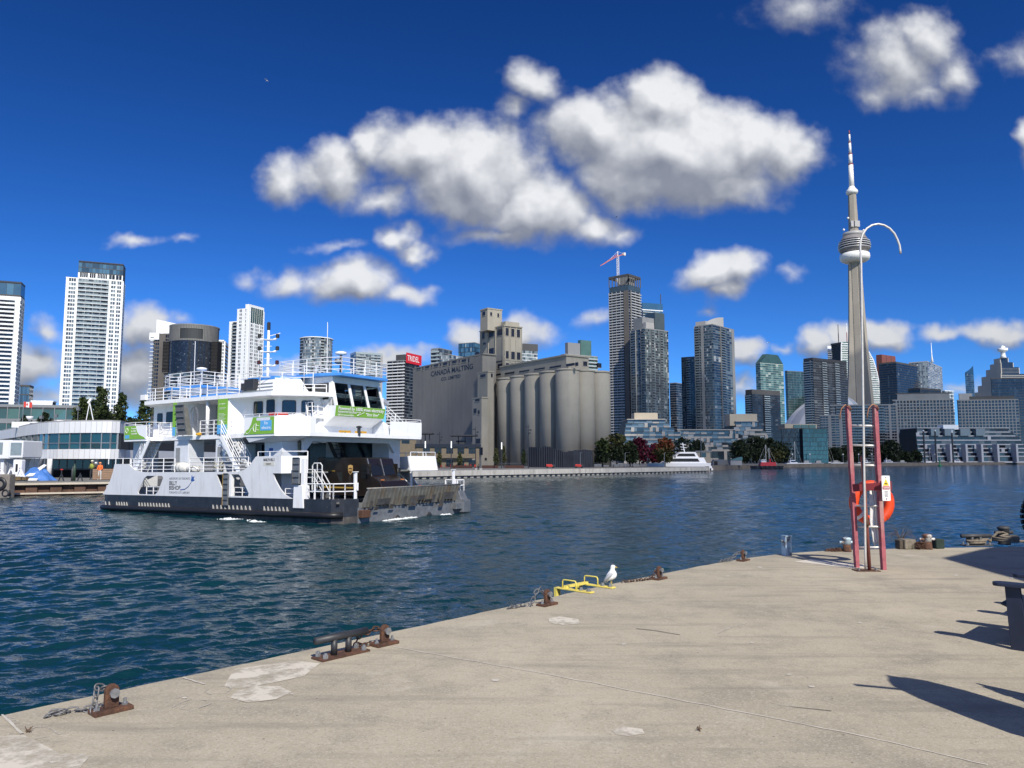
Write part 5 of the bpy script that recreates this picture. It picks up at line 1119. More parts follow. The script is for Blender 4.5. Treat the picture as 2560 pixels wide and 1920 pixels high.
def facade(t, f, nf, bays, wall, gl, z0=None, z1=None, wts=(5, 4, 2, 1), rail=BRAIL, slab=None, seed=1, pane_h=.68, balc_d=1.3, bands=True, mw=.12):
    """bays: list of (fraction of width, kind, columns); kinds wall / win / glass / balc"""
    rs = random.Random(seed); z0 = f.z0 if z0 is None else z0; z1 = f.z1 if z1 is None else z1; h = (z1 - z0) / nf
    tot = sum(b[0] for b in bays); u = 0; pn = MB(); slab = slab or wall
    def panes(u0, u1, n, hh, zo):
        w = (u1 - u0) / n
        for i in range(n):
            cb = rs.random()                     # one tint per column, painted to stand for reflected sky
            for k in range(nf):
                j = lambda: rs.uniform(-.02, .02); a, b_ = u0 + w*i + .09, u0 + w*(i+1) - .09; za, zb = z0 + h*k + zo, z0 + h*k + zo + hh
                pn.quad(f.p(a, za, .04 + j()), f.p(b_, za, .04 + j()), f.p(b_, zb, .04 + j()), f.p(a, zb, .04 + j()), (rs.choices((0, 1, 2, 3), wts)[0] if rs.random() < .45 else (0 if cb < wts[0]/sum(wts)*1.0 else 1 if cb < (wts[0]+wts[1])/sum(wts) else 2)))
    for fr, kind, n in bays:
        w = f.w * fr / tot; u0, u1 = u, u + w; u += w
        if kind == 'wall':
            f.box(MB(), u0, u1, z0, z1, 0, .35).build('wall_pier', wall, t)
        elif kind == 'win':
            panes(u0 + .1, u1 - .1, n, h*pane_h, h*(1-pane_h)*.6)
            me = f.box(MB(), u0, u1, 0, h*(1-pane_h), 0, .25).mesh('spandrel', wall)
            for k in range(nf): inst('spandrel', me, t, (0, 0, z0 + h*k - h*(1-pane_h)*.4))
            if n > 1:
                m = MB()
                for i in range(1, n): f.box(m, u0 + w*i/n - mw, u0 + w*i/n + mw, z0, z1, 0, .27)
                m.build('mullions', wall, t, kind='stuff')
        elif kind == 'glass':
            panes(u0, u1, n, h*.86, h*.12)
            if bands:
                me = f.box(MB(), u0, u1, 0, h*.12, 0, .10).mesh('floor_band', slab)
                for k in range(nf): inst('floor_band', me, t, (0, 0, z0 + h*k))
        elif kind == 'balc':
            panes(u0, u1, n, h*.80, h*.14)
            m = MB(); f.box(m, u0, u1, 0, h*.085, 0, balc_d, 0); f.box(m, u0, u1, h*.085, h*.42, balc_d-.06, balc_d, 1)
            for i in range(0, n + 1, 3): f.box(m, min(u0 + w*i/n, u1-.1), min(u0 + w*i/n + .1, u1), h*.085, h, .05, balc_d-.08, 0)
            me = m.mesh('balcony', [slab, rail])
            for k in range(nf): inst('balcony', me, t, (0, 0, z0 + h*k))
    if pn.f: pn.build('window_panes', gl, t, kind='stuff'); PANE_COUNT[0] += len(pn.f)
def prism_from(fp, z0, z1, name, mat, t):
    C, L, R = fp; D = L + R - C
    return MB().prism([(L.x, L.y), (C.x, C.y), (R.x, R.y), (D.x, D.y)], z0, z1).build(name, mat, t)
def tower(name, label, pxC, Y, ytop, a, L, R, nf, bl, br, wall, gl, cat='tower', z0=LAND, cap=1.2, capmat=None, **kw):
    fp = foot(pxC, Y, ytop, a, L, R); C, Lp, Rp = fp; z1 = atY(pxC, ytop, Y).z
    t = thing(name, label, cat)
    prism_from(fp, z0, z1, 'core', CORE, t)
    fl = Face(Lp, C, z0, z1); frr = Face(C, Rp, z0, z1)
    if bl: facade(t, fl, nf, bl, wall, gl, seed=int(pxC), **kw)
    if br: facade(t, frr, nf, br, wall, gl, seed=int(pxC) + 1, **kw)
    if cap:
        cc = (C + Lp + Rp) / 3; D = Lp + Rp - C; k = .25
        P = []
        for q in (Lp, C, Rp, D):
            v = (q - (Lp + Rp) / 2); P.append(q + v.normalized() * k)
        MB().prism([(q.x, q.y) for q in P], z1, z1 + cap).build('parapet', capmat or wall, t)
    return t, fp, fl, frr, z1
def roofbox(t, fp, z, h, s0=.25, s1=.75, r0=.2, r1=.8, mat=CONC_M, name='plant_room'):
    C, L, R = fp; q = lambda a, b: C + (L-C)*a + (R-C)*b
    P = [q(s1, r0), q(s0, r0), q(s0, r1), q(s1, r1)]
    return MB().prism([(p.x, p.y) for p in P], z, z + h).build(name, mat, t)

# ---- land
def land():
    shore = [(-900, -220), (-220, 13), (-62, 80), (-44.5, 89.5), (-40, 120), (-26, 148), (-16.5, 157), (58.5, 232), (66, 262), (76, 282), (129, 366), (262, 480), (394, 592), (900, 1010), (3000, 2000)]
    P = shore + [(6000, 9000), (-6000, 9000), (-6000, 200)]
    o = MB().prism(P[::-1], -2, LAND).build('ground', pm('city_ground', (.16, .16, .155), .9, var=.2, scale=.05), None); struct(o)
    return shore
SHORE = land()

# ---- white condo towers on the left
def white_towers():
    WB = [(1.7, 'wall', 1), (4, 'win', 3), (1.4, 'wall', 1), (18, 'balc', 12), (1.3, 'wall', 1), (2.6, 'win', 2), (1.0, 'wall', 1), (2.4, 'win', 2), (1.0, 'wall', 1)]
    t, fp, fl, fr, z = tower('condo_tower', 'tall white condominium tower with a navy glazed crown behind the poplars', 308, 540, 705, -22, 165, 313, 44, WB, [(1, 'wall', 1), (2, 'win', 2), (1, 'wall', 1)], CONC_W, GW_, rail=BRAIL, cap=.6)
    C, L, R = fp
    fpc = (C + (L-C)*.01, C + (L-C)*.80, C + (R-C)*.9)
    f2 = Face(fpc[1], fpc[0], z + .6, z + 12.5)
    prism_from(fpc, z + .6, z + 12.5, 'crown_core', CORE, t)
    facade(t, f2, 1, [(1, 'wall', 1), (4, 'win', 4), (1, 'wall', 1), (3, 'win', 3), (1, 'wall', 1), (5, 'win', 6), (1, 'wall', 1), (3, 'win', 2), (.6, 'wall', 1), (3, 'win', 2), (.6, 'wall', 1)], CONC_W, GB, z0=z + .6, z1=z + 4.4, pane_h=.75)
    facade(t, f2, 2, [(1, 'glass', 13)], CONC_D, GBL, z0=z + 4.6, z1=z + 11.6, wts=(3, 4, 3, 1), slab=CONC_D)
    prism_from(fpc, z + 11.6, z + 13.0, 'crown_cap', pm('navy_cap', (.015, .022, .04), .5), t)
    WB2 = [(14, 'balc', 9), (1, 'wall', 1)]
    t, fp, fl, fr, z = tower('condo_tower', 'white balconied condominium tower with a dark glazed top left of the taller one', 51, 490, 752, -22, ('m', 40), 61, 38, WB2, [(1, 'win', 2), (.3, 'wall', 1), (1, 'win', 2), (.3, 'wall', 1)], CONC_W, GB, rail=pm('balcony_white', (.66, .68, .70), .5, var=.03), cap=2.5)
    prism_from(fp, z + 2.5, z + 11.5, 'crown_core', CORE, t)
    for f in (Face(fp[1], fp[0], z + 2.6, z + 11), Face(fp[0], fp[2], z + 2.6, z + 11)): facade(t, f, 1, [(1, 'glass', 10)], CONC_D, GBL, wts=(3, 4, 3, 1), slab=CONC_D)
    prism_from(fp, z + 11.0, z + 12.4, 'crown_cap', MATS['navy_cap'], t)
    tower('glass_office', 'small dark glass office block with a tilted upper box beside the white tower', 74, 420, 967, -20, 50, 84, 9, [(1, 'glass', 8)], [(1, 'glass', 4)], CONC_D, GBL, cat='building', cap=1.0)
    t, fp, *_ = tower('low_building', 'long grey low-rise behind the terminal trees', 195, 300, 1020, -16, ('m', 120), ('m', 20), 4, [(1, 'win', 30)], None, CONC_M, GG, cat='building', cap=1.0)
    tower('white_shed', 'plain white block on the grey low-rise roofline', 132, 330, 1005, -16, 78, 140, 3, [(1, 'wall', 1)], None, CONC_W, GG, cat='building', cap=.5)
white_towers()

def dark_pair():
    # slab with white edge
    t, fp, fl, fr, z = tower('dark_slab_tower', 'dark grey slab tower with a white wedge rising behind the dark drum', 455, 470, 836, 8, 385, ('m', 18), 34, [(3, 'win', 3), (3, 'wall', 1), (2, 'win', 2), (2.4, 'wall', 1), (2.6, 'win', 2), (1, 'wall', 1)], None, CONC_B, GB, cap=.8)
    C, L, R = fp
    m = MB()
    for k in range(34): m.obox(Vector((L.x - .3, L.y + .3, 2 + k*(z-2)/34 + 1)), (1.0, 0, 0), (0, 2.0, 0), (0, 0, .18))
    m.build('edge_slabs', CONC_W, t, kind='stuff')
    zl, zr = zat(800, 476), zat(812, 476)
    xl, xr = kx(395, 815) * 476, kx(450, 815) * 476
    MB().hexa([(xl, 474, z-2), (xr, 474, z-2), (xr, 484, z-2), (xl, 484, z-2), (xl, 474, zl), (xr, 474, zr), (xr, 484, zr), (xl, 484, zl)]).build('white_wedge', CONC_W, t)
    MB().box(xl - 3, 471.5, z-3, xl + 3, 480, zat(832, 472)).build('white_wedge', CONC_W, t)
    # drum
    Y = 450; cx = kx(486, 850) * Y; r = (kx(545, 850) - kx(428, 850)) * Y / 2; zt = zat(811, Y - r); zd = zat(850, Y - r); zm = zat(930, Y - r)
    t = thing('dark_drum_tower', 'dark round glass tower with a grey tiled drum on top', 'tower', (cx, Y, 0))
    n = 48
    def arc(rr, a0=math.pi*.98, a1=2.02*math.pi, k=n): return [(rr*math.cos(a0+(a1-a0)*i/k), rr*math.sin(a0+(a1-a0)*i/k)) for i in range(k+1)]
    MB().lathe([(r-.3, LAND), (r-.3, zt)], n).build('core', CORE, t)
    for i in range(n):                                  # tiled drum panels
        a0, a1 = math.pi + math.pi*i/n, math.pi + math.pi*(i+1)/n
        if 22 <= i < 34: z0_, z1_ = ((zd, zd + (zt-zd)*.1), (zd + (zt-zd)*.78, zt))[0], None
        segs = [(zd, zt)] if not (21 <= i < 35) else [(zd, zd + (zt-zd)*.12), (zd + (zt-zd)*.76, zt)]
        for za, zb in segs:
            MB().quad((r*math.cos(a0+.006), r*math.sin(a0+.006), za), (r*math.cos(a1-.006), r*math.sin(a1-.006), za), (r*math.cos(a1-.006), r*math.sin(a1-.006), zb), (r*math.cos(a0+.006), r*math.sin(a0+.006), zb)).build('drum_panel', pm('drum_tile', (.15, .15, .145), .6, var=.1, scale=.3), t)
    MB().lathe([(r+.1, zt), (r+.1, zt+.6), (r-1, zt+.7)], n).build('rim', CONC_M, t)
    pn = MB(); rs = random.Random(3)
    nf = 22
    for k in range(nf):
        za = zm + (zd-zm)*k/nf; zb = zm + (zd-zm)*(k+.86)/nf
        for i in range(56):
            a0, a1 = math.pi + math.pi*(i+.06)/56, math.pi + math.pi*(i+.94)/56; rr = r - .25 + rs.uniform(-.03, .03)
            pn.quad((rr*math.cos(a0), rr*math.sin(a0), za), (rr*math.cos(a1), rr*math.sin(a1), za), (rr*math.cos(a1), rr*math.sin(a1), zb), (rr*math.cos(a0), rr*math.sin(a0), zb), rs.choices((0, 1, 2, 3), (7, 5, 1.2 if 22 < i < 34 else .3, .15))[0])
    pn.build('window_panes', GB, t, True, kind='stuff')
    # lower balcony rings
    nb = 18; hb = (zm - LAND) / nb
    for k in range(nb):
        zb = LAND + hb*k
        MB().lathe([(r-.5, zb), (r+1.6, zb), (r+1.6, zb+.35), (r-.5, zb+.35)], n, sy=1).build('balcony_ring', CONC_D, t)
    pn = MB()
    for k in range(nb):
        zb = LAND + hb*k
        for i in range(44):
            a0, a1 = math.pi + math.pi*(i+.04)/44, math.pi + math.pi*(i+.96)/44
            for rr, za, zc, ch in ((r+1.55, zb+.35, zb+1.35, (3, 4, 4, 2)), (r-.2, zb+.4, zb+hb-.2, (6, 3, 1, .5))):
                pn.quad((rr*math.cos(a0), rr*math.sin(a0), za), (rr*math.cos(a1), rr*math.sin(a1), za), (rr*math.cos(a1), rr*math.sin(a1), zc), (rr*math.cos(a0), rr*math.sin(a0), zc), rs.choices((0, 1, 2, 3), ch)[0])
    pn.build('balcony_glazing', GA, t, kind='stuff')
    for s_ in (-1, 1):
        for k in range(22):
            za = zm + (zd-zm)*k/22
            MB().obox((s_*(r+.3), -2 + 0, za+1.0), (1.8, 0, 0), (0, 3.5, 0), (0, 0, .7)).build('side_balcony', CONC_D, t)
dark_pair()

tower('grey_white_tower', 'slim grey and white gridded tower between the dark drum and the stepped white tower', 560, 640, 853, -12, 546, 578, 34, [(1, 'win', 3), (.3, 'wall', 1), (1, 'win', 3)], [(1, 'balc', 4)], CONC_W, GB, cap=1)
def white_stepped():
    t, fp, fl, fr, z = tower('white_stepped_tower', 'white tower with a louvred crown and thin window strips behind the ferry mast', 622, 620, 772, 22, 594, 661, 42, [(2, 'wall', 1), (2.2, 'win', 2), (3, 'wall', 1), (.8, 'win', 1), (2, 'wall', 1)], [(1.6, 'wall', 1), (2.2, 'win', 2), (1, 'wall', 1), (3, 'win', 3), (.8, 'wall', 1), (2.4, 'win', 2), (.6, 'wall', 1)], CONC_W, GW_, wts=(5, 4, 3, 3), cap=.6)
    C, L, R = fp; fpc = (C, C + (L-C)*.04, C + (R-C)*.98)
    prism_from((C + (R-C)*.02, C + (L-C)*.3, C + (R-C)*.98), z + .6, zat(760, 620) , 'crown', CONC_W, t)
    f = Face(C, R, z - 14, z); m = MB()
    f.box(m, f.w*.1, f.w*.9, z - 10.5, z + 1.8, .36, .42); m.build('crown_screen', GG[0], t)
    for i in range(7): f.box(MB(), f.w*(.1+.8*i/6)-.1, f.w*(.1+.8*i/6)+.1, z-10.5, z+1.8, .42, .6).build('crown_fin', CONC_W, t)
    tower('white_balcony_wing', 'white wing with curved stacked balconies on the stepped tower flank', 596, 640, 805, 18, 574, ('m', 14), 40, [(1.2, 'wall', 1), (2, 'balc', 3)], None, CONC_W, GB, cap=.8, rail=BRAILD)
white_stepped()

def round_tower():
    Y = 780; cx = kx(790, 900) * Y; r = (kx(830, 900) - kx(750, 900)) * Y / 2; zt = zat(843, Y - r)
    t = thing('round_glass_tower', 'round glass tower with stacked balconies and a ring roof', 'tower', (cx, Y, 0)); n = 40; nf = 40; h = (zt - LAND) / nf; rs = random.Random(9)
    MB().lathe([(r-.6, LAND), (r-.6, zt)], n).build('core', CORE, t)
    pn = MB()
    for k in range(nf):
        za = LAND + h*k
        MB().lathe([(r-.8, za), (r+.15, za), (r+.15, za+.3), (r-.8, za+.3)], n).build('floor_ring', CONC_G, t)
        for i in range(30):
            bal = i in (5, 6, 7, 15, 20, 21); a0, a1 = math.pi + math.pi*(i+.05)/30, math.pi + math.pi*(i+.95)/30; rr = r - (.9 if bal else .1) + rs.uniform(-.05, .05)
            pn.quad((rr*math.cos(a0), rr*math.sin(a0), za+.3), (rr*math.cos(a1), rr*math.sin(a1), za+.3), (rr*math.cos(a1), rr*math.sin(a1), za+h), (rr*math.cos(a0), rr*math.sin(a0), za+h), rs.choices((0, 1, 2, 3), (8, 2, .3, .1) if bal else (2, 4, 4, 2))[0])
            if bal: pn.quad((r*math.cos(a0), r*math.sin(a0), za+.3), (r*math.cos(a1), r*math.sin(a1), za+.3), (r*math.cos(a1), r*math.sin(a1), za+1.4), (r*math.cos(a0), r*math.sin(a0), za+1.4), 2)
    pn.build('window_panes', GW_, t, kind='stuff')
    MB().lathe([(r+.6, zt), (r+.6, zt+.8), (r-2, zt+.8)], n).build('ring_roof', CONC_W, t)
round_tower()
tower('pale_glass_block', 'pale glass apartment block behind the ferry radar rail', 884, 820, 884, -20, 872, 957, 36, [(1, 'glass', 3)], [(2, 'balc', 5), (1, 'glass', 3), (2, 'balc', 5), (.5, 'wall', 1)], CONC_G, GW_, wts=(2, 4, 4, 3), cap=2.2, capmat=BRAIL) if False else tower('pale_glass_block', 'pale glass apartment block behind the ferry radar rail', 890, 820, 884, 60, 876, 957, 36, [(1, 'glass', 3)], [(2, 'balc', 5), (1, 'glass', 3), (2, 'balc', 5), (.5, 'wall', 1)], CONC_G, GW_, wts=(2, 4, 4, 3), cap=2.2, capmat=BRAIL)
def tridel():
    t, fp, fl, fr, z = tower('sign_topped_block', 'dark balconied apartment block carrying a red rooftop sign', 1014, 700, 902, 25, 969, 1049, 32, [(1, 'balc', 10)], [(1, 'glass', 8)], CONC_M, GB, wts=(3, 4, 3, 2), cap=.8, rail=pm('balcony_pale', (.60, .62, .64), .5, var=.04))
    roofbox(t, fp, z + .8, 6, .1, .7, .2, .8, CONC_D)
    f = Face(fp[0] + (fp[2]-fp[0])*.0, fp[2], z, z + 6); rd = pm('sign_red', (.62, .02, .035), .5, var=0)
    u0, z0_ = f.hit(1014, 907); u1, z1_ = f.hit(1050, 892)
    b = f.box(MB(), u0 - .2, u1 + 1, z0_, z1_ + 1, .6, 1.2).build('red_sign', rd, t)
    text('TRIDEL', (z1_-z0_)*.85, WHITE2, b, f.p(u0 + 1.0, z0_ + (z1_-z0_)*.28, 1.23), f.d, (0, 0, 1), f.n, width=(u1-u0)*.82, bold=.06)
tridel()
tower('stacked_block', 'grey glass block stepping behind the malting plant left end', 1100, 640, 872, 30, 1079, 1130, 30, [(1, 'balc', 4)], [(1, 'glass', 6)], CONC_M, GW_, cap=.8)
tower('pale_low_block', 'pale glazed block just above the malting wall', 1128, 600, 888, 30, 1098, 1168, 30, [(1, 'glass', 7)], [(1, 'glass', 7)], CONC_G, GW_, wts=(1, 3, 4, 3), cap=.5)
tower('blue_glass_block', 'blue glass office block behind the malting tower', 1186, 620, 857, 25, 1146, 1206, 26, [(1, 'glass', 12)], [(1, 'glass', 4)], CONC_M, GBL, wts=(3, 5, 3, .4), cap=.5, bands=False)
t_, fp_, fl_, fr_, z_ = tower('black_capped_block', 'white gridded block with a black cap right of the malting tower', 1304, 560, 876, 68, 1298, 1344, 34, [(1, 'glass', 2)], [(1, 'glass', 9)], CONC_W, GW_, wts=(2, 3, 4, 3), cap=5.2, capmat=CONC_D)
t_, fp_, fl_, fr_, z_ = tower('terraced_glass_block', 'stepped grey glass block above the malting gallery', 1412, 600, 886, 60, 1402, 1492, 30, [(1, 'balc', 3)], [(1, 'balc', 9)], CONC_G, GG, cap=.5)
roofbox(t_, fp_, z_, 10, .2, .9, .12, .5, CONC_M); roofbox(t_, fp_, z_, 13, .25, .9, .52, .86, GG[1])

# ---- malting plant
def malting():
    MC = pm('malting_concrete', (.30, .28, .235), .85, var=.10, scale=.12, c2=(.18, .175, .16), c2s=.35, c2t=(.5, .75), c2amt=.5, streak=True)
    MC_SHADE = pm('malting_concrete_shaded', (.20, .192, .175), .85, var=.08, scale=.12, c2=(.14, .135, .13), c2s=.5, c2t=(.45, .75), c2amt=.7, streak=True)  # darker copy of the concrete: the wall's weaker sun put into its colour
    NAVY = pm('malting_window', (.008, .010, .022), .4, var=.2, scale=.5)
    t = thing('malting_plant', 'grey concrete malting plant with round grain silos and painted company name', 'grain silo', (0, 0, 0))
    e1, e2 = V2(.828, .56), V2(-.56, .828); c5 = V2(kx(1419, 925) * 248, 248)
    zc = zat(921, 244)
    def silo(c, r, z):
        MB().lathe([(r, 0), (r, z), (r*.97, z+.15)], 40, (c.x, c.y, 0)).build('silo', MC, t, True)
        for k in range(1, 14): MB().lathe([(r-.1, z*k/14), (r+.012, z*k/14), (r+.012, z*k/14+.06), (r-.1, z*k/14+.06)], 40, (c.x, c.y, 0)).build('pour_line', MC, t, True) if k % 3 == 0 else None
        MB().lathe([(r+.18, z-.5), (r+.18, z), (r-.5, z+.25)], 40, (c.x, c.y, 0)).build('rim', MC, t, True)
    silo(c5, 4.0, zc)
    for i in range(1, 5): silo(c5 + e2 * 8.75 * i, 4.0, zc)
    for i in (1, 2): silo(c5 + V2(5.5, 3.5) * i, 3.7, zc)
    silo(c5 + e2*4.3 + e1*6, 3.5, zc - .5)
    mid = MB(); b0 = c5 + e1*2.5 - e2*1; b1 = c5 + e1*2.5 + e2*38; b2 = b1 + e1*9; b3 = b0 + e1*9
    mid.prism([(b1.x, b1.y), (b0.x, b0.y), (b3.x, b3.y), (b2.x, b2.y)], 0, zc - 1).build('interstice_wall', MC, t)
    # gallery over the silos
    g0 = c5 - e2*.9 + e1*(-1.2); gl = 39; gw = 9.3; zg = zat(889, 246)
    P = [g0 + e2*gl, g0, g0 + e1*gw, g0 + e1*gw + e2*gl]
    MB().prism([(p.x, p.y) for p in P], zc - .6, zg).build('gallery', MC, t)
    MB().prism([(p.x, p.y) for p in (g0 + e2*gl - e1*.4, g0 - e2*.4 - e1*.4, g0 + e1*(gw+.4) - e2*.4, g0 + e1*(gw+.4) + e2*gl)], zg, zg + .5).build('gallery_roof', MC, t)
    fl = Face(P[0], P[1], zc, zg); fr = Face(P[1], P[2], zc, zg)
    def w(f, x0, y0, x1, y1, nm='window'):
        u0, za = f.hit(x0, y1); u1, zb = f.hit(x1, y0)
        f.box(MB(), u0, u1, za, zb, -.5, .03).build(nm, NAVY, t)
        o = MB(); f.box(o, u0-.15, u1+.15, za-.15, za, .0, .12); o.build('sill', MC, t)
    r5 = lambda x, y: (1000 + x/3.607, 740 + y/3.607)
    def wr(f, x0, y0, x1, y1): a = r5(x0, y0); b = r5(x1, y1); w(f, a[0], a[1], b[0], b[1])
    for q in ((865, 697, 910, 722), (945, 680, 1033, 712), (1075, 662, 1167, 692), (1210, 642, 1306, 672), (1350, 622, 1452, 655), (1498, 603, 1565, 636), (1580, 597, 1598, 632)): wr(fl, *q)
    for q in ((1652, 592, 1688, 630), (1782, 607, 1816, 645)): wr(fr, *q)
    def block(pxC, Y, ytop, L, R, wall, nm, zlow=0, eave=.5):
        fp = foot(pxC, Y, ytop, 56, L, R); z = atY(pxC, ytop, Y).z
        prism_from(fp, zlow, z, nm, wall, t)
        C, Lp, Rp = fp; D = Lp + Rp - C; cc = (Lp + Rp) / 2
        MB().prism([((q + (q-cc).normalized()*eave).x, (q + (q-cc).normalized()*eave).y) for q in (Lp, C, Rp, D)], z, z + .45).build('eave', wall, t)
        return Face(Lp, C, 0, z), Face(C, Rp, 0, z), z
    bl_, br_, zb = block(1206, 276, 886, 1033, 1240, MC_SHADE, 'stock_house')
    for q in ((150, 640, 186, 668), (203, 632, 211, 672), (228, 622, 264, 656), (282, 616, 290, 648), (306, 609, 343, 641), (362, 603, 370, 634), (388, 594, 426, 628), (441, 590, 449, 634), (470, 580, 511, 612), (529, 574, 538, 606), (556, 566, 596, 600), (615, 558, 626, 604), (677, 503, 705, 538)): wr(bl_, *q)
    f1, f2, zt = block(1259, 287, 815, 1201, 1304, MC, 'elevator_tower')
    for q in ((740, 325, 763, 390), (800, 308, 847, 378), (876, 292, 923, 362), (802, 466, 846, 580), (737, 512, 765, 570), (802, 620, 847, 666), (882, 606, 929, 654), (749, 418, 772, 442)): wr(f1, *q)
    for q in ((952, 290, 980, 357), (1003, 298, 1031, 366), (1054, 305, 1082, 372), (955, 498, 980, 563), (1003, 504, 1035, 570), (1054, 510, 1085, 574), (955, 606, 982, 650), (1004, 610, 1034, 654), (1058, 616, 1083, 647)): wr(f2, *q)
    for k in (0, .02, .35, .66, .97):
        f2.box(MB(), f2.w*k, f2.w*k+.35, 30, zt, 0, .25).build('pilaster', MC, t)
        f1.box(MB(), f1.w*k, f1.w*k+.3, 30, zt, 0, .22).build('pilaster', MC, t)
    for z in (zt - 13, zt - 22): f1.box(MB(), 0, f1.w, z, z+.4, 0, .18).build('string_course', MC, t); f2.box(MB(), 0, f2.w, z, z+.4, 0, .18).build('string_course', MC, t)
    p1, p2, zp = block(1219, 290, 772, 1201, 1255, MC, 'penthouse', zt - 1, .25)
    for q in ((742, 138, 769, 182),): wr(p1, *q)
    for q in ((813, 148, 830, 178), (878, 158, 894, 190)): wr(p2, *q)
    d0 = f2.p(f2.w*.12, zt+.45, -3); MB().obox(d0 + f2.d*4 + Vector((0, 0, .9)), f2.d*3.2, f2.n*1.6, (0, 0, .9)).build('roof_monitor', MC, t)
    x1, x2, zx = block(1219, 271, 930, 1194, 1234, MC, 'annex_tower', 0, .25)
    for q in ((725, 702, 772, 735),): wr(x1, *q)
    for q in ((820, 700, 836, 732),): wr(x2, *q)
    y1, y2, zy = block(1204, 267, 995, 1181, 1220, MC, 'annex_tower', 0, .25)
    for q in ((676, 926, 718, 952), (663, 1013, 690, 1060), (702, 1030, 718, 1066), (680, 1285, 724, 1333), (710, 1365, 735, 1435)): wr(y1, *q)
    for q in ((763, 1460, 783, 1482),): wr(y2, *q)
    # chute on the tower
    MB().bar(f1.p(f1.w*.06, zt - 20.5, .5), f1.p(f1.w*.32, zt - 28, .5), 1.0, 1.0).build('grain_chute', MC, t)
    # painted company name
    u0, z0_ = bl_.hit(1077, 940); u1, z1_ = bl_.hit(1182, 927)
    _, za = bl_.hit(1077, 941.5); _, zb2 = bl_.hit(1077, 929)
    text('CANADA MALTING', (zb2-za)/.72, NAVY, t, bl_.p(u0, za, .04), bl_.d, (0, 0, 1), bl_.n, width=u1-u0, bold=.05)
    u0, _ = bl_.hit(1103, 950); u1, _ = bl_.hit(1151, 945); _, za = bl_.hit(1103, 952); _, zb2 = bl_.hit(1103, 944)
    text('CO. LIMITED', (zb2-za)/.72, NAVY, t, bl_.p(u0, za, .04), bl_.d, (0, 0, 1), bl_.n, width=u1-u0, bold=.03)
    # dark mesh wrap round the foot of the silos
    wr_ = pm('debris_wrap', (.022, .027, .038), .8, var=.3, scale=.3, c2=(.06, .07, .085), c2s=.6, c2t=(.55, .75), c2amt=.6, streak=True)
    s = thing('debris_netting', 'dark blue-grey hoarding wrap draped round the silo feet', 'netting'); rs = random.Random(6)
    path = [(1322, 233), (1345, 230), (1368, 228), (1390, 226), (1410, 225), (1435, 226), (1460, 228), (1482, 231)]
    for (xa, ya), (xb, yb) in zip(path, path[1:]):
        A_, B_ = V2(kx(xa, 1150)*ya, ya), V2(kx(xb, 1150)*yb, yb); m = MB(); n = 8; hs = []
        tops = {1322: 1118, 1345: 1119, 1368: 1116, 1390: 1123, 1410: 1131, 1435: 1125, 1460: 1124, 1482: 1126}
        for i in range(n):
            p, q = A_.lerp(B_, i/n), A_.lerp(B_, (i+1)/n)
            zt_ = zat(tops[xa] + (tops[xb]-tops[xa])*i/n + rs.uniform(-1, 1), ya)
            o = .25 * (i % 2); m.hexa([p + Vector((0, -o, LAND)), q + Vector((0, o-.25, LAND)), q + Vector((0, .3, LAND)), p + Vector((0, .3, LAND)), p + Vector((0, -o, zt_)), q + Vector((0, o-.25, zt_ + rs.uniform(-.1, .1))), q + Vector((0, .3, zt_)), p + Vector((0, .3, zt_))])
        m.build('wrap_panel', wr_, s)
malting()

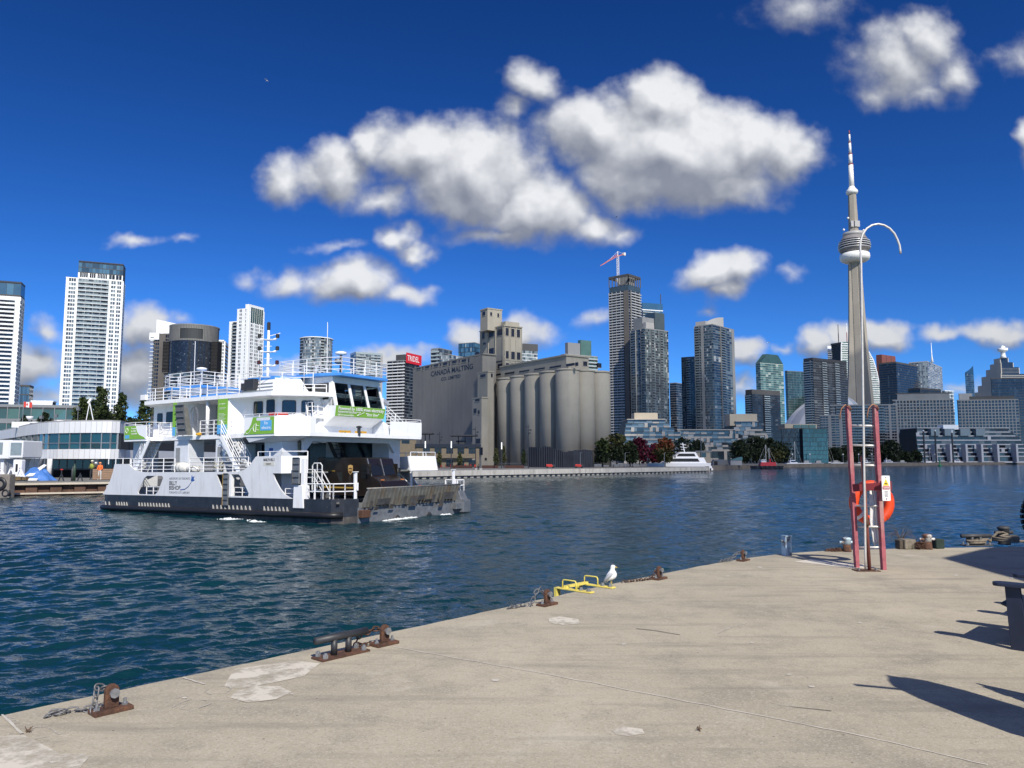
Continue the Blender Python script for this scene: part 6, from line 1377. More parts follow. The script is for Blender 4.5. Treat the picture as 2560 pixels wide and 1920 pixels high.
# ---- towers right of the plant
def crane_tower():
    t, fp, fl, fr, z = tower('crane_tower', 'very tall brown tower under construction with open frame top', 1571, 800, 725, 42, 1523, 1601, 62, [(1.2, 'balc', 2), (4.5, 'balc', 8), (1.8, 'wall', 1)], [(1.2, 'glass', 2), (6, 'balc', 7)], CONC_B, GB, wts=(6, 3, 1, .6), rail=pm('balcony_steel', (.36, .38, .40), .4, var=.1), cap=0, slab=CONC_G)
    C, L, R = fp
    prism_from(fp, z, z + 6, 'top_floor', GA[1], t)
    zt = zat(684, 800); D = L + R - C
    for k in range(7):
        for p, q in ((L, C), (C, R)):
            s = p.lerp(q, k/6); MB().box(s.x-.5, s.y-.5, z + 6, s.x+.5, s.y+.5, zt-2).build('frame_post', CONC_D, t)
    for p, q in ((L, C), (C, R), (R, D), (D, L)): MB().bar(Vector((p.x, p.y, zt-1.3)), Vector((q.x, q.y, zt-1.3)), 1.4, 2.4).build('frame_beam', CONC_D, t)
    roofbox(t, fp, z + 6, (zt-z)*.6, .15, .7, .25, .8, CONC_M)
    # crane
    b = (L + R) / 2; b = V2(kx(1545, 690)*815, 815)
    cr = thing('tower_crane', 'orange and white tower crane on the unfinished tower', 'crane', (b.x, b.y, z))
    zj = zat(640, 815) - z; WH = pm('crane_white', (.62, .62, .62), .5, var=.05); OR = pm('crane_orange', (.55, .16, .06), .5, var=.08)
    m = MB()
    for sx in (-1, 1):
        for sy in (-1, 1): m.bar((sx, sy, 0), (sx, sy, zj), .4)
    k = 0; zz = 0
    while zz < zj - 2.5:
        for sx in (-1, 1): m.bar((sx, -1, zz), (sx, 1, zz+2.5), .25); m.bar((-1, sx, zz+2.5), (1, sx, zz), .25)
        zz += 2.5
    m.build('mast', WH, cr)
    d = (V2(kx(1500, 665)*800, 800) - b); d.z = 0; jl = d.length; d.normalize(); zend = zat(665, 800) - z
    m = MB(); tip = d*jl + Vector((0, 0, zend)); root = Vector((0, 0, zj)); s = Vector((-d.y, d.x, 0))
    m.bar(root + s*.9, tip + s*.2, .35); m.bar(root - s*.9, tip - s*.2, .35); m.bar(root + Vector((0, 0, 2.2)), tip, .35)
    for i in range(12):
        a, c = root.lerp(tip, i/12), root.lerp(tip, (i+1)/12); f_ = 1 - i/12
        m.bar(a + s*.9*f_, c - s*.9*f_, .2); m.bar(a + Vector((0, 0, 2.2*f_)), c + s*.9*f_, .2)
    m.build('jib', OR, cr)
    tail = -d*9.5 + Vector((0, 0, zj + 3.5)); m = MB(); m.bar(root, tail, 1.2, .8); m.build('counter_jib', OR, cr)
    MB().obox(tail + Vector((0, 0, 0)), d*1.3, s*1.2, (0, 0, 1.6)).build('counterweight', WH, cr)
    MB().bar(root, root + Vector((0, 0, 5)), .8).bar(root + Vector((0, 0, 5)), tail, .2).bar(root + Vector((0, 0, 5)), root.lerp(tip, .6), .2).build('apex_ties', WH, cr)
crane_tower()
t_, fp_, fl_, fr_, z_ = tower('teal_topped_tower', 'blue-green glass tower with a white roof edge behind the condo tower', 1606, 860, 775, 72, 1600, 1657, 58, [(1, 'glass', 2)], [(3, 'balc', 5), (1, 'glass', 2)], CONC_M, GBL, wts=(4, 4, 2, .5), cap=1.0, capmat=CONC_W)
f_ = Face(fp_[0], fp_[2], z_, z_ + 8); prism_from(fp_, z_ + 1, z_ + 8.5, 'crown', GBL[1], t_); MB().tube([fp_[2] + Vector((-2, 1, z_)), fp_[2] + Vector((-2, 1, z_ + 20))], .5, 6).build('roof_mast', CONC_D, t_)
def mid_condo():
    t, fp, fl, fr, z = tower('grey_condo_tower', 'grey glass condo tower with a stepped dark crown right of the crane tower', 1612, 760, 822, 55, 1577, 1670, 50, [(2, 'balc', 3), (2, 'glass', 4), (1.4, 'balc', 2)], [(3, 'glass', 4), (1.6, 'balc', 2), (3, 'glass', 4), (1.6, 'balc', 2), (3, 'glass', 4)], CONC_M, GA, wts=(3, 3, 3, 2.2), cap=1.0, rail=BRAILD)
    roofbox(t, fp, z + 1, 12, .25, .9, .05, .55, CONC_M); roofbox(t, fp, z + 1, 18.5, .2, .9, .56, .98, GA[1])
    roofbox(t, fp, z + 1, 6, .0, .2, .05, .4, CONC_G)
mid_condo()
def curved_condo():
    t, fp, fl, fr, z = tower('glossy_condo_tower', 'tall glossy grey condo tower with a rounded white fin on its roof', 1782, 770, 812, 42, 1736, 1834, 52, [(2.4, 'balc', 4), (1, 'wall', 1), (1.6, 'glass', 3), (2, 'glass', 3)], [(2.2, 'glass', 3), (1.4, 'balc', 2), (2.2, 'glass', 3), (.8, 'wall', 1)], CONC_M, GA, wts=(4, 4, 2.6, 1.2), cap=1.0, rail=BRAILD)
    C, L, R = fp
    roofbox(t, fp, z + 1, 4.5, .45, 1, .05, .9, CONC_G)
    m = MB(); n = 14; pts = []
    p0 = C + (L-C)*.75 + (R-C)*.05; p1 = C + (L-C)*.05 + (R-C)*.55
    for i in range(n + 1):
        q = p0.lerp(p1, i/n); q = q + V2(0, -3*math.sin(math.pi*i/n)); pts.append((q.x, q.y, z + 2 + 9*math.sin(math.pi*.5*i/n)))
    for a, c in zip(pts, pts[1:]): m.hexa([(a[0], a[1], z), (c[0], c[1], z), (c[0], c[1]+1, z), (a[0], a[1]+1, z), (a[0], a[1], a[2]), (c[0], c[1], c[2]), (c[0], c[1]+1, c[2]), (a[0], a[1]+1, a[2])])
    m.build('roof_fin', CONC_G, t)
    t2, fp2, *_r = tower('glossy_condo_wing', 'lower glass wing with a white blank top left of the glossy tower', 1738, 800, 892, 30, 1703, 1750, 42, [(1, 'glass', 4), (1, 'balc', 2), (1, 'glass', 3)], None, CONC_M, GA, wts=(5, 4, 1.5, .5), cap=0)
    prism_from(fp2, _r[2] - 11, _r[2] + .5, 'blank_top', CONC_G, t2)
curved_condo()
tower('back_grey_tower', 'dim grey tower seen in the gap beside the glossy wing', 1690, 980, 958, 40, 1674, 1706, 32, [(1, 'glass', 4)], [(1, 'glass', 4)], CONC_M, GB, cap=1)
def green_tower():
    t, fp, fl, fr, z = tower('green_glass_tower', 'pale green glass tower with a chamfered dark glass roof', 1900, 900, 908, 62, 1889, 1958, 44, [(1, 'glass', 2)], [(1, 'glass', 9)], pm('tower_palegreen', (.34, .40, .37), .6, var=.05), GG, wts=(3, 3, 3, 2), cap=.6)
    C, L, R = fp; D = L + R - C; zt = zat(884, 905)
    MB().prism([(L.x, L.y), (C.x, C.y), (R.x, R.y), (D.x, D.y)], z + .6, zt, top=[((L*.7+D*.3).x, (L*.7+D*.3).y), (C.lerp(R, .12).lerp(D, .3).x, C.lerp(R, .12).lerp(D, .3).y), (R.lerp(C, .3).lerp(D, .4).x, R.lerp(C, .3).lerp(D, .4).y), (D.x, D.y)]).build('sloped_roof', GG[0], t)
    tower('dark_front_condo', 'dark glass condo in front of the green tower', 1880, 820, 985, 60, 1864, 1950, 30, [(1, 'balc', 4)], [(2, 'glass', 4), (1, 'balc', 2), (2, 'glass', 4)], CONC_D, GB, wts=(4, 4, 2, .8), cap=5, capmat=CONC_D)
green_tower()
tower('teal_office_block', 'teal glass office block beside the stadium roof', 1968, 1150, 928, 65, 1962, 2016, 36, [(1, 'glass', 2)], [(1, 'glass', 14)], CONC_M, GG, wts=(5, 3, 1, .2), cap=1)
tower('dark_blue_condo', 'dark blue balconied condo tower left of the concrete tower', 2032, 930, 900, 58, 2009, 2116, 42, [(1, 'balc', 4)], [(2, 'glass', 3), (1, 'balc', 2), (2, 'glass', 3), (1, 'balc', 2), (2, 'glass', 3)], CONC_D, GB, wts=(4, 4, 2.2, .6), cap=3, capmat=CONC_D, slab=CONC_M)
def dome():
    Y = 1150; c = V2(kx(2050, 1060) * Y, Y); t = thing('stadium_dome', 'white panelled stadium dome behind the waterfront blocks', 'stadium', (c.x, c.y, LAND))
    Wm = [pm('dome_white', (.50, .52, .55), .6, var=.04, scale=.05), pm('dome_grey', (.33, .36, .40), .6, var=.04, scale=.05)]
    R = 61; zc = zat(1092, Y) - LAND; H_ = zat(985, Y) - LAND - zc
    a0s = np.linspace(math.pi, 2*math.pi, 11)
    for i in range(10):
        m = MB(); n = 12
        for j in range(n):
            e0, e1 = math.pi/2*j/n, math.pi/2*(j+1)/n
            for s in range(4):
                b0 = a0s[i] + (a0s[i+1]-a0s[i])*s/4; b1 = a0s[i] + (a0s[i+1]-a0s[i])*(s+1)/4
                q = lambda b, e: (R*math.cos(e)*math.cos(b) + 20*math.sin(e), R*math.cos(e)*math.sin(b)*.8, zc + H_*math.sin(e))
                m.quad(q(b0, e0), q(b1, e0), q(b1, e1), q(b0, e1))
        m.build('roof_panel', Wm[i % 2], t, True)
    MB().lathe([(R+2, 0), (R+2, zc)], 40, sy=.8).build('drum_wall', CONC_G, t)
dome()
def sail_tower():
    # white bank tower behind, with two masts
    t, fp, fl, fr, z = tower('white_bank_tower', 'white banded bank tower with twin masts and a red roundel', 2120, 1750, 872, 14, 2069, 2126, 62, [(1, 'glass', 10)], None, CONC_W, GB, wts=(5, 2, .5, .2), cap=8, slab=CONC_W)
    for px, yt in ((2096, 811), (2117, 808)):
        x = kx(px, 840)*1765; za, zb = z + 8, zat(yt, 1765)
        MB().tube([(x, 1765, za), (x, 1765, za+(zb-za)*.6)], 1.1, 6).build('mast', CONC_D if px < 2100 else pm('mast_red', (.35, .16, .15), .6), t); MB().tube([(x, 1765, za+(zb-za)*.6), (x, 1765, zb)], .8, 6).build('mast_tip', CONC_W if px > 2100 else CONC_D, t)
    f = Face(fp[1], fp[0], z, z+8); u, zz = f.hit(2082, 872.5)
    e = MB().tube([f.p(u, zz, .6), f.p(u, zz, 1.2)], 2.6, 16).build('red_roundel', MATS['sign_red'], t)
    MB().tube([f.p(u, zz, 1.2), f.p(u, zz, 1.4)], 1.0, 10).build('roundel_centre', WHITE2, e)
    text('BMO', 4.5, INKB, t, f.p(max(u-11.5, .3), zz-1.6, .6), f.d, (0, 0, 1), f.n, width=7.5)
    # curved sail-like tower
    Y = 1480; t = thing('curved_white_tower', 'curved white-banded glass tower peeping out both sides of the concrete tower', 'tower')
    rows = [(855, 2104, 2128), (862, 2103, 2150), (880, 2103, 2172), (900, 2103, 2183), (930, 2104, 2192), (970, 2107, 2200), (1010, 2112, 2206), (1060, 2120, 2212), (1120, 2130, 2218)]
    m = MB(); cf = []; pn = MB(); rs = random.Random(5)
    ys = np.array([r[0] for r in rows]); xl = np.array([r[1] for r in rows]); xr = np.array([r[2] for r in rows])
    nf = 60; top = 855; bot = 1125
    prev = None
    for k in range(nf + 1):
        y = bot + (top-bot)*k/nf; a, b = np.interp(y, ys, xl), np.interp(y, ys, xr)
        P, Q = atY(a, y, Y), atY(b, y, Y+22)
        cur = (P, Q)
        if prev:
            p0, q0 = prev; d = (q0-p0); nn = Vector((d.y, -d.x, 0)).normalized()
            m.hexa([p0, q0, q0 - nn*25, p0 - nn*25, P, Q, Q - nn*25, P - nn*25])
            MB().hexa([p0 + nn*.6, q0 + nn*.6, q0, p0, p0.lerp(P, .34) + nn*.6, q0.lerp(Q, .34) + nn*.6, q0.lerp(Q, .34), p0.lerp(P, .34)]).build('floor_band', CONC_W, t)
            n = 14
            for i in range(n):
                f0, f1 = (i+.05)/n, (i+.95)/n
                pn.quad(p0.lerp(q0, f0).lerp(P.lerp(Q, f0), .36) + nn*.1, p0.lerp(q0, f1).lerp(P.lerp(Q, f1), .36) + nn*.1, P.lerp(Q, f1) + nn*(.1 + rs.uniform(-.05, .05)), P.lerp(Q, f0) + nn*.1, rs.choices((0, 1, 2, 3), (5, 4, 2, .4))[0])
        prev = cur
    m.build('core', CORE, t); pn.build('window_panes', GG, t, kind='stuff')
    pts = [atY(b, y, Y+21.5) for y, a, b in rows]; MB().tube(pts, 1.1, 6).build('edge_fin', CONC_W, t)
    pts = [atY(a, y, Y-.5) for y, a, b in rows]; MB().tube(pts, .9, 6).build('edge_fin', CONC_W, t)
sail_tower()
def cn_tower():
    z_top = 558; d = ray(2122, 326); Y = (z_top - EYE) / d.z * d.y; X = kx(2135, 600) * Y
    t = thing('observation_tower', 'slender concrete observation tower with a round pod and white mast', 'tower', (X, Y, 0))
    CT = pm('cn_concrete', (.29, .265, .225), .8, var=.10, scale=.03, c2=(.20, .185, .16), c2s=.12, c2t=(.5, .7), c2amt=.6, streak=True)
    zz = lambda y: atY(2138, y, Y).z
    zpod0, zdon, z1, z2, z3, zroof, zup = zz(660), zz(641), zz(628), zz(612), zz(588), zz(584), zz(478)
    rot = math.radians(-90 + 26)
    # hexagonal core
    def hexr(r, z): return [(r*math.cos(rot + math.pi/6 + math.pi/3*i), r*math.sin(rot + math.pi/6 + math.pi/3*i), z) for i in range(6)]
    m = MB(); lv = [(0, 12.5), (120, 10), (240, 9), (zpod0, 8.3), (zroof, 8.2), (zup, 6.2)]
    for (za, ra), (zb, rb) in zip(lv, lv[1:]):
        m.add(hexr(ra, za) + hexr(rb, zb), [(i, (i+1) % 6, 6+(i+1) % 6, 6+i) for i in range(6)])
    m.build('shaft', CT, t)
    # three tapering legs
    for k in range(3):
        a = rot + 2*math.pi*k/3; dv = Vector((math.cos(a), math.sin(a), 0)); sv = Vector((-math.sin(a), math.cos(a), 0)); m = MB()
        L_ = [(0, 33, 4.2), (40, 27.5, 3.9), (90, 22.5, 3.6), (150, 18.2, 3.4), (220, 14.4, 3.2), (280, 12.0, 3.0), (zpod0, 10.6, 2.9)]
        for (za, ra, wa), (zb, rb, wb) in zip(L_, L_[1:]):
            q = [];
            for z, r, w in ((za, ra, wa), (zb, rb, wb)):
                q += [dv*4 - sv*w*1.25 + Vector((0, 0, z)), dv*r - sv*w*.85 + Vector((0, 0, z)), dv*r + sv*w*.85 + Vector((0, 0, z)), dv*4 + sv*w*1.25 + Vector((0, 0, z))]
            m.hexa(q)
        m.build('leg', CT, t)
    DW = pm('pod_white', (.74, .74, .72), .45, var=.03, scale=.05); DG = pm('pod_grey', (.20, .19, .19), .5, var=.1, scale=.1); GLS = GB[0]
    ro = (kx(2175, 615) - kx(2099, 615)) * Y / 2
    MB().lathe([(8, zz(657)), (ro*.62, zz(656)), (ro*.87, zz(651)), (ro*.93, zz(644)), (ro*.90, zz(636)), (ro*.7, zz(632))], 40).build('radome', DW, t, True)
    MB().lathe([(ro*.7, zz(633)), (ro*.84, zz(631)), (ro*.95, zz(625)), (ro*.98, zz(623))], 40).build('pod_underside', DG, t, True)
    zs = [zz(624) + i*3.75 for i in range(5)]
    rr = [ro*.98, ro, ro*.985, ro*.95, ro*.86]
    for i in range(4):
        MB().lathe([(rr[i]*.5, zs[i]), (rr[i], zs[i]), (rr[i]*1.01, zs[i]+1.5), (rr[i]*.5, zs[i]+1.5)], 40).build('pod_band', pm('pod_band', (.50, .50, .50), .35, metal=.3, var=.05), t, True)
        MB().lathe([(rr[i]*.5, zs[i]+1.4), (rr[i]*.985, zs[i]+1.4), (rr[i+1]*.985, zs[i]+3.85), (rr[i+1]*.5, zs[i]+3.85)], 40).build('pod_glazing', GLS, t, True)
    MB().lathe([(rr[4]*1.0, zs[4]-.1), (rr[4]*.95, zs[4]+1.5), (ro*.70, zs[4]+7), (ro*.68, zs[4]+7.2)], 40).build('pod_roof', DG, t, True)
    MB().lathe([(ro*.68, zs[4]+7), (ro*.68, zs[4]+13), (ro*.3, zs[4]+13.3)], 40).build('pod_top_drum', pm('pod_drum', (.34, .34, .34), .5, var=.05), t, True)
    zq = zs[4] + 13
    for a in (-2.2, -.9, -1.5): MB().obox((8.5*math.cos(a), 8.5*math.sin(a), zq + 14), (2.2, 0, 0), (0, 1.2, 0), (0, 0, 5)).build('equipment_box', pm('pod_drum', (.34, .34, .34)), t)
    for dx, dz in ((-19, 4), (-11, 24), (14, 3)): MB().lathe([(.3, -2), (1.8, -1), (1.8, 1), (.3, 2)], 10, (dx, -6, zq + dz)).build('radome_ball', DW, t, True)
    # sky pod and antenna mast
    MB().lathe([(6.4, zup-6), (8.8, zup-4), (9.6, zup-1.5), (9.2, zup+.5), (6.0, zup+4.5), (4.3, zup+8)], 24).build('sky_pod', DW, t, True)
    ys = [(471, 4.2), (412, 3.8), (410, 3.0), (386, 2.9), (384, 2.2), (357, 2.0), (355, 1.5), (336, 1.3), (326, .8)]
    RB = pm('mast_band', (.22, .05, .05), .5, var=.05)
    for (ya, ra), (yb, rb) in zip(ys, ys[1:]):
        za, zb = zz(ya), zz(yb)
        if ya - yb < 4: MB().lathe([(ra+.5, za), (ra+.5, zb)], 12).build('mast_ring', RB, t)
        else: MB().lathe([(ra, za), (rb, zb)], 12).build('mast_section', DW if yb > 330 else RB, t, True)
cn_tower()
# ---- downtown behind
tower('red_brown_tower', 'red-brown tower behind the black block', 2204, 1900, 887, 55, 2190, 2238, 50, [(1, 'wall', 1)], [(1, 'wall', 1), (.12, 'win', 1), (1, 'wall', 1), (.12, 'win', 1), (1, 'wall', 1)], pm('tower_red', (.16, .05, .04), .7, var=.08, scale=.1), GB, cap=1)
tower('black_office_tower', 'black office block with a lettered top beside the concrete tower', 2240, 1350, 908, 50, 2196, 2292, 40, [(1, 'glass', 14)], [(1, 'glass', 16)], CONC_D, GB, wts=(9, 3, .3, .05), cap=3, capmat=CONC_D, slab=CONC_D)
t_, fp_, fl_, fr_, z_ = tower('grey_banded_tower', 'grey banded office tower with a thin white spire', 2318, 1600, 905, 40, 2272, 2354, 56, [(1, 'glass', 12)], [(1, 'win', 12)], CONC_G, GW_, wts=(3, 3, 2, 1), cap=2)
x_ = kx(2329, 880)*1610; MB().tube([(x_, 1610, z_), (x_, 1610, z_+14), (x_, 1610, zat(857, 1610))], [3.2, 1.0, .35], 8).build('spire', CONC_W, t_, True)
tower('low_dark_annex', 'low black annex under the grey banded tower', 2300, 1200, 974, 60, 2270, 2352, 20, [(1, 'glass', 6)], [(1, 'glass', 12)], CONC_D, GB, wts=(9, 2, .2, .05), cap=3, capmat=CONC_D)
tower('white_low_slab', 'small white banded slab between the two hotels', 2362, 1300, 977, 60, 2355, 2384, 20, [(1, 'glass', 3)], [(1, 'glass', 6)], CONC_W, GW_, cap=1)
def hotels():
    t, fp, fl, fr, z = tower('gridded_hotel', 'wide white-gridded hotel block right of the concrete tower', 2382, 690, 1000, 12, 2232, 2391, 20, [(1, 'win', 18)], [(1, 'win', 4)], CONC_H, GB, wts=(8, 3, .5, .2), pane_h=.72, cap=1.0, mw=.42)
    roofbox(t, fp, z + 1, 5, .05, .92, .1, .8, CONC_M); roofbox(t, fp, z + 6, 1.0, .02, .95, .05, .85, CONC_D, 'roof_edge')
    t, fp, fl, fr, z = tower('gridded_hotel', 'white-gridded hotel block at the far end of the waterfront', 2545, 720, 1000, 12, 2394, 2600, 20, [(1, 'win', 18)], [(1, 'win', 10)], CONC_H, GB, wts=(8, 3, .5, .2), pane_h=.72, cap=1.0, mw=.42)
    roofbox(t, fp, z + 1, 3, .05, .8, .1, .8, CONC_D); roofbox(t, fp, z + 1, 6, .75, .97, .1, .8, CONC_G)
    tower('grey_quay_apartments', 'grey stepped apartment block behind the red ladder', 2243, 640, 1013, 10, 2075, 2250, 20, [(1.2, 'win', 3), (7, 'balc', 14), (1.2, 'win', 3), (2, 'balc', 4), (1, 'win', 2), (.5, 'wall', 1), (1, 'win', 2), (.4, 'wall', 1)], [(1, 'win', 4), (.4, 'wall', 1), (1, 'win', 3)], CONC_M, GB, wts=(6, 3, 1, .3), cap=1, rail=BRAILD)
    tower('grey_quay_wing', 'lower grey apartment wing left of the red ladder', 2105, 610, 1040, 15, 2050, 2112, 18, [(1, 'win', 3), (.4, 'wall', 1), (1, 'win', 2), (.4, 'wall', 1)], None, CONC_M, GB, wts=(6, 3, 1, .3), cap=1)
    t, fp, fl, fr, z = tower('blue_prism_tower', 'blue glass tower with a sharp slanting corner and lettering', 2434, 1150, 934, 20, 2413, 2476, 44, [(1, 'glass', 6)], [(1, 'glass', 12)], CONC_M, GBL, wts=(4, 4, 2, .4), cap=0)
    C, L, R = fp; D = L + R - C; MB().hexa([(L.x, L.y, z-1), (C.x, C.y, z-1), (R.x, R.y, z-1), (D.x, D.y, z-1), (L.x, L.y, z), (C.x, C.y, z + 12), (R.x, R.y, z + 10), (D.x, D.y, z + 2)]).build('slanted_crown', GBL[1], t)
    t, fp, fl, fr, z = tower('dark_wide_block', 'wide dark glass block at the right edge of the skyline', 2600, 980, 946, 12, 2478, 2640, 30, [(1, 'glass', 24)], None, CONC_D, GB, wts=(8, 3, .8, .1), cap=1.5, capmat=CONC_D)
    # stepped tower with beacon
    Y = 1500; t = thing('stepped_beacon_tower', 'stepped pale tower crowned by a white beacon', 'tower')
    SB = pm('stepped_stone', (.42, .40, .36), .7, var=.05, scale=.05); zb0 = LAND
    steps = [(2478, 2566, 976), (2481, 2556, 960), (2485, 2546, 938), (2491, 2537, 921), (2496, 2528, 908), (2500, 2521, 895)]
    for i, (a, b, y) in enumerate(steps):
        xa, xb = kx(a, y)*Y, kx(b, y)*Y; z1 = zat(y, Y); dy = (5-i)*7; nb = 5 if i else 8
        MB().box(xa, Y - dy, zb0, xb, Y + dy + 20, z1).build('tier', SB, t)
        for k in range(nb): zz = zb0 + (z1-zb0)*(k+.45)/nb if i else z1 - 45 + 45*(k+.45)/nb; MB().box(xa+1.5, Y-dy-.3, zz, xb-1.5, Y-dy-.02, zz + (2.2 if i else 2.8)).build('window_band', GB[1], t)
        zb0 = z1
    xc = kx(2507, 880)*Y
    MB().lathe([(6, zb0), (4.2, zb0+5), (4, zat(880, Y)), (8, zat(878, Y)), (9, zat(876, Y)), (9, zat(871, Y)), (4, zat(870, Y)), (5, zat(868, Y)), (1, zat(864, Y))], 16, (xc, Y, 0)).build('beacon', CONC_W, t, True)
hotels()

# ================================================================== WATERFRONT
def quay():
    A_, B_ = V2(-16.5, 157), V2(58.5, 232); d = (B_ - A_).normalized(); n = Vector((d.y, -d.x, 0)); L_ = (B_ - A_).length
    t = thing('malting_quay', 'long pale concrete quay with a row of pile heads below the malting plant', 'quay')
    QC = pm('quay_concrete', (.40, .39, .36), .85, var=.15, scale=.4, c2=(.22, .21, .19), c2s=.8, c2t=(.5, .7), c2amt=.8, streak=True)
    A0 = A_ - d*26; LL = L_ + 26; k = 0; seg = 6.2
    while k * seg < LL:
        p = A0 + d*k*seg; q = A0 + d*min((k+1)*seg - .06, LL)
        m = MB(); m.hexa([p + n*.5 + Vector((0, 0, .48)), q + n*.5 + Vector((0, 0, .48)), q - n*1.5 + Vector((0, 0, .48)), p - n*1.5 + Vector((0, 0, .48)), p + n*.5 + Vector((0, 0, 1.56)), q + n*.5 + Vector((0, 0, 1.56)), q - n*1.5 + Vector((0, 0, 1.56)), p - n*1.5 + Vector((0, 0, 1.56))]).build('cap_block', QC, t); k += 1
    PH = MB().hexa([(-.55, -.1, -1), (.55, -.1, -1), (.55, .5, -1), (-.55, .5, -1), (-.25, -.1, .42), (.62, -.1, .42), (.62, .5, .42), (-.25, .5, .42)]).mesh('pile_head', pm('pile_concrete', (.30, .28, .25), .9, var=.2, scale=1))
    x = 0
    while x < LL:
        p = A0 + d*x + n*.1; inst('pile_head', PH, t, (p.x, p.y, 0), (0, 0, math.atan2(d.y, d.x))); x += 1.85
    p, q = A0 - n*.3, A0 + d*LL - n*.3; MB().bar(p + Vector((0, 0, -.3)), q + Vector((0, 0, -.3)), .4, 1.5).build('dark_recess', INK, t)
    # right-hand shore wall
    t = thing('marina_quay', 'low brown quay wall along the marina', 'quay'); QB = pm('marina_wall', (.17, .145, .115), .85, var=.2, scale=.3)
    for (xa, ya), (xb, yb) in zip(SHORE[7:], SHORE[8:-1]):
        d_ = V2(xb-xa, yb-ya); nn = Vector((d_.y, -d_.x, 0)).normalized(); ns = max(1, int(d_.length / 24))
        for i in range(ns):
            p = V2(xa, ya) + d_*i/ns; q = V2(xa, ya) + d_*((i+1)/ns) - d_.normalized()*.2
            MB().hexa([p + nn*.6 + Vector((0, 0, -1)), q + nn*.6 + Vector((0, 0, -1)), q - nn*.5 + Vector((0, 0, -1)), p - nn*.5 + Vector((0, 0, -1)), p + nn*.6 + Vector((0, 0, 1.62)), q + nn*.6 + Vector((0, 0, 1.62)), q - nn*.5 + Vector((0, 0, 1.62)), p - nn*.5 + Vector((0, 0, 1.62))]).build('wall_panel', QB, t)
quay()

# ---- trees
LEAF = {}
def leafmats(key, cs):
    if key not in LEAF: LEAF[key] = [pm('leaf_%s_%d' % (key, i), c, .7, var=.35, scale=.9, spec=.2) for i, c in enumerate(cs)]
    return LEAF[key]
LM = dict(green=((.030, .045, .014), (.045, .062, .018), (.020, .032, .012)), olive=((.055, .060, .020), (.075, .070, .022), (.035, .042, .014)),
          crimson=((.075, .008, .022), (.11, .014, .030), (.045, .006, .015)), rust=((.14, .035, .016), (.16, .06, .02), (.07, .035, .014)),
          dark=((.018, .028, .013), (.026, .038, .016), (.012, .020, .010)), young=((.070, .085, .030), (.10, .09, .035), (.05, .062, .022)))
def tree(base, h, w, key, label, group=None, leaf=.5, n=1500, crown0=.22, narrow=False, key2=None, lean=0, seed=0):
    rs = random.Random(seed * 7 + int(abs(base[0]) * 10)); t = thing('tree', label, 'tree', base, 0, group)
    BK = pm('bark', (.045, .036, .028), .9, var=.3, scale=2)
    th = h * (crown0 + .25); m = MB(); r0 = max(.05, h * .018)
    m.tube([(0, 0, 0), (lean*.1, 0, th*.5), (lean*.25, .1, th), (lean*.6, .1, h*.85)], [r0*1.3, r0, r0*.75, r0*.15], 7); m.build('trunk', BK, t, True)
    for i in range(6):
        a = 2.4*i + rs.random(); z = h*(crown0 + .12*rs.random() + .08*i); l = w*(.55 if not narrow else .4)
        MB().tube([(lean*z/h*.5, 0, z), (lean*.5 + l*.5*math.cos(a), l*.5*math.sin(a), z + h*.1), (lean*.6 + l*math.cos(a), l*math.sin(a), z + h*.17)], [r0*.5, r0*.3, r0*.1], 5).build('limb', BK, t, True)
    mats = list(leafmats(key, LM[key])) + (list(leafmats(key2, LM[key2])) if key2 else [])
    # clumps through the crown
    cl = []; nc = 26
    for i in range(nc):
        f = (i + .5) / nc; z = crown0 + (1 - crown0) * f
        prof = math.sin(math.pi * min(1, .12 + f * .9)) ** (.6 if not narrow else .9) if not narrow else (1 - f*.97) ** .55 * min(1, f * 3 + .45)
        a = i * 2.4 + rs.uniform(-.4, .4); r = w * prof * rs.uniform(.30, .80)
        cl.append((lean * f + r*math.cos(a), r*math.sin(a), h*z*.94, w * prof * rs.uniform(.34, .52) + leaf * .6))
    c = MB()
    for i in range(n):
        x, y, z, r = rs.choice(cl); u = rs.uniform(-1, 1); a = rs.uniform(0, 6.283); q = math.sqrt(1-u*u); rr = r * rs.uniform(.35, 1.08)
        p = Vector((x + rr*q*math.cos(a), y + rr*q*math.sin(a), z + rr*u*(.8 if not narrow else 1.2))); s = leaf * rs.uniform(.5, 1.15)
        d1 = Vector((rs.uniform(-1, 1), rs.uniform(-1, 1), rs.uniform(-1, 1))).normalized() * s; d2 = Vector((rs.uniform(-1, 1), rs.uniform(-1, 1), rs.uniform(-1, 1))); d2 = (d2 - d1 * d2.dot(d1) / d1.length_squared).normalized() * s * .6
        mi = rs.randrange(3)
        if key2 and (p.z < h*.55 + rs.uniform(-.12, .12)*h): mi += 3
        c.add([p - d1, p + d2, p + d1, p - d2], [(0, 1, 2, 3)], mi)
    c.build('crown', mats, t)
    return t
def tree_px(px, Y, ytop, wpx, key, label, **kw):
    x = kx(px, 1140) * Y; h = atY(px, ytop, Y).z - LAND; return tree((x, Y, LAND), h, wpx / FPX * Y, key, label, **kw)
G1 = 'trees on the malting quay'
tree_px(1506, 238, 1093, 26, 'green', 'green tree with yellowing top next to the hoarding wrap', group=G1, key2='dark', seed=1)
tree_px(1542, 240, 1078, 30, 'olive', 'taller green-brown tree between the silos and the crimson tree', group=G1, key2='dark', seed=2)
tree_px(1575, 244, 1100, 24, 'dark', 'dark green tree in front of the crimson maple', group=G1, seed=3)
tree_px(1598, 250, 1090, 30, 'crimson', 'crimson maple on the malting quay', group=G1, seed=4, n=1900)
tree_px(1637, 262, 1106, 20, 'crimson', 'smaller crimson tree behind the rust-red maple', group=G1, seed=5)
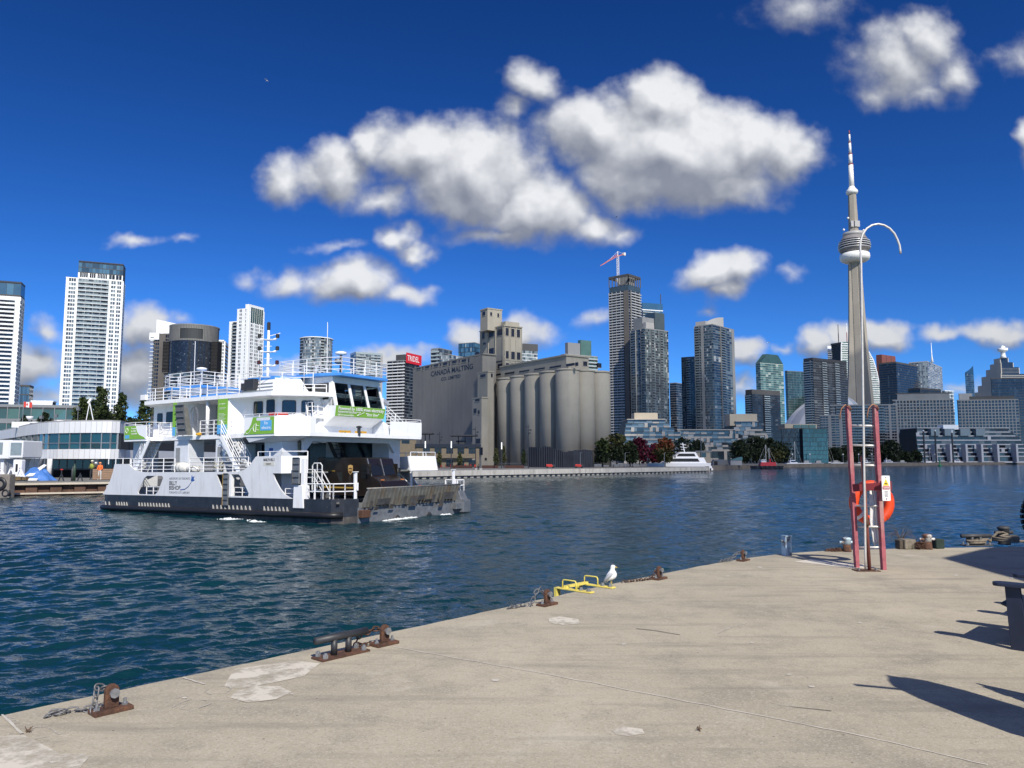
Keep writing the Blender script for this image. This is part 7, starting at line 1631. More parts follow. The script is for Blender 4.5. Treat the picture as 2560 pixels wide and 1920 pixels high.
tree_px(1662, 244, 1090, 29, 'rust', 'rust-red maple with a green-gold skirt beside the yacht', group=G1, key2='olive', seed=6, n=2000)
tree_px(1705, 330, 1090, 34, 'dark', 'round dark tree behind the yacht mast', group='shore trees', seed=7)
tree_px(1745, 335, 1096, 28, 'dark', 'dark tree right behind the yacht superstructure', group='shore trees', seed=8)
for i, (px, yt, w) in enumerate(((1852, 1098, 34), (1890, 1088, 40), (1925, 1092, 38), (1958, 1100, 30))):
    tree_px(px, 400 + 8*i, yt, w, 'dark', ('broad dark tree behind the red tug bow', 'tallest broad dark tree behind the red tug', 'broad dark tree with a brownish top behind the red tug stern', 'dark tree beside the black glass pavilion')[i], group='shore trees', key2=None if i != 2 else 'olive', leaf=.8, n=1700, seed=10 + i, crown0=.12)
for i, (px, yt, w) in enumerate(((2052, 1128, 24), (2085, 1118, 30), (2122, 1112, 30), (2150, 1108, 26), (2230, 1098, 26), (2205, 1110, 20), (2262, 1128, 18), (2290, 1125, 16))):
    tree_px(px, 470 + 6*i, yt, w, 'dark', ('dark tree beside the teal glass pavilion', 'dark tree left of the red ladder foot', 'dark tree seen between the ladder rails', 'dark tree at the right ladder rail', 'tallest dark tree right of the red ladder', 'narrow dark tree hugging the red ladder', 'small dark tree before the wide hotel', 'small dark tree before the first mooring piling')[i], group='marina promenade trees', leaf=.9, n=1300, seed=20 + i, crown0=.12)
G3 = 'poplars behind the terminal'
for i, (px, yt, w, Y, k) in enumerate(((60, 1030, 34, 150, 'dark'), (110, 1022, 40, 152, 'dark'), (190, 984, 44, 148, 'green'), (232, 958, 50, 146, 'green'), (258, 1000, 30, 147, 'dark'), (284, 972, 42, 150, 'green'), (215, 1010, 46, 154, 'dark'), (305, 1030, 30, 152, 'dark'), (342, 990, 46, 150, 'green'), (325, 1035, 20, 146, 'dark'))):
    x = kx(px, 1050) * Y; h = atY(px, yt, Y).z - LAND
    tree((x, Y, LAND), h, w / FPX * Y, k, ('low dark bush-like tree behind the terminal roof', 'wind-leaning poplar behind the terminal')[k == 'green'], group=G3 if k == 'green' else 'dark trees behind the terminal', narrow=(k == 'green'), leaf=.34, n=2600, lean=1.6 if k == 'green' else 0, seed=40 + i, crown0=.1)
G4 = 'saplings in front of the malting plant'
for i, (px, yt, w, Y, k) in enumerate(((1098, 1128, 8, 205, 'young'), (1150, 1130, 9, 207, 'young'), (1240, 1118, 9, 212, 'young'), (1260, 1112, 7, 214, 'young'), (1309, 1122, 8, 208, 'green'))):
    tree_px(px, Y, yt, w, k, ('thin sapling before the brick building door', 'thin sapling before the brick building windows', 'leafy sapling by the white-topped lamp', 'sparse sapling right of the white-topped lamp', 'dense green sapling before the silos')[i], group=G4, leaf=.26, n=420, narrow=True, seed=60 + i, crown0=.25)

# ---- brick building by the plant
def brick_building():
    BR = bpy.data.materials.new('buff_brick'); BR.use_nodes = True; N = BR.node_tree.nodes; L = BR.node_tree.links
    tc = N.new('ShaderNodeTexCoord'); br = N.new('ShaderNodeTexBrick'); br.inputs['Scale'].default_value = 1.3; br.inputs['Color1'].default_value = (.30, .235, .14, 1); br.inputs['Color2'].default_value = (.22, .17, .10, 1); br.inputs['Mortar'].default_value = (.20, .17, .13, 1); br.inputs['Mortar Size'].default_value = .03
    mp = N.new('ShaderNodeMapping'); mp.inputs['Rotation'].default_value = (math.pi/2, 0, 0); L.new(tc.outputs['Object'], mp.inputs[0]); L.new(mp.outputs[0], br.inputs[0]); L.new(br.outputs[0], N['Principled BSDF'].inputs['Base Color']); N['Principled BSDF'].inputs['Roughness'].default_value = .9
    t = thing('brick_building', 'two-storey buff brick building with rooftop canopies below the malting wall', 'building')
    zr = zat(1117, 224); A_ = V2(kx(1040, 1140)*226, 226); B_ = V2(kx(1198, 1140)*233, 233); f = Face(A_, B_, LAND, zr)
    f.box(MB(), 0, f.w, LAND, zr, -12, 0).build('wall', BR, t)
    u, z0_ = f.hit(1045, 1114); f.box(MB(), -.3, f.w + .3, zr, zr + .9, -12, .5).build('roof_edge', pm('roof_edge_blue', (.015, .022, .035), .5), t)
    WN = pm('brick_window', (.012, .018, .026), .15, var=.3, scale=1); FR = CONC_D
    for px in (1066, 1095, 1124, 1152, 1180):
        u, _ = f.hit(px, 1130); w = 1.02
        for za, zb, nm in ((zat(1134, 226), zat(1119, 226), 'window'), (LAND + .1, zat(1150, 226), 'shop_door')):
            q = f.box(MB(), u - w, u + w, za, zb, -.3, .02).build(nm, WN, t)
            for k in range(4): f.box(MB(), u - w + 2*w*k/3 - .04, u - w + 2*w*k/3 + .04, za, zb, .02, .06).build('glazing_bar', FR, q)
            f.box(MB(), u - w, u + w, (za+zb)/2 - .04, (za+zb)/2 + .04, .022, .05).build('glazing_bar', FR, q)
            f.box(MB(), u - w - .1, u + w + .1, zb, zb + .25, .0, .06).build('lintel', CONC_G, t)
    u0, _ = f.hit(1090, 1145); u1, _ = f.hit(1180, 1145); f.box(MB(), u0, u1, zat(1146, 226), zat(1145, 226) + .05, 0, 1.4).build('awning', CONC_D, t)
    z2 = zat(1088, 226); A2 = V2(kx(985, 1140)*223, 223); f2 = Face(A2, A_ + V2(0, .2), LAND, z2); f2.box(MB(), 0, f2.w, LAND, z2, -12, 0).build('tall_bay', BR, t)
    u, _ = f2.hit(1014, 1103); f2.box(MB(), u-1.2, u+1.2, zat(1109, 224), zat(1097, 224), -.3, .03).build('window', WN, t)
    f2.box(MB(), 1, f2.w*.5, LAND+.2, LAND + 3, -.3, .03).build('shop_door', WN, t)
    for pa, pb, yt in ((1038, 1080, 1083), (1124, 1192, 1088)):
        za = zat(yt + 2, 232); xa, xb = kx(pa, 1090)*232, kx(pb, 1090)*232
        c = thing('roof_canopy', 'dark flat canopy on posts over the %s end of the brick roof' % ('taller' if pa < 1100 else 'lower'), 'canopy', (0, 0, 0))
        MB().box(xa, 231, za, xb, 239, za + .35).build('deck', CONC_D, c)
        for fx2 in (.3, .55, .8): MB().box(xa + (xb-xa)*fx2, 233, zr + .9, xa + (xb-xa)*fx2 + .25, 233.25, za).build('post', CONC_D, c)
    MB().box(kx(1140, 1100)*233, 233, zr+.9, kx(1163, 1100)*233, 236, zr + 2).build('bar_counter', CONC_D, t)
brick_building()
def lamps():
    LW = emit('lamp_white', (.8, .8, .76), .7)
    for i, (px, yt, Y) in enumerate(((1063, 1103, 190), (1128, 1103, 192), (1254, 1106, 200))):
        x = kx(px, 1140)*Y; t = thing('column_lamp', ('white-topped column lamp before the taller brick bay', 'white-topped column lamp before the brick shop doors', 'white-topped column lamp before the silos')[i], 'street lamp', (x, Y, LAND), 0, 'white-topped column lamps')
        zt = zat(yt, Y) - LAND; zl = zat(yt + 17, Y) - LAND
        MB().tube([(0, 0, 0), (0, 0, zl)], .12, 8).build('post', DARKM, t); MB().tube([(0, 0, zl), (0, 0, zt)], .14, 8).build('light_column', LW, t)
    for i, (px, yt, Y) in enumerate(((1099, 1080, 212), (1189, 1068, 216), (1321, 1062, 205))):
        x = kx(px, 1110)*Y; t = thing('floodlight_pole', ('dark floodlight pole above the low brick roof', 'dark floodlight pole beside the brick canopy', 'tall dark floodlight pole before the wrapped silos')[i], 'light pole', (x, Y, LAND), 0, 'dark floodlight poles')
        h = zat(yt, Y) - LAND; MB().tube([(0, 0, 0), (0, 0, h)], [.13, .08], 8).build('post', DARKM, t)
        for dx, dz in ((-.5, -.6), (.55, -1.4), (.3, -2.2)): MB().obox((dx, -.2, h + dz), (.28, 0, 0), (0, .2, 0), (0, 0, .2)).bar((0, 0, h + dz), (dx, -.1, h + dz), .06).build('floodlight', DARKM, t)
    for i, (px, Y) in enumerate(((1451, 215), (1563, 222), (1661, 228))):
        x = kx(px, 1150)*Y; t = thing('quay_lamp', 'slim grey lamp post on the malting quay by the trees', 'street lamp', (x, Y, LAND), 0, 'slim quay lamps'); MB().tube([(0, 0, 0), (0, 0, 3.9), (.1, 0, 4.2), (.4, 0, 4.25)], .06, 6).build('post', GALV, t)
    GL = pm('globe_white', (.75, .75, .72), .4, var=0)
    for i, px in enumerate((1981, 2025, 2069, 2108, 2147, 2180, 2215, 2245, 2276, 2307, 2338, 2402, 2450)):
        Y = 395 + (px - 1981) * .42; x = kx(px, 1150)*Y; t = thing('globe_lamp', 'white globe lamp on the marina promenade', 'street lamp', (x, Y, LAND), 0, 'globe lamps on the marina promenade')
        h = zat(1136, Y) - LAND; MB().tube([(0, 0, 0), (0, 0, h)], .13, 6).build('post', GALV, t); MB().lathe([(.1, -.4), (.38, -.25), (.42, 0), (.38, .25), (.1, .4)], 10, (0, 0, h)).build('globe', GL, t, True)
lamps()
def person(loc, rz, h, top, pants, hat, label, seat=False, vest=None):
    t = thing('person', label, 'person', loc, rz); k = h / 1.78
    if seat: J = {'p': (0, 0, .45), 'c': (.05, 0, .8), 'n': (.1, 0, .98), 'h': (.13, 0, 1.1), 'hl': (0, .1, .45), 'kl': (.42, .12, .46), 'fl': (.44, .12, .05), 'tl': (.56, .12, .03), 'hr': (0, -.1, .45), 'kr': (.42, -.12, .46), 'fr': (.44, -.12, .05), 'tr': (.56, -.12, .03), 'sl': (.06, .19, .9), 'el': (.2, .26, .66), 'wl': (.42, .14, .6), 'sr': (.06, -.19, .9), 'er': (.2, -.26, .66), 'wr': (.42, -.14, .6)}
    else: J = {'p': (0, 0, .95), 'c': (0, 0, 1.28), 'n': (.01, 0, 1.5), 'h': (.03, 0, 1.62), 'hl': (0, .1, .92), 'kl': (.03, .11, .5), 'fl': (0, .12, .08), 'tl': (.14, .13, .03), 'hr': (0, -.1, .92), 'kr': (.03, -.11, .5), 'fr': (0, -.12, .08), 'tr': (.14, -.13, .03), 'sl': (0, .2, 1.42), 'el': (.02, .27, 1.15), 'wl': (.18, .2, 1.02), 'sr': (0, -.2, 1.42), 'er': (.02, -.27, 1.15), 'wr': (.18, -.2, 1.02)}
    names = list(J); E_ = [('p', 'c'), ('c', 'n'), ('n', 'h'), ('p', 'hl'), ('hl', 'kl'), ('kl', 'fl'), ('fl', 'tl'), ('p', 'hr'), ('hr', 'kr'), ('kr', 'fr'), ('fr', 'tr'), ('c', 'sl'), ('sl', 'el'), ('el', 'wl'), ('c', 'sr'), ('sr', 'er'), ('er', 'wr')]
    R = {'p': .15, 'c': .17, 'n': .07, 'h': .11, 'hl': .11, 'kl': .075, 'fl': .055, 'tl': .04, 'sl': .085, 'el': .06, 'wl': .045}
    me = bpy.data.meshes.new('body'); me.from_pydata([tuple(c * k for c in J[q]) for q in names], [(names.index(a), names.index(b)) for a, b in E_], [])
    o = bpy.data.objects.new('tmp', me); col.objects.link(o); o.modifiers.new('s', 'SKIN'); o.modifiers.new('u', 'SUBSURF').levels = 1
    if not me.skin_vertices: pass
    for i, q in enumerate(names):
        r = R.get(q, R.get(q[0] + 'l', .06)) * k; me.skin_vertices[0].data[i].radius = (r, r)
    me.skin_vertices[0].data[0].use_root = True
    dg = bpy.context.evaluated_depsgraph_get(); b = bpy.data.meshes.new_from_object(o.evaluated_get(dg)); bpy.data.objects.remove(o)
    b.materials.clear()
    for m_ in (top, pants, SKIN): b.materials.append(m_)
    hz, wz = J['n'][2]*k, (J['p'][2] + .02)*k
    for p in b.polygons:
        z = p.center.z; p.use_smooth = True
        p.material_index = 2 if z > hz + .03 else (1 if (z < wz and abs(p.center.y) < .24*k and not (seat and z > .5)) else 0)
    b.name = 'body'; ob = bpy.data.objects.new('body', b); col.objects.link(ob); ob.parent = t
    hx, hzz = J['h'][0]*k, J['h'][2]*k
    MB().lathe([(.15*k, 0), (.125*k, .02*k), (.11*k, .08*k), (.05*k, .125*k)], 12, (hx, 0, hzz + .04*k)).build('hard_hat' if hat is not None and not seat else 'hair', hat, t, True)
    if vest is not None: MB().lathe([(.17*k, J['p'][2]*k + .05), (.195*k, J['c'][2]*k), (.15*k, J['n'][2]*k - .1)], 12, (J['c'][0]*k, 0, 0), sy=1.1).build('vest', vest, t, True)
    return t
SKIN = pm('skin', (.35, .20, .14), .6, var=.05)
def terminal():
    TW = pm('terminal_white', (.66, .67, .68), .5, var=.04, scale=.4); TG = [glass('terminal_glass_%d' % i, c, .06, .6) for i, c in enumerate(((.010, .045, .060), (.012, .060, .080), (.02, .085, .11)))]
    t = thing('ferry_terminal', 'white curved ferry terminal with a band of teal windows', 'building')
    plan = [(-60, 150), (0, 134), (35, 122), (62, 112), (92, 105.5), (118, 102.5), (145, 101), (172, 100.2), (199, 99.7), (226, 99.4), (253, 99.3), (278, 99.5), (298, 100.4), (311, 103), (318, 108)]
    P = [V2(kx(px, 1100)*Y, Y) for px, Y in plan]; zt, z1, z2, z3 = zat(1055, 101), zat(1083, 101), zat(1123, 101), zat(1147, 101)
    poly = [(p.x, p.y) for p in P] + [(P[-1].x - 2, 150), (P[0].x, 165)]
    inner = [(x + (0 if i > len(P)-1 else .0), y + .5) for i, (x, y) in enumerate(poly)]
    MB().prism(inner, z2 + .02, z1 - .02).build('core', CORE, t)
    MB().prism(poly, z1, zt).build('upper_band', TW, t); MB().prism(poly, z3, z2).build('lower_band', TW, t)
    MB().prism([(x, y + .15) for x, y in poly], zt, zt + .18).build('roof', CONC_G, t)
    rs = random.Random(4)
    for i in range(2, len(P) - 1):
        a, b = P[i], P[i+1]; f = Face(a, b, z2, z1); zm = z2 + (z1-z2)*.38
        ns = 2 if i < 5 else 1
        for k in range(ns):
            for za, zb in ((z2 + .05, zm - .05), (zm + .05, z1 - .05)): f.box(MB(), f.w*k/ns + .06, f.w*(k+1)/ns - .06, za, zb, -.3, -.2).build('window_pane', rs.choice(TG), t)
            f.box(MB(), f.w*k/ns - .06, f.w*k/ns + .06, z2, z1, -.3, -.08).build('mullion', GALV, t)
        f.box(MB(), 0, f.w, zm - .05, zm + .05, -.3, -.1).build('transom', GALV, t)
        n = max(2, int(f.w / .75))
        for k in range(n):
            f.box(MB(), f.w*k/n, f.w*k/n + .035, z1 + .02, zt - .02, .0, .018).build('panel_joint', CONC_G, t); f.box(MB(), f.w*k/n, f.w*k/n + .035, z3 + .02, z2 - .02, .0, .018).build('panel_joint', CONC_G, t)
    # recessed ground floor
    g = [V2(kx(px, 1150)*Y, Y) for px, Y in ((-60, 152), (60, 118), (85, 112), (128, 106), (300, 113), (312, 118))]
    MB().prism([(p.x, p.y) for p in g] + [(g[-1].x, 148), (g[0].x, 160)], LAND, z3).build('ground_floor', pm('terminal_grey', (.24, .25, .26), .7, var=.05), t)
    f = Face(g[3], g[4], LAND, z3)
    for k in range(9): f.box(MB(), f.w*k/9 + .08, f.w*(k+1)/9 - .08, z3 - 1.35, z3 - .15, -.05, .03).build('window_pane', TG[0], t)
    f.box(MB(), .3, f.w, LAND, z3 - 1.55, .25, .32).build('black_screen', pm('screen_black', (.010, .010, .012), .8, var=.3, scale=.4), t)
    f2 = Face(g[1], g[3], LAND, z3); f2.box(MB(), f2.w*.62, f2.w*.74, LAND, z3 - .3, .0, .04).build('door', TG[1], t); f2.box(MB(), f2.w*.76, f2.w*.9, LAND, z3 - .3, .0, .04).build('door', TG[1], t)
    for px in (120, 236): x = kx(px, 1150)*100.6; MB().tube([(x, 101.0, LAND), (x, 101.0, z3)], .3, 14).build('column', TW, t, True)
    # roof gear
    for px, dz, r in ((74, 1.2, .5), (150, .6, .7)): x = kx(px, 1050)*112; MB().lathe([(.1, 0), (r*.7, .15), (r, .5), (r*.9, .55)], 14, (x, 112, zt + dz - .4)).build('satellite_dish', WHITE2, t, True)
    for px, h in ((103, 1.4), (140, 1.6), (194, 2.6), (269, .7)):
        x = kx(px, 1050)*110; MB().tube([(x, 110, zt), (x, 110, zt + h)], .05, 6).box(x-.2, 109.8, zt + h - .5, x + .2, 110.2, zt + h - .1).build('roof_aerial', GREYM, t)
    x = kx(222, 1050)*104; m = MB(); m.bar((x-.4, 104, zt), (x, 104, zt + 2.8), .08); m.bar((x+.7, 104, zt), (x, 104, zt + 2.8), .08); m.bar((x-.2, 104, zt+2.7), (x+.2, 104, zt+3.3), .25); m.build('roof_davit', WHITE2, t)
    MB().box(kx(40, 1050)*120, 119, zt, kx(85, 1050)*118, 124, zt + .9).build('roof_plant', TW, t); MB().box(kx(85, 1050)*118, 117, zt, kx(115, 1050)*116, 121, zt + .6).build('roof_plant', DARKM, t)
    # flag
    fx0 = kx(57, 1040)*122; fl = thing('flag', 'red and white maple leaf flag on a pole over the terminal', 'flag', (fx0, 122, zt)); zf = zat(1004, 122) - zt
    MB().tube([(0, 0, 0), (0, 0, zf)], .05, 6).build('pole', GALV, fl)
    w, h = 1.35, .85; 
    def wav(x): return .10*math.sin(x*5)
    for x0, x1, mt in ((0, .27, REDP), (.27, .73, WHITE2), (.73, 1, REDP)):
        m = MB(); n = 4
        for i in range(n):
            a, b = (x0 + (x1-x0)*i/n)*w, (x0 + (x1-x0)*(i+1)/n)*w; m.hexa([(a, wav(a)-.012, zf-h-.1*a), (b, wav(b)-.012, zf-h-.1*b), (b, wav(b)+.012, zf-h-.1*b), (a, wav(a)+.012, zf-h-.1*a), (a, wav(a)-.012, zf-.1*a), (b, wav(b)-.012, zf-.1*b), (b, wav(b)+.012, zf-.1*b), (a, wav(a)+.012, zf-.1*a)])
        m.build('stripe', mt, fl)
    lf = [(0, -.26), (.02, -.1), (.14, -.12), (.1, -.06), (.24, .04), (.18, .06), (.2, .14), (.12, .12), (.1, .16), (.04, .1), (.06, .22), (.02, .2), (0, .28)]; lf = lf + [(-x, y) for x, y in lf[-2:0:-1]]
    MB().ext(lf, (w*.5, wav(w*.5) - .03, zf - h*.5 - .05*w), (1, 0, 0), (0, 0, 1), (0, -.01, 0)).build('maple_leaf', REDP, fl)
    # boarding bridge at the left
    j = thing('boarding_bridge', 'white boarding bridge with square windows at the terminal end', 'walkway'); Y = 92
    xa, xb, xc = kx(-40, 1120)*Y, kx(31, 1120)*Y, kx(68, 1120)*Y
    MB().box(xa, Y, zat(1146, Y), xb, Y + 4, zat(1100, Y)).build('span', TW, j); MB().box(xb + .03, Y - .8, zat(1145, Y), xc, Y + 3, zat(1102, Y)).build('cab', TW, j, bevel=.12)
    MB().box(kx(38, 1120)*Y, Y - .84, zat(1138, Y), kx(65, 1120)*Y, Y - .802, zat(1107, Y)).build('window', pm('bridge_pane', (.20, .24, .26), .15), j); MB().box(kx(-10, 1120)*Y, Y - .04, zat(1136, Y), kx(7, 1120)*Y, Y - .002, zat(1106, Y)).build('window', MATS['bridge_pane'], j)
    for px in (-5, 26): x = kx(px, 1150)*Y; MB().box(x, Y + .5, LAND, x + .4, Y + 1, zat(1146, Y)).build('leg', TW, j)
    # white sloping wall
    MB().hexa([(kx(60, 1180)*97, 97, LAND), (kx(88, 1180)*97, 97, LAND), (kx(100, 1150)*104, 104, LAND), (kx(80, 1150)*104, 104, LAND), (kx(78, 1150)*97, 97, z3), (kx(100, 1150)*97, 97, z3), (kx(108, 1150)*104, 104, z3), (kx(88, 1150)*104, 104, z3)]).build('splayed_pier', TW, t)
terminal()
def left_dock():
    A_, B_ = V2(-62, 80), V2(-44.5, 89.5); d = (B_-A_).normalized(); n = Vector((d.y, -d.x, 0))
    t = thing('sheet_pile_dock', 'rusty sheet-piled dock edge with pale timber capping below the terminal', 'dock')
    SP = pm('sheet_pile', (.085, .045, .030), .85, var=.3, scale=.6, c2=(.14, .075, .045), c2s=1.2, c2t=(.5, .7), streak=True); TM = pm('new_timber', (.50, .44, .35), .8, var=.12, scale=1)
    k = 0; A0 = A_ - d*25
    while k*1.15 < 46:
        p = A0 + d*k*1.15; o = .3 if k % 2 else 0
        MB().obox(p + n*(.45 + o) + Vector((0, 0, -.05)), d*.54, n*.2, (0, 0, 1.15)).build('pile', SP, t); k += 1
    MB().bar(A0 + n*.75 + Vector((0, 0, 1.28)), A0 + d*46 + n*.75 + Vector((0, 0, 1.28)), 1.1, .2).build('cap_timber', TM, t); MB().bar(A0 + n*1.0 + Vector((0, 0, .25)), A0 + d*46 + n*1.0 + Vector((0, 0, .25)), .2, .18).build('wale', TM, t)
    D = lambda px, dep: V2(kx(px, 1200)*dep, dep)
    HV, OG, DK, GT, WH = pm('hi_vis', (.30, .34, .05), .7), pm('work_orange', (.80, .16, .03), .7), pm('dark_cloth', (.025, .027, .032), .8), pm('work_trousers', (.50, .50, .48), .8), WHITE2
    q = D(229, 93); person((q.x, q.y, LAND), math.radians(-100), 2.35, pm('khaki_cloth', (.06, .065, .035), .8), DK, pm('hat_pale', (.6, .6, .45), .5), 'worker in dark olive gear with a hi-vis vest by the timber stack', vest=HV)
    q = D(238, 93.6); person((q.x, q.y, LAND), math.radians(-70), 2.1, DK, DK, WH, 'worker in black with a white hard hat')
    q = D(249, 92.6); person((q.x, q.y, LAND), math.radians(-95), 2.1, OG, GT, pm('hat_orange', (.75, .3, .12), .5), 'worker in a bright orange jacket and pale trousers')
    q = D(283, 93.5); s = thing('timber_stack', 'stack of brown timber boards on the dock', 'timber stack', (q.x, q.y, LAND), math.radians(12)); TB = pm('stack_timber', (.26, .17, .11), .85, var=.12, scale=2)
    for i in range(6):
        for k in range(4): MB().box(-2.1, -.7 + .36*k, .05 + .21*i, 2.1 + .15*((i+k) % 2), -.36 + .36*k, .235 + .21*i).build('board', TB, s)
    q = D(93, 90); s = thing('tarpaulin_heap', 'blue tarpaulin thrown over a heap of dock materials', 'tarpaulin', (q.x, q.y, LAND)); BT = pm('tarp_blue', (.05, .16, .45), .6, var=.15, scale=1); rs = random.Random(1)
    m = MB(); n_ = 12; Z = [[max(0, (1.5 - ((i-5)/5)**2*1.3 - ((k-5)/5)**2*1.2) + rs.uniform(-.16, .16)) for k in range(n_)] for i in range(n_)]
    m.add([((i-5)*.36, (k-5)*.25, Z[i][k]) for i in range(n_) for k in range(n_)], [(i*n_+k, (i+1)*n_+k, (i+1)*n_+k+1, i*n_+k+1) for i in range(n_-1) for k in range(n_-1)]); m.build('sheet', BT, s)
    m = MB(); m.hexa([(-.6, -1.2, .45), (.2, -1.2, .5), (.9, .2, 1.72), (.5, .3, 1.75), (-.6, -1.25, .55), (.2, -1.25, .6), (.9, .15, 1.8), (.5, .25, 1.85)]); m.build('white_fold', WHITE2, s)
    q = D(66, 87.5); s = thing('white_sacks', 'row of white sacks lying on the dock before the tarpaulin', 'sacks', (q.x, q.y, LAND))
    for i in range(6): MB().obox((-1.2 + i*.42, .1*(i % 2), .16), (.2, .15, 0), (-.2, .32, 0), (.05, 0, .14)).build('sack', WHITE2, s, bevel=.06)
    q = D(20, 88); s = thing('white_trestles', 'white folded trestles at the left end of the dock', 'trestle', (q.x, q.y, LAND)); m = MB()
    for dx in (-.9, .3, 1.3):
        m.bar((dx-.6, 0, 0), (dx, 0, 1.5), .16); m.bar((dx+.6, 0, .3), (dx, 0, 1.5), .16); m.bar((dx-.4, 0, .5), (dx+.45, 0, .6), .14)
    m.build('frame', WHITE2, s)
    q = D(46, 90); s = thing('white_tank', 'white boxy tank with a handle beside the trestles', 'tank', (q.x, q.y, LAND)); MB().box(-.5, -.4, 0, .5, .4, 2.4).build('body', WHITE2, s, bevel=.12); MB().box(-.15, -.44, 1.0, .1, -.405, 1.9).build('slot', INK, s)
    q = D(36, 87); s = thing('crate_pile', 'dark crates and rope heaped on the dock', 'crates', (q.x, q.y, LAND))
    for i in range(5): MB().obox((-1 + i*.55, .1*i % .3, .3), (.24, 0, 0), (0, .3, 0), (0, 0, .28 - .03*i)).build('crate', pm('crate_wood', (.12, .085, .04), .9, var=.3), s)
    for i, (px, c_, lab) in enumerate(((181, 'k', 'black gas cylinder standing on the dock'), (185, 'g', 'dark green gas cylinder standing on the dock'))):
        q = D(px, 87.8); s = thing('gas_cylinder', lab, 'gas cylinder', (q.x, q.y, LAND), 0, 'gas cylinders'); MB().lathe([(.15, 0), (.15, 1.35 + .3*i), (.06, 1.5 + .3*i), (.06, 1.65 + .3*i)], 10).build('body', DKB if c_ == 'k' else pm('cyl_green', (.03, .06, .035), .5), s, True)
    for i, px in enumerate((153, 200)):
        q = D(px, 87.6); s = thing('work_stand', ('small dark pump with a red handle on the dock', 'small grey trestle stand on the dock')[i], 'work stand', (q.x, q.y, LAND)); MB().bar((-.3, 0, 0), (0, 0, .8), .1).bar((.3, 0, 0), (0, 0, .8), .1).bar((0, 0, .8), (0, 0, 1.3 - .4*i), .08).build('frame', DARKM, s)
        if not i: MB().bar((-.15, 0, 1.3), (.15, 0, 1.3), .1).build('handle', REDP, s)
    for i, (px, py, r) in enumerate(((62, 1231, .42), (68, 1226, .5))):
        q = atZ(px, 1232, 0) + Vector((0, 3.5, 0)); x = kx(px, 1230)*q.y; b = thing('buoy_fender', ('small red ball fender floating at the dock foot', 'larger red ball fender hanging at the dock foot')[i], 'fender', (x, q.y, zat(py, q.y))); MB().lathe([(.05, -r), (r*.7, -r*.7), (r, 0), (r*.7, r*.7), (.1, r), (.08, r*1.2)], 14).build('ball', pm('fender_red', (.62, .06, .04), .5), b, True)
    for i, (px, py, r) in enumerate(((1, 1210, .75), (15, 1233, .45))):
        Yq = 80.6; x = kx(px, py)*Yq; b = thing('tyre_fender', ('large black tyre fender hung on the dock corner', 'smaller black tyre fender at the water line')[i], 'tyre', (x, Yq, zat(py, Yq))); MB().tube([(r*.7*math.cos(a), 0, r*.7*math.sin(a)) for a in np.linspace(0, 6.283, 25)[:-1]], r*.32, 10, closed=True).build('tyre', RUBBER, b, True)
    x = kx(14, 1200)*80.8; b = thing('dock_dolphin', 'grey timber dolphin pile at the dock corner', 'piling', (x, 81, 0)); MB().box(-.7, -.5, -1, .6, .5, 2.4).build('pile', pm('old_pile', (.19, .17, .15), .9, var=.2), b, bevel=.1)
    q = D(115, 98); s = thing('site_fence', 'thin grey mesh fence panels across the dock', 'fence', (0, 0, 0)); m = MB()
    for i in range(9):
        p = D(5 + i*13, 96); MB().tube([(p.x, p.y, LAND), (p.x, p.y, LAND + 2.6)], .035, 5).build('post', GALV, s)
    for z in (.4, 1.4, 2.5): a, b = D(5, 96), D(110, 96); MB().bar(Vector((a.x, a.y, LAND + z)), Vector((b.x, b.y, LAND + z)), .04).build('rail', GALV, s)
left_dock()
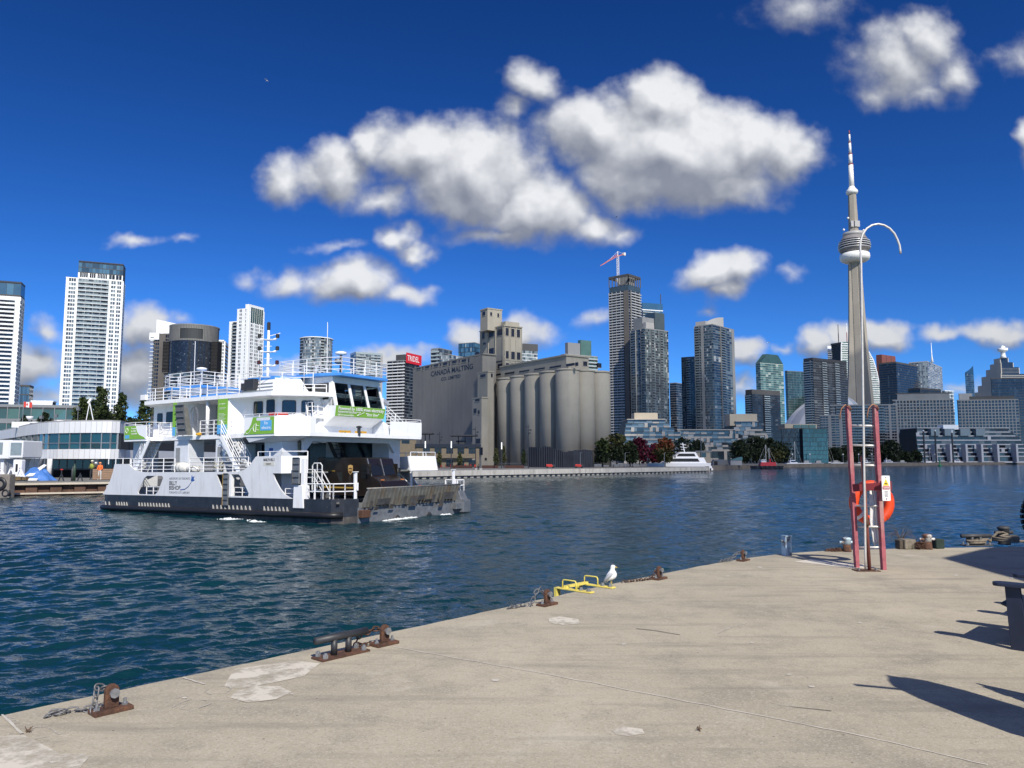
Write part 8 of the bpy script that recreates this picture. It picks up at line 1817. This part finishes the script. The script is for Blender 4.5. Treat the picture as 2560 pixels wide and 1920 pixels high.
def promenade():
    # planters, benches, people, red vehicles on the malting quay
    for i, (pa, pb, Y) in enumerate(((1130, 1180, 205), (1205, 1245, 206), (1262, 1310, 206))):
        xa, xb = kx(pa, 1165)*Y, kx(pb, 1165)*Y; MB_ = MB().box(xa, Y, LAND, xb, Y + 1.2, LAND + .75); o = MB_.build('planter', pm('corten', (.07, .030, .022), .85, var=.2, scale=.5), None); tag(o, ('long rust-brown planter before the brick shop doors', 'long rust-brown planter before the annex', 'long rust-brown planter before the first silos')[i], 'planter', 'rust-brown planters')
    for i, (px, Y) in enumerate(((1375, 205), (1447, 208))):
        x = kx(px, 1165)*Y; t = thing('utility_cart', ('red utility cart in front of the wrapped silos', 'red utility cart near the slim quay lamp')[i], 'cart', (x, Y, LAND), 0, 'red utility carts')
        MB().hexa([(-1.0, -.6, .35), (.9, -.6, .35), (.9, .6, .35), (-1.0, .6, .35), (-1.0, -.6, 1.05), (.5, -.6, 1.05), (.5, .6, 1.05), (-1.0, .6, 1.05)]).build('body', REDP, t, bevel=.06); MB().box(.52, -.55, .5, 1.3, .55, .95).build('engine', DARKM, t)
        for wx in (-.7, .8):
            for wy in (-.62, .62): MB().tube([(wx, wy-.08, .28), (wx, wy+.08, .28)], .28, 12).build('wheel', RUBBER, t)
    for i in range(11):
        px = 1068 + i*12; Y = 210; x = kx(px, 1160)*Y; t = thing('patio_chair', 'red patio chair outside the brick building', 'chair', (x, Y, LAND), U(0, 6), 'red patio chairs')
        MB().box(-.22, -.22, .42, .22, .22, .46).build('seat', REDP, t); MB().box(-.22, .2, .46, .22, .24, .95).build('backrest', REDP, t)
        for sx in (-.2, .2):
            for sy in (-.2, .2): MB().bar((sx, sy, 0), (sx, sy, .42), .04).build('leg', REDP, t)
    Y = 172; x = kx(1197, 1165)*Y; bn = thing('quay_block', 'low grey block used as a seat at the quay edge', 'bench', (x, Y, LAND)); MB().box(-.8, -.3, 0, .8, .3, .42).build('block', CONC_G, bn)
    person((x - .1, Y - .1, LAND), math.radians(-80), 1.8, MATS['dark_cloth'], MATS['dark_cloth'], INK, 'person in dark clothes sitting at the quay edge below the annex', seat=True)
    r = thing('quay_railing', 'thin grey railing in front of the silo feet', 'railing'); m = MB()
    for i in range(24): x = kx(1200 + i*5, 1160)*212; MB().tube([(x, 212, LAND), (x, 212, LAND + 1.3)], .03, 4).build('post', GALV, r)
    MB().bar((kx(1200, 1160)*212, 212, LAND + 1.3), (kx(1315, 1160)*212, 212, LAND + 1.3), .05).build('top_rail', GALV, r)
    for i, (px, Y, w, h) in enumerate(((1494, 225, 2.2, 1.0), (1515, 224, 1.6, .7), (1545, 226, 2.6, .9), (1590, 230, 2.0, .8))):
        x = kx(px, 1165)*Y; t = thing('site_crate', 'grey wrapped pallet under the quay trees', 'pallet', (x, Y, LAND), 0, 'grey wrapped pallets'); MB().box(-w/2, -.6, .15, w/2, .6, h).build('load', pm('wrap_grey', (.14, .15, .16), .7, var=.2), t, bevel=.08); MB().box(-w/2, -.6, 0, w/2, .6, .14).build('pallet', pm('pallet_wood', (.2, .15, .1), .9), t)
promenade()

# ---- waterfront terraces and pavilions
def ziggurat(label, steps, Y, wall, gl, rail, seed=0, beige=(), name='terraced_apartments', plain=False):
    """list of (px0, px1, ytop) storeys bottom up"""
    t = thing(name, label, 'apartments'); rs = random.Random(seed); zb = LAND
    for i, (a, b, y) in enumerate(steps):
        z1 = zat(y, Y); xa, xb = kx(a, y)*Y, kx(b, y)*Y; yy = Y + i*1.8
        MB().box(xa, yy + .8, zb, xb, yy + 26, z1).build('storey', CORE, t)
        MB().box(xa - .4, yy - .6, zb - .35, xb + .4, yy + 26, zb).build('terrace_slab', wall, t) if i else None
        n = max(3, int((xb-xa) / (3.4 if not plain else 4.5))); pn = MB()
        if plain: MB().box(xa - .3, yy - .66, zb - .4, xb + .3, yy - .6, zb + .75).build('spandrel', wall, t)
        for k in range(n):
            p, q = xa + (xb-xa)*k/n, xa + (xb-xa)*(k+1)/n; r = rs.random()
            if r < (.22 if not plain else .06): MB().box(p, yy, zb, p + (q-p)*.5, yy + .8, z1).build('party_wall', wall, t)
            pn.quad((p+.1, yy+.78, zb+.2), (q-.1, yy+.78, zb+.2), (q-.1, yy+.78, z1-.3), (p+.1, yy+.78, z1-.3), rs.choices((0, 1, 2, 3), (4, 3, 3, 2))[0])
            if r > .3 and not plain: MB().box(p + .05, yy - .55, zb, q - .05, yy - .49, zb + (z1-zb)*.42).build('balcony_rail', rail if rs.random() < .4 else wall, t)
        pn.build('window_panes', gl, t, kind='stuff'); zb = z1
    MB().box(xa - .3, yy - .3, zb, xb + .3, yy + 26, zb + .5).build('roof', wall, t)
    for a, b, y0, y1 in beige:
        xa, xb = kx(a, y0)*Y, kx(b, y0)*Y; MB().box(xa, Y + 12, zat(y1, Y) - 1, xb, Y + 24, zat(y0, Y)).build('roof_block', BEIGE, t)
    return t
COOP = pm('coop_concrete', (.36, .34, .31), .8, var=.08, scale=.2)
ziggurat('terraced pale apartment ziggurat below the grey condo tower with a beige roof block', [(1560, 1760, 1112), (1560, 1740, 1100), (1562, 1722, 1089), (1565, 1706, 1078), (1567, 1692, 1067), (1570, 1682, 1056), (1576, 1672, 1047)], 440, COOP, GA, GW_[1], 1, ((1594, 1654, 1029, 1052),))
ziggurat('long low terraced apartment row between the two ziggurats', [(1690, 1870, 1128), (1690, 1870, 1117), (1692, 1868, 1106), (1694, 1866, 1095), (1697, 1862, 1084), (1702, 1850, 1074)], 455, COOP, GA, GW_[1], 2)
ziggurat('terraced apartment ziggurat by the trees with a beige roof block', [(1826, 1962, 1120), (1828, 1950, 1109), (1832, 1942, 1098), (1836, 1934, 1087), (1840, 1926, 1076), (1846, 1918, 1065), (1852, 1908, 1052)], 470, COOP, GA, GW_[1], 3, ((1838, 1908, 1032, 1058),))
KL = pm('kings_white', (.42, .43, .45), .7, var=.06, scale=.2)
ziggurat('white framed terraced apartments along the marina', [(2300, 2580, 1142), (2300, 2578, 1132), (2302, 2576, 1122), (2304, 2574, 1112), (2306, 2572, 1101), (2308, 2570, 1090), (2310, 2560, 1080), (2316, 2550, 1069)], 560, KL, GB, GA[1], 4, (), plain=True)
def frames():
    t = thing('white_frame_piers', 'tall white frame piers dividing the marina apartments', 'facade frame'); Y = 556
    for px in (2340, 2377, 2416, 2455, 2495, 2542): x = kx(px, 1110)*Y; MB().box(x-.7, Y, LAND, x+.7, Y + 6, zat(1110, Y)).build('pier', KL, t)
    for a, b in ((2385, 2410), (2350, 2372), (2425, 2450), (2465, 2488)):
        xa, xb = kx(a, 1075)*Y, kx(b, 1075)*Y; MB().box(xa, Y + 12, zat(1088, Y), xb, Y + 22, zat(1070, Y)).build('penthouse', pm('penthouse_glass', (.16, .19, .21), .2), t)
    MB().box(kx(2385, 1060)*Y, Y + 14, zat(1072, Y), kx(2424, 1060)*Y, Y + 22, zat(1060, Y)).build('penthouse', CONC_W, t)
    for px in (2310, 2339, 2381): x = kx(px, 1110)*520; p = thing('dark_piling', 'tall dark mooring piling in the marina', 'piling', (x, 520, 0), 0, 'marina pilings'); MB().tube([(0, 0, -1), (0, 0, zat(1078 if px != 2381 else 1082, 520))], .55, 8).build('post', DARKM, p); MB().tube([(0, 0, zat(1082, 520)), (0, 0, zat(1075, 520))], .5, 8).build('cap', CONC_W, p)
frames()
tower('black_glass_pavilion', 'black and teal glass pavilion beside the shore trees', 2010, 420, 1072, 10, 1954, 2072, 8, [(1, 'glass', 14)], [(1, 'glass', 10)], CONC_D, GB, cat='building', cap=.4, capmat=CONC_D, bands=False)
def pavilion_front():
    Y = 415; t = thing('teal_glass_pavilion', 'teal glass front of the waterfront pavilion', 'building'); xa, xb = kx(2008, 1072)*Y, kx(2070, 1072)*Y
    MB().box(xa, Y + 1, LAND, xb, Y + 12, zat(1071, Y)).build('core', CORE, t); pn = MB(); rs = random.Random(2); n, k2 = 16, 8; z1 = zat(1072, Y)
    for i in range(n):
        for k in range(k2): pn.quad((xa + (xb-xa)*(i+.04)/n, Y + .95 + rs.uniform(-.02, .02), LAND + (z1-LAND)*(k+.04)/k2), (xa + (xb-xa)*(i+.96)/n, Y + .95, LAND + (z1-LAND)*(k+.04)/k2), (xa + (xb-xa)*(i+.96)/n, Y + .95 + rs.uniform(-.02, .02), LAND + (z1-LAND)*(k+.96)/k2), (xa + (xb-xa)*(i+.04)/n, Y + .95, LAND + (z1-LAND)*(k+.96)/k2), rs.choice((0, 0, 1)))
    pn.build('window_panes', [glass('teal_a', (.012, .075, .085), .05, .8), glass('teal_b', (.02, .10, .11), .05, .8)], t, kind='stuff')
    MB().box(kx(1962, 1060)*440, 440, zat(1073, 440), kx(2042, 1060)*440, 452, zat(1060, 440)).build('roof_storey', BEIGE, t)
    for i in range(3): MB().box(kx(1985 + 19*i, 1060)*439, 439.5, zat(1072, 440), kx(2002 + 19*i, 1060)*439, 439.95, zat(1062, 440)).build('roof_window', GG[1], t)
pavilion_front()

# ---- boats
def hull_pts(L_, B_, n=10): return [(-L_/2, -B_*.42), (-L_/2, B_*.42)] + [(-L_/2 + L_*f, B_*.5*(1 - max(0, (f-.45)/.55)**2.2)) for f in np.linspace(.15, 1, n)] + [(-L_/2 + L_*f, -B_*.5*(1 - max(0, (f-.45)/.55)**2.2)) for f in np.linspace(.93, .15, n-1)]
def hull(m, L_, B_, z0, z1, fl=1.0): P = hull_pts(L_*.94, B_*.8); Q = hull_pts(L_*fl, B_); m.prism(P[::-1] if False else P[::-1], z0, z1, top=Q[::-1]); return m
def yacht():
    Y = 252; x = kx(1695, 1160)*Y; t = thing('motor_yacht', 'large white motor yacht moored behind the malting quay', 'yacht', (x, Y, 0), math.pi); L_ = 20.5
    hull(MB(), L_, 5, -.5, 2.6).build('hull', WHITE2, t)
    MB().hexa([(-8.8, -2.2, 2.6), (5.5, -2.2, 2.6), (5.5, 2.2, 2.6), (-8.8, 2.2, 2.6), (-8.0, -2, 4.4), (3.0, -2, 4.4), (3.0, 2, 4.4), (-8.0, 2, 4.4)]).build('main_deck_house', WHITE2, t)
    MB().hexa([(-6.5, -1.8, 4.4), (1.8, -1.8, 4.4), (1.8, 1.8, 4.4), (-6.5, 1.8, 4.4), (-5.4, -1.6, 6.2), (-.5, -1.6, 6.2), (-.5, 1.6, 6.2), (-5.4, 1.6, 6.2)]).build('upper_deck_house', WHITE2, t)
    for s in (-1, 1): MB().hexa([(-6.5, 2.17*s, 3.1), (3.6, 2.17*s, 3.1), (3.6, 2.24*s, 3.1), (-6.5, 2.24*s, 3.1), (-6.0, 2.07*s, 4.1), (2.6, 2.07*s, 4.1), (2.6, 2.14*s, 4.1), (-6.0, 2.14*s, 4.1)]).build('window_band', SGLASS, t); MB().hexa([(-5.4, 1.76*s, 4.8), (.8, 1.76*s, 4.8), (.8, 1.82*s, 4.8), (-5.4, 1.82*s, 4.8), (-5.0, 1.66*s, 5.7), (0, 1.66*s, 5.7), (0, 1.72*s, 5.7), (-5.0, 1.72*s, 5.7)]).build('window_band', SGLASS, t)
    MB().tube([(-2.2, 0, 6.2), (-1.6, 0, 9.2)], .18, 6).bar((-2.9, 0, 7.6), (-.8, 0, 7.9), .18).bar((-2.7, 0, 8.5), (-.9, 0, 8.8), .18).bar((-2.4, 0, 6.9), (-1.1, 0, 7.1), .15).build('radar_mast', WHITE2, t)
    for i in range(3): MB().box(-10.2 - .35*i, -1.9, .3 + .7*(2-i), -9.6 - .35*i, 1.9, .95 + .7*(2-i)).build('stern_step', WHITE2, t)
yacht()
def tugboat():
    Y = 300; x = kx(1915, 1165)*Y; t = thing('red_tug', 'red and black tug with a white wheelhouse at the marina wall', 'tug', (x, Y, 0), math.pi); 
    hull(MB(), 12.5, 4.2, -.5, 1.3).build('hull', BLACK, t); TR = pm('tug_red2', (.42, .015, .025), .5, var=.1)
    MB().hexa([(-3.6, -1.4, 1.3), (2.6, -1.4, 1.3), (2.6, 1.4, 1.3), (-3.6, 1.4, 1.3), (-3.4, -1.3, 2.7), (2.2, -1.3, 2.7), (2.2, 1.3, 2.7), (-3.4, 1.3, 2.7)]).build('deckhouse', TR, t)
    w = MB().box(.2, -1.1, 2.7, 2.0, 1.1, 3.7).build('wheelhouse', WHITE2, t)
    for i in range(3): MB().box(.35 + .55*i, 1.1, 3.05, .75 + .55*i, 1.12, 3.5).build('window', SGLASS, w)
    MB().tube([(.8, 0, 3.7), (.8, 0, 6.4)], .08, 6).bar((.3, 0, 5.6), (1.3, 0, 5.6), .1).build('mast', DARKM, t); MB().lathe([(.3, 2.7), (.32, 4.0)], 10, (-1.6, 0, 0)).build('funnel', TR, t)
    for i in range(6): MB().tube([(-5 + 1.8*i, 2.05, .9), (-5 + 1.8*i, 2.3, .9)], .35, 10).build('tyre', RUBBER, t)
tugboat()
def motor_boat(px, Y, L_, label, rz=0, cab=True, top=None, grp='motor boats in the marina'):
    x = kx(px, 1162)*Y; t = thing('motor_boat', label, 'boat', (x, Y, LAND - .2 if False else 0), rz, grp)
    hull(MB(), L_, L_*.3, -.3, 1.9).build('hull', WHITE2 if top is None else top, t)
    if cab:
        MB().hexa([(-L_*.28, -L_*.11, 1.9), (L_*.16, -L_*.11, 1.9), (L_*.16, L_*.11, 1.9), (-L_*.28, L_*.11, 1.9), (-L_*.26, -L_*.10, 3.3), (L_*.02, -L_*.10, 3.3), (L_*.02, L_*.10, 3.3), (-L_*.26, L_*.10, 3.3)]).build('cabin', WHITE2, t)
        for s in (-1, 1): MB().hexa([(-L_*.24, L_*.112*s, 2.3), (L_*.1, L_*.112*s, 2.3), (L_*.1, L_*.118*s, 2.3), (-L_*.24, L_*.118*s, 2.3), (-L_*.23, L_*.104*s, 3.0), (L_*.04, L_*.104*s, 3.0), (L_*.04, L_*.110*s, 3.0), (-L_*.23, L_*.110*s, 3.0)]).build('window_band', SGLASS, t)
        MB().bar((-L_*.2, 0, 3.3), (-L_*.16, 0, 4.6), .12).bar((-L_*.2, -L_*.1, 4.2), (-L_*.2, L_*.1, 4.2), .1).build('radar_arch', WHITE2, t)
    else: MB().hexa([(-L_*.3, -L_*.13, 1.9), (L_*.1, -L_*.13, 1.9), (L_*.1, L_*.13, 1.9), (-L_*.3, L_*.13, 1.9), (-L_*.28, -L_*.1, 3.1), (L_*.05, -L_*.1, 3.1), (L_*.05, L_*.1, 3.1), (-L_*.28, L_*.1, 3.1)]).build('canvas_cover', pm('boat_canvas', (.30, .30, .29), .8, var=.1), t)
BC = pm('boat_navy', (.03, .04, .07), .4); BG = pm('boat_grey', (.30, .31, .32), .5)
rsb = random.Random(12)
for i, (px, L_, cab, c_) in enumerate(((1985, 8.5, True, None), (2012, 6.5, False, None), (2042, 7, False, BG), (2092, 8, False, None), (2120, 6.5, False, BG), (2160, 7, True, None), (2224, 11, True, BG), (2252, 7, False, BG), (2290, 8, False, BC), (2318, 7.5, True, None), (2352, 8, False, BC), (2390, 9.5, True, None), (2424, 8.5, True, None), (2442, 10, False, None), (2470, 8, True, BC), (2515, 9, False, BC))):
    Yb = (385 + (px - 1985) * .42); kind_ = 'cabin cruiser' if cab else 'covered runabout'; cn = {None: 'white', BG: 'grey', BC: 'navy'}[c_] if c_ in (None,) else ('grey' if c_ is BG else 'navy')
    b_ = motor_boat(px, Yb - 2, L_, '%s %s at the marina wall' % (cn, kind_), math.pi if i % 3 else .1, cab, c_, '%s %ss in the marina' % (cn, kind_))
def sailboat(px, Y, mh, label):
    x = kx(px, 1162)*Y; t = thing('sailboat', label, 'sailboat', (x, Y, 0), .2, 'bare-masted sailboats in the marina'); hull(MB(), 8.5, 2.6, -.3, 1.7).build('hull', WHITE2, t)
    MB().box(-1.8, -.8, 1.7, 1.2, .8, 2.2).build('coachroof', WHITE2, t); MB().tube([(.3, 0, 1.7), (.3, 0, mh)], .14, 6).build('mast', ALU, t); MB().tube([(.3, 0, 2.9), (-3, 0, 2.8)], .12, 6).build('boom', BC, t)
    m = MB(); m.bar((.3, 0, mh), (4.1, 0, 1.8), .05); m.bar((.3, 0, mh), (-4.1, 0, 1.8), .05); m.build('stays', ALU, t)
for px, yt in ((1914, 1112), (1922, 1120), (1987, 1104), (2045, 1114), (2053, 1098), (2064, 1104), (2070, 1103), (2030, 1120), (2325, 1122), (2342, 1112), (2436, 1128), (2447, 1126)): Yb = 405 + (px - 1985) * .42; sailboat(px, Yb, zat(yt, Yb), 'white sailboat with a bare mast at the marina wall')
def shore_bits():
    x = kx(1838, 1160)*300; t = thing('dock_hut', 'small grey hut with a sloping green roof on the marina wall', 'hut', (x, 300, LAND)); MB().box(-2.2, -1.5, 0, 2.2, 1.5, 2.0).build('wall', CONC_G, t); MB().hexa([(-2.4, -1.7, 2.0), (2.4, -1.7, 2.0), (2.4, 1.7, 2.0), (-2.4, 1.7, 2.0), (1.8, -1.7, 3.2), (2.4, -1.7, 3.2), (2.4, 1.7, 3.2), (1.8, 1.7, 3.2)]).build('roof', GG[0], t)
    for i, (px, w, h) in enumerate(((1800, 5.5, 2.2), (1786, 2.0, 1.6))):
        x = kx(px, 1160)*305; t = thing('storage_container', ('long grey storage container by the yacht stern', 'short grey storage box by the yacht stern')[i], 'container', (x, 305, LAND), 0, 'storage boxes on the marina wall'); MB().box(-w/2, -1.1, 0, w/2, 1.1, h).build('box', CONC_M, t, bevel=.05)
        for k in range(int(w*2)): MB().box(-w/2 + .1 + k*.5, -1.16, .1, -w/2 + .3 + k*.5, -1.102, h-.1).build('rib', CONC_M, t)
    x = kx(1755, 1130)*330; t = thing('harbour_kiosk', 'small beige harbour kiosk with a flag pole behind the yacht', 'kiosk', (x, 330, LAND)); MB().box(-3, -2, 0, 3, 2, 5.5).build('wall', BEIGE, t); MB().box(-3.5, -2.4, 5.5, 3.5, 2.4, 5.9).build('roof', CONC_G, t); MB().box(-1.2, -2.05, 3.2, 1.2, -2.002, 5.0).build('window', SGLASS, t); MB().tube([(-1, -2.6, 0), (-1, -2.6, 12)], .1, 6).build('flag_pole', GALV, t)
    Y = 430; x = kx(2325, 1160)*Y; t = thing('channel_buoy', 'small green channel buoy off the marina wall', 'buoy', (x, 420, 0)); MB().lathe([(1.0, -.3), (1.0, .6), (.35, .9), (.3, 2.6), (.05, 2.8)], 12).build('body', pm('buoy_green', (.01, .16, .06), .5), t, True)
    for i, (px, py, Y, s, d) in enumerate(((667, 202, 120, .55, 1), (1541, 543, 130, .5, -1), (1921, 857, 200, .9, 1))):
        p = atY(px, py, Y); t = thing('flying_gull', ('distant white gull gliding high in clear sky', 'distant dark gull gliding at the edge of the big cloud', 'distant gull gliding near the glossy tower')[i], 'gull', p, U(-.4, .4), 'gulls in flight'); mt = MATS['gull_white'] if i != 1 else DKB
        MB().tube([(-.35*s, 0, 0), (-.2*s, 0, .02), (.12*s, 0, .03), (.3*s, 0, .02)], [.02*s, .08*s, .09*s, .02*s], 8).build('body', mt, t, True)
        for q in (-1, 1): MB().add([(.12*s, 0, .05*s), (-.12*s, 0, .05*s), (-.08*s, .55*s*q, .22*s), (.12*s, .55*s*q, .24*s), (-.2*s, 1.1*s*q, .1*s), (.12*s, 0, .03*s), (-.12*s, 0, .03*s), (-.08*s, .55*s*q, .2*s), (.12*s, .55*s*q, .22*s)], [(0, 1, 2, 3), (3, 2, 4), (5, 8, 7, 6), (8, 4, 7), (0, 3, 8, 5), (1, 6, 7, 2), (3, 4, 8), (2, 7, 4)]).build('wing', mt, t)
    rs = random.Random(77)
    for i in range(16):
        px = 1850 + i*42; Y = 400 + (px-1850)*.42; x = kx(px, 1160)*Y + U(-3, 3); t = thing('parked_car', '%s car parked on the road behind the marina' % rs.choice(('silver', 'black', 'white', 'navy')), 'car', (x, Y + 14, LAND), 0, 'cars behind the marina'); cn = t['label'].split()[0]; t['group'] = cn + ' cars behind the marina'
        cm = pm('car_' + cn, {'silver': (.32, .33, .34), 'black': (.02, .02, .022), 'white': (.6, .6, .6), 'navy': (.03, .05, .10)}[cn], .3)
        MB().hexa([(-2.2, -.9, .35), (2.2, -.9, .35), (2.2, .9, .35), (-2.2, .9, .35), (-2.15, -.85, .95), (2.1, -.85, .9), (2.1, .85, .9), (-2.15, .85, .95)]).build('body', cm, t, bevel=.08); MB().hexa([(-1.7, -.8, .95), (1.0, -.8, .92), (1.0, .8, .92), (-1.7, .8, .95), (-1.2, -.65, 1.5), (.3, -.65, 1.5), (.3, .65, 1.5), (-1.2, .65, 1.5)]).build('cabin', SGLASS, t)
        for wx in (-1.35, 1.35):
            for wy in (-.85, .85): MB().tube([(wx, wy-.1, .33), (wx, wy+.1, .33)], .33, 10).build('wheel', RUBBER, t)
shore_bits()

# ---- clouds above the harbour, behind and over the camera: they shade the plant and the right-hand waterfront
def cloudmat(name, thru):
    m = bpy.data.materials.new(name); m.use_nodes = True; N = m.node_tree.nodes; L = m.node_tree.links
    tr = N.new('ShaderNodeBsdfTransparent'); df = N.new('ShaderNodeBsdfDiffuse'); df.inputs[0].default_value = (.85, .85, .86, 1); mx = N.new('ShaderNodeMixShader'); mx.inputs[0].default_value = 1 - thru
    L.new(tr.outputs[0], mx.inputs[1]); L.new(df.outputs[0], mx.inputs[2]); L.new(mx.outputs[0], N['Material Output'].inputs[0]); return m
def cloud(label, blobs, thru, alt=900, g=7.0):
    """thin cloud; blobs: ground positions (x, y, radius) of the shade it throws"""
    off = Vector((to_sun.x, to_sun.y, 0)) / to_sun.z * alt; B_ = np.array(blobs, float); rs = np.random.RandomState(len(blobs))
    x0, x1 = (B_[:, 0] - B_[:, 2]).min() - 20, (B_[:, 0] + B_[:, 2]).max() + 20; y0, y1 = (B_[:, 1] - B_[:, 2]).min() - 20, (B_[:, 1] + B_[:, 2]).max() + 20
    nx, ny = int((x1-x0)/g), int((y1-y0)/g); X, Y = np.meshgrid(np.linspace(x0, x1, nx), np.linspace(y0, y1, ny), indexing='ij')
    Hh = np.zeros_like(X); P_ = rs.rand(6)*6.28
    wx = X + 9*np.sin(Y*.05 + P_[0]) + 5*np.sin(Y*.13 + P_[1]); wy = Y + 9*np.sin(X*.047 + P_[2]) + 5*np.sin(X*.12 + P_[3])
    for x, y, r in blobs: Hh = np.maximum(Hh, r*.2*np.sqrt(np.clip(1 - ((wx-x)**2 + (wy-y)**2)/r**2, 0, 1)))
    Hh *= 1 + .25*np.sin(X*.09 + P_[4])*np.sin(Y*.08 + P_[5]); m = MB(); idx = {}
    def vid(i, j, s):
        k = (i, j, s if Hh[i, j] > .01 else 0)
        if k not in idx: idx[k] = len(m.v); m.v.append((X[i, j] + off.x, Y[i, j] + off.y, alt + (Hh[i, j] if s > 0 else -.35*Hh[i, j])))
        return idx[k]
    for i in range(nx-1):
        for j in range(ny-1):
            if max(Hh[i, j], Hh[i+1, j], Hh[i, j+1], Hh[i+1, j+1]) > .01:
                for s, q in ((1, ((0, 0), (1, 0), (1, 1), (0, 1))), (-1, ((0, 0), (0, 1), (1, 1), (1, 0)))):
                    f = [vid(i+a, j+b, s) for a, b in q]; m.f.append(tuple(f)); m.m.append(0)
    o = m.build('cloud', cloudmat('thin_cloud', thru), None, True, kind='stuff'); tag(o, label, 'cloud', 'clouds over the harbour')
cloud('puffy white cloud over the lake shading the malting plant', [(-12, 262, 48), (20, 250, 46), (48, 262, 40), (0, 300, 50), (40, 300, 45), (60, 235, 22), (-40, 285, 40)], .75)
cloud('broad white cloud over the lake shading the marina waterfront', [(110, 330, 60), (150, 430, 85), (220, 520, 110), (300, 610, 120), (380, 690, 120), (470, 760, 120), (230, 660, 110), (320, 800, 120), (120, 640, 90), (420, 860, 120), (150, 800, 70), (560, 850, 120)], .66)
cloud('white cloud far over the lake shading the downtown towers', [(520, 1160, 130), (600, 1300, 120), (470, 1330, 110), (380, 1120, 110), (700, 1250, 140)], .66)
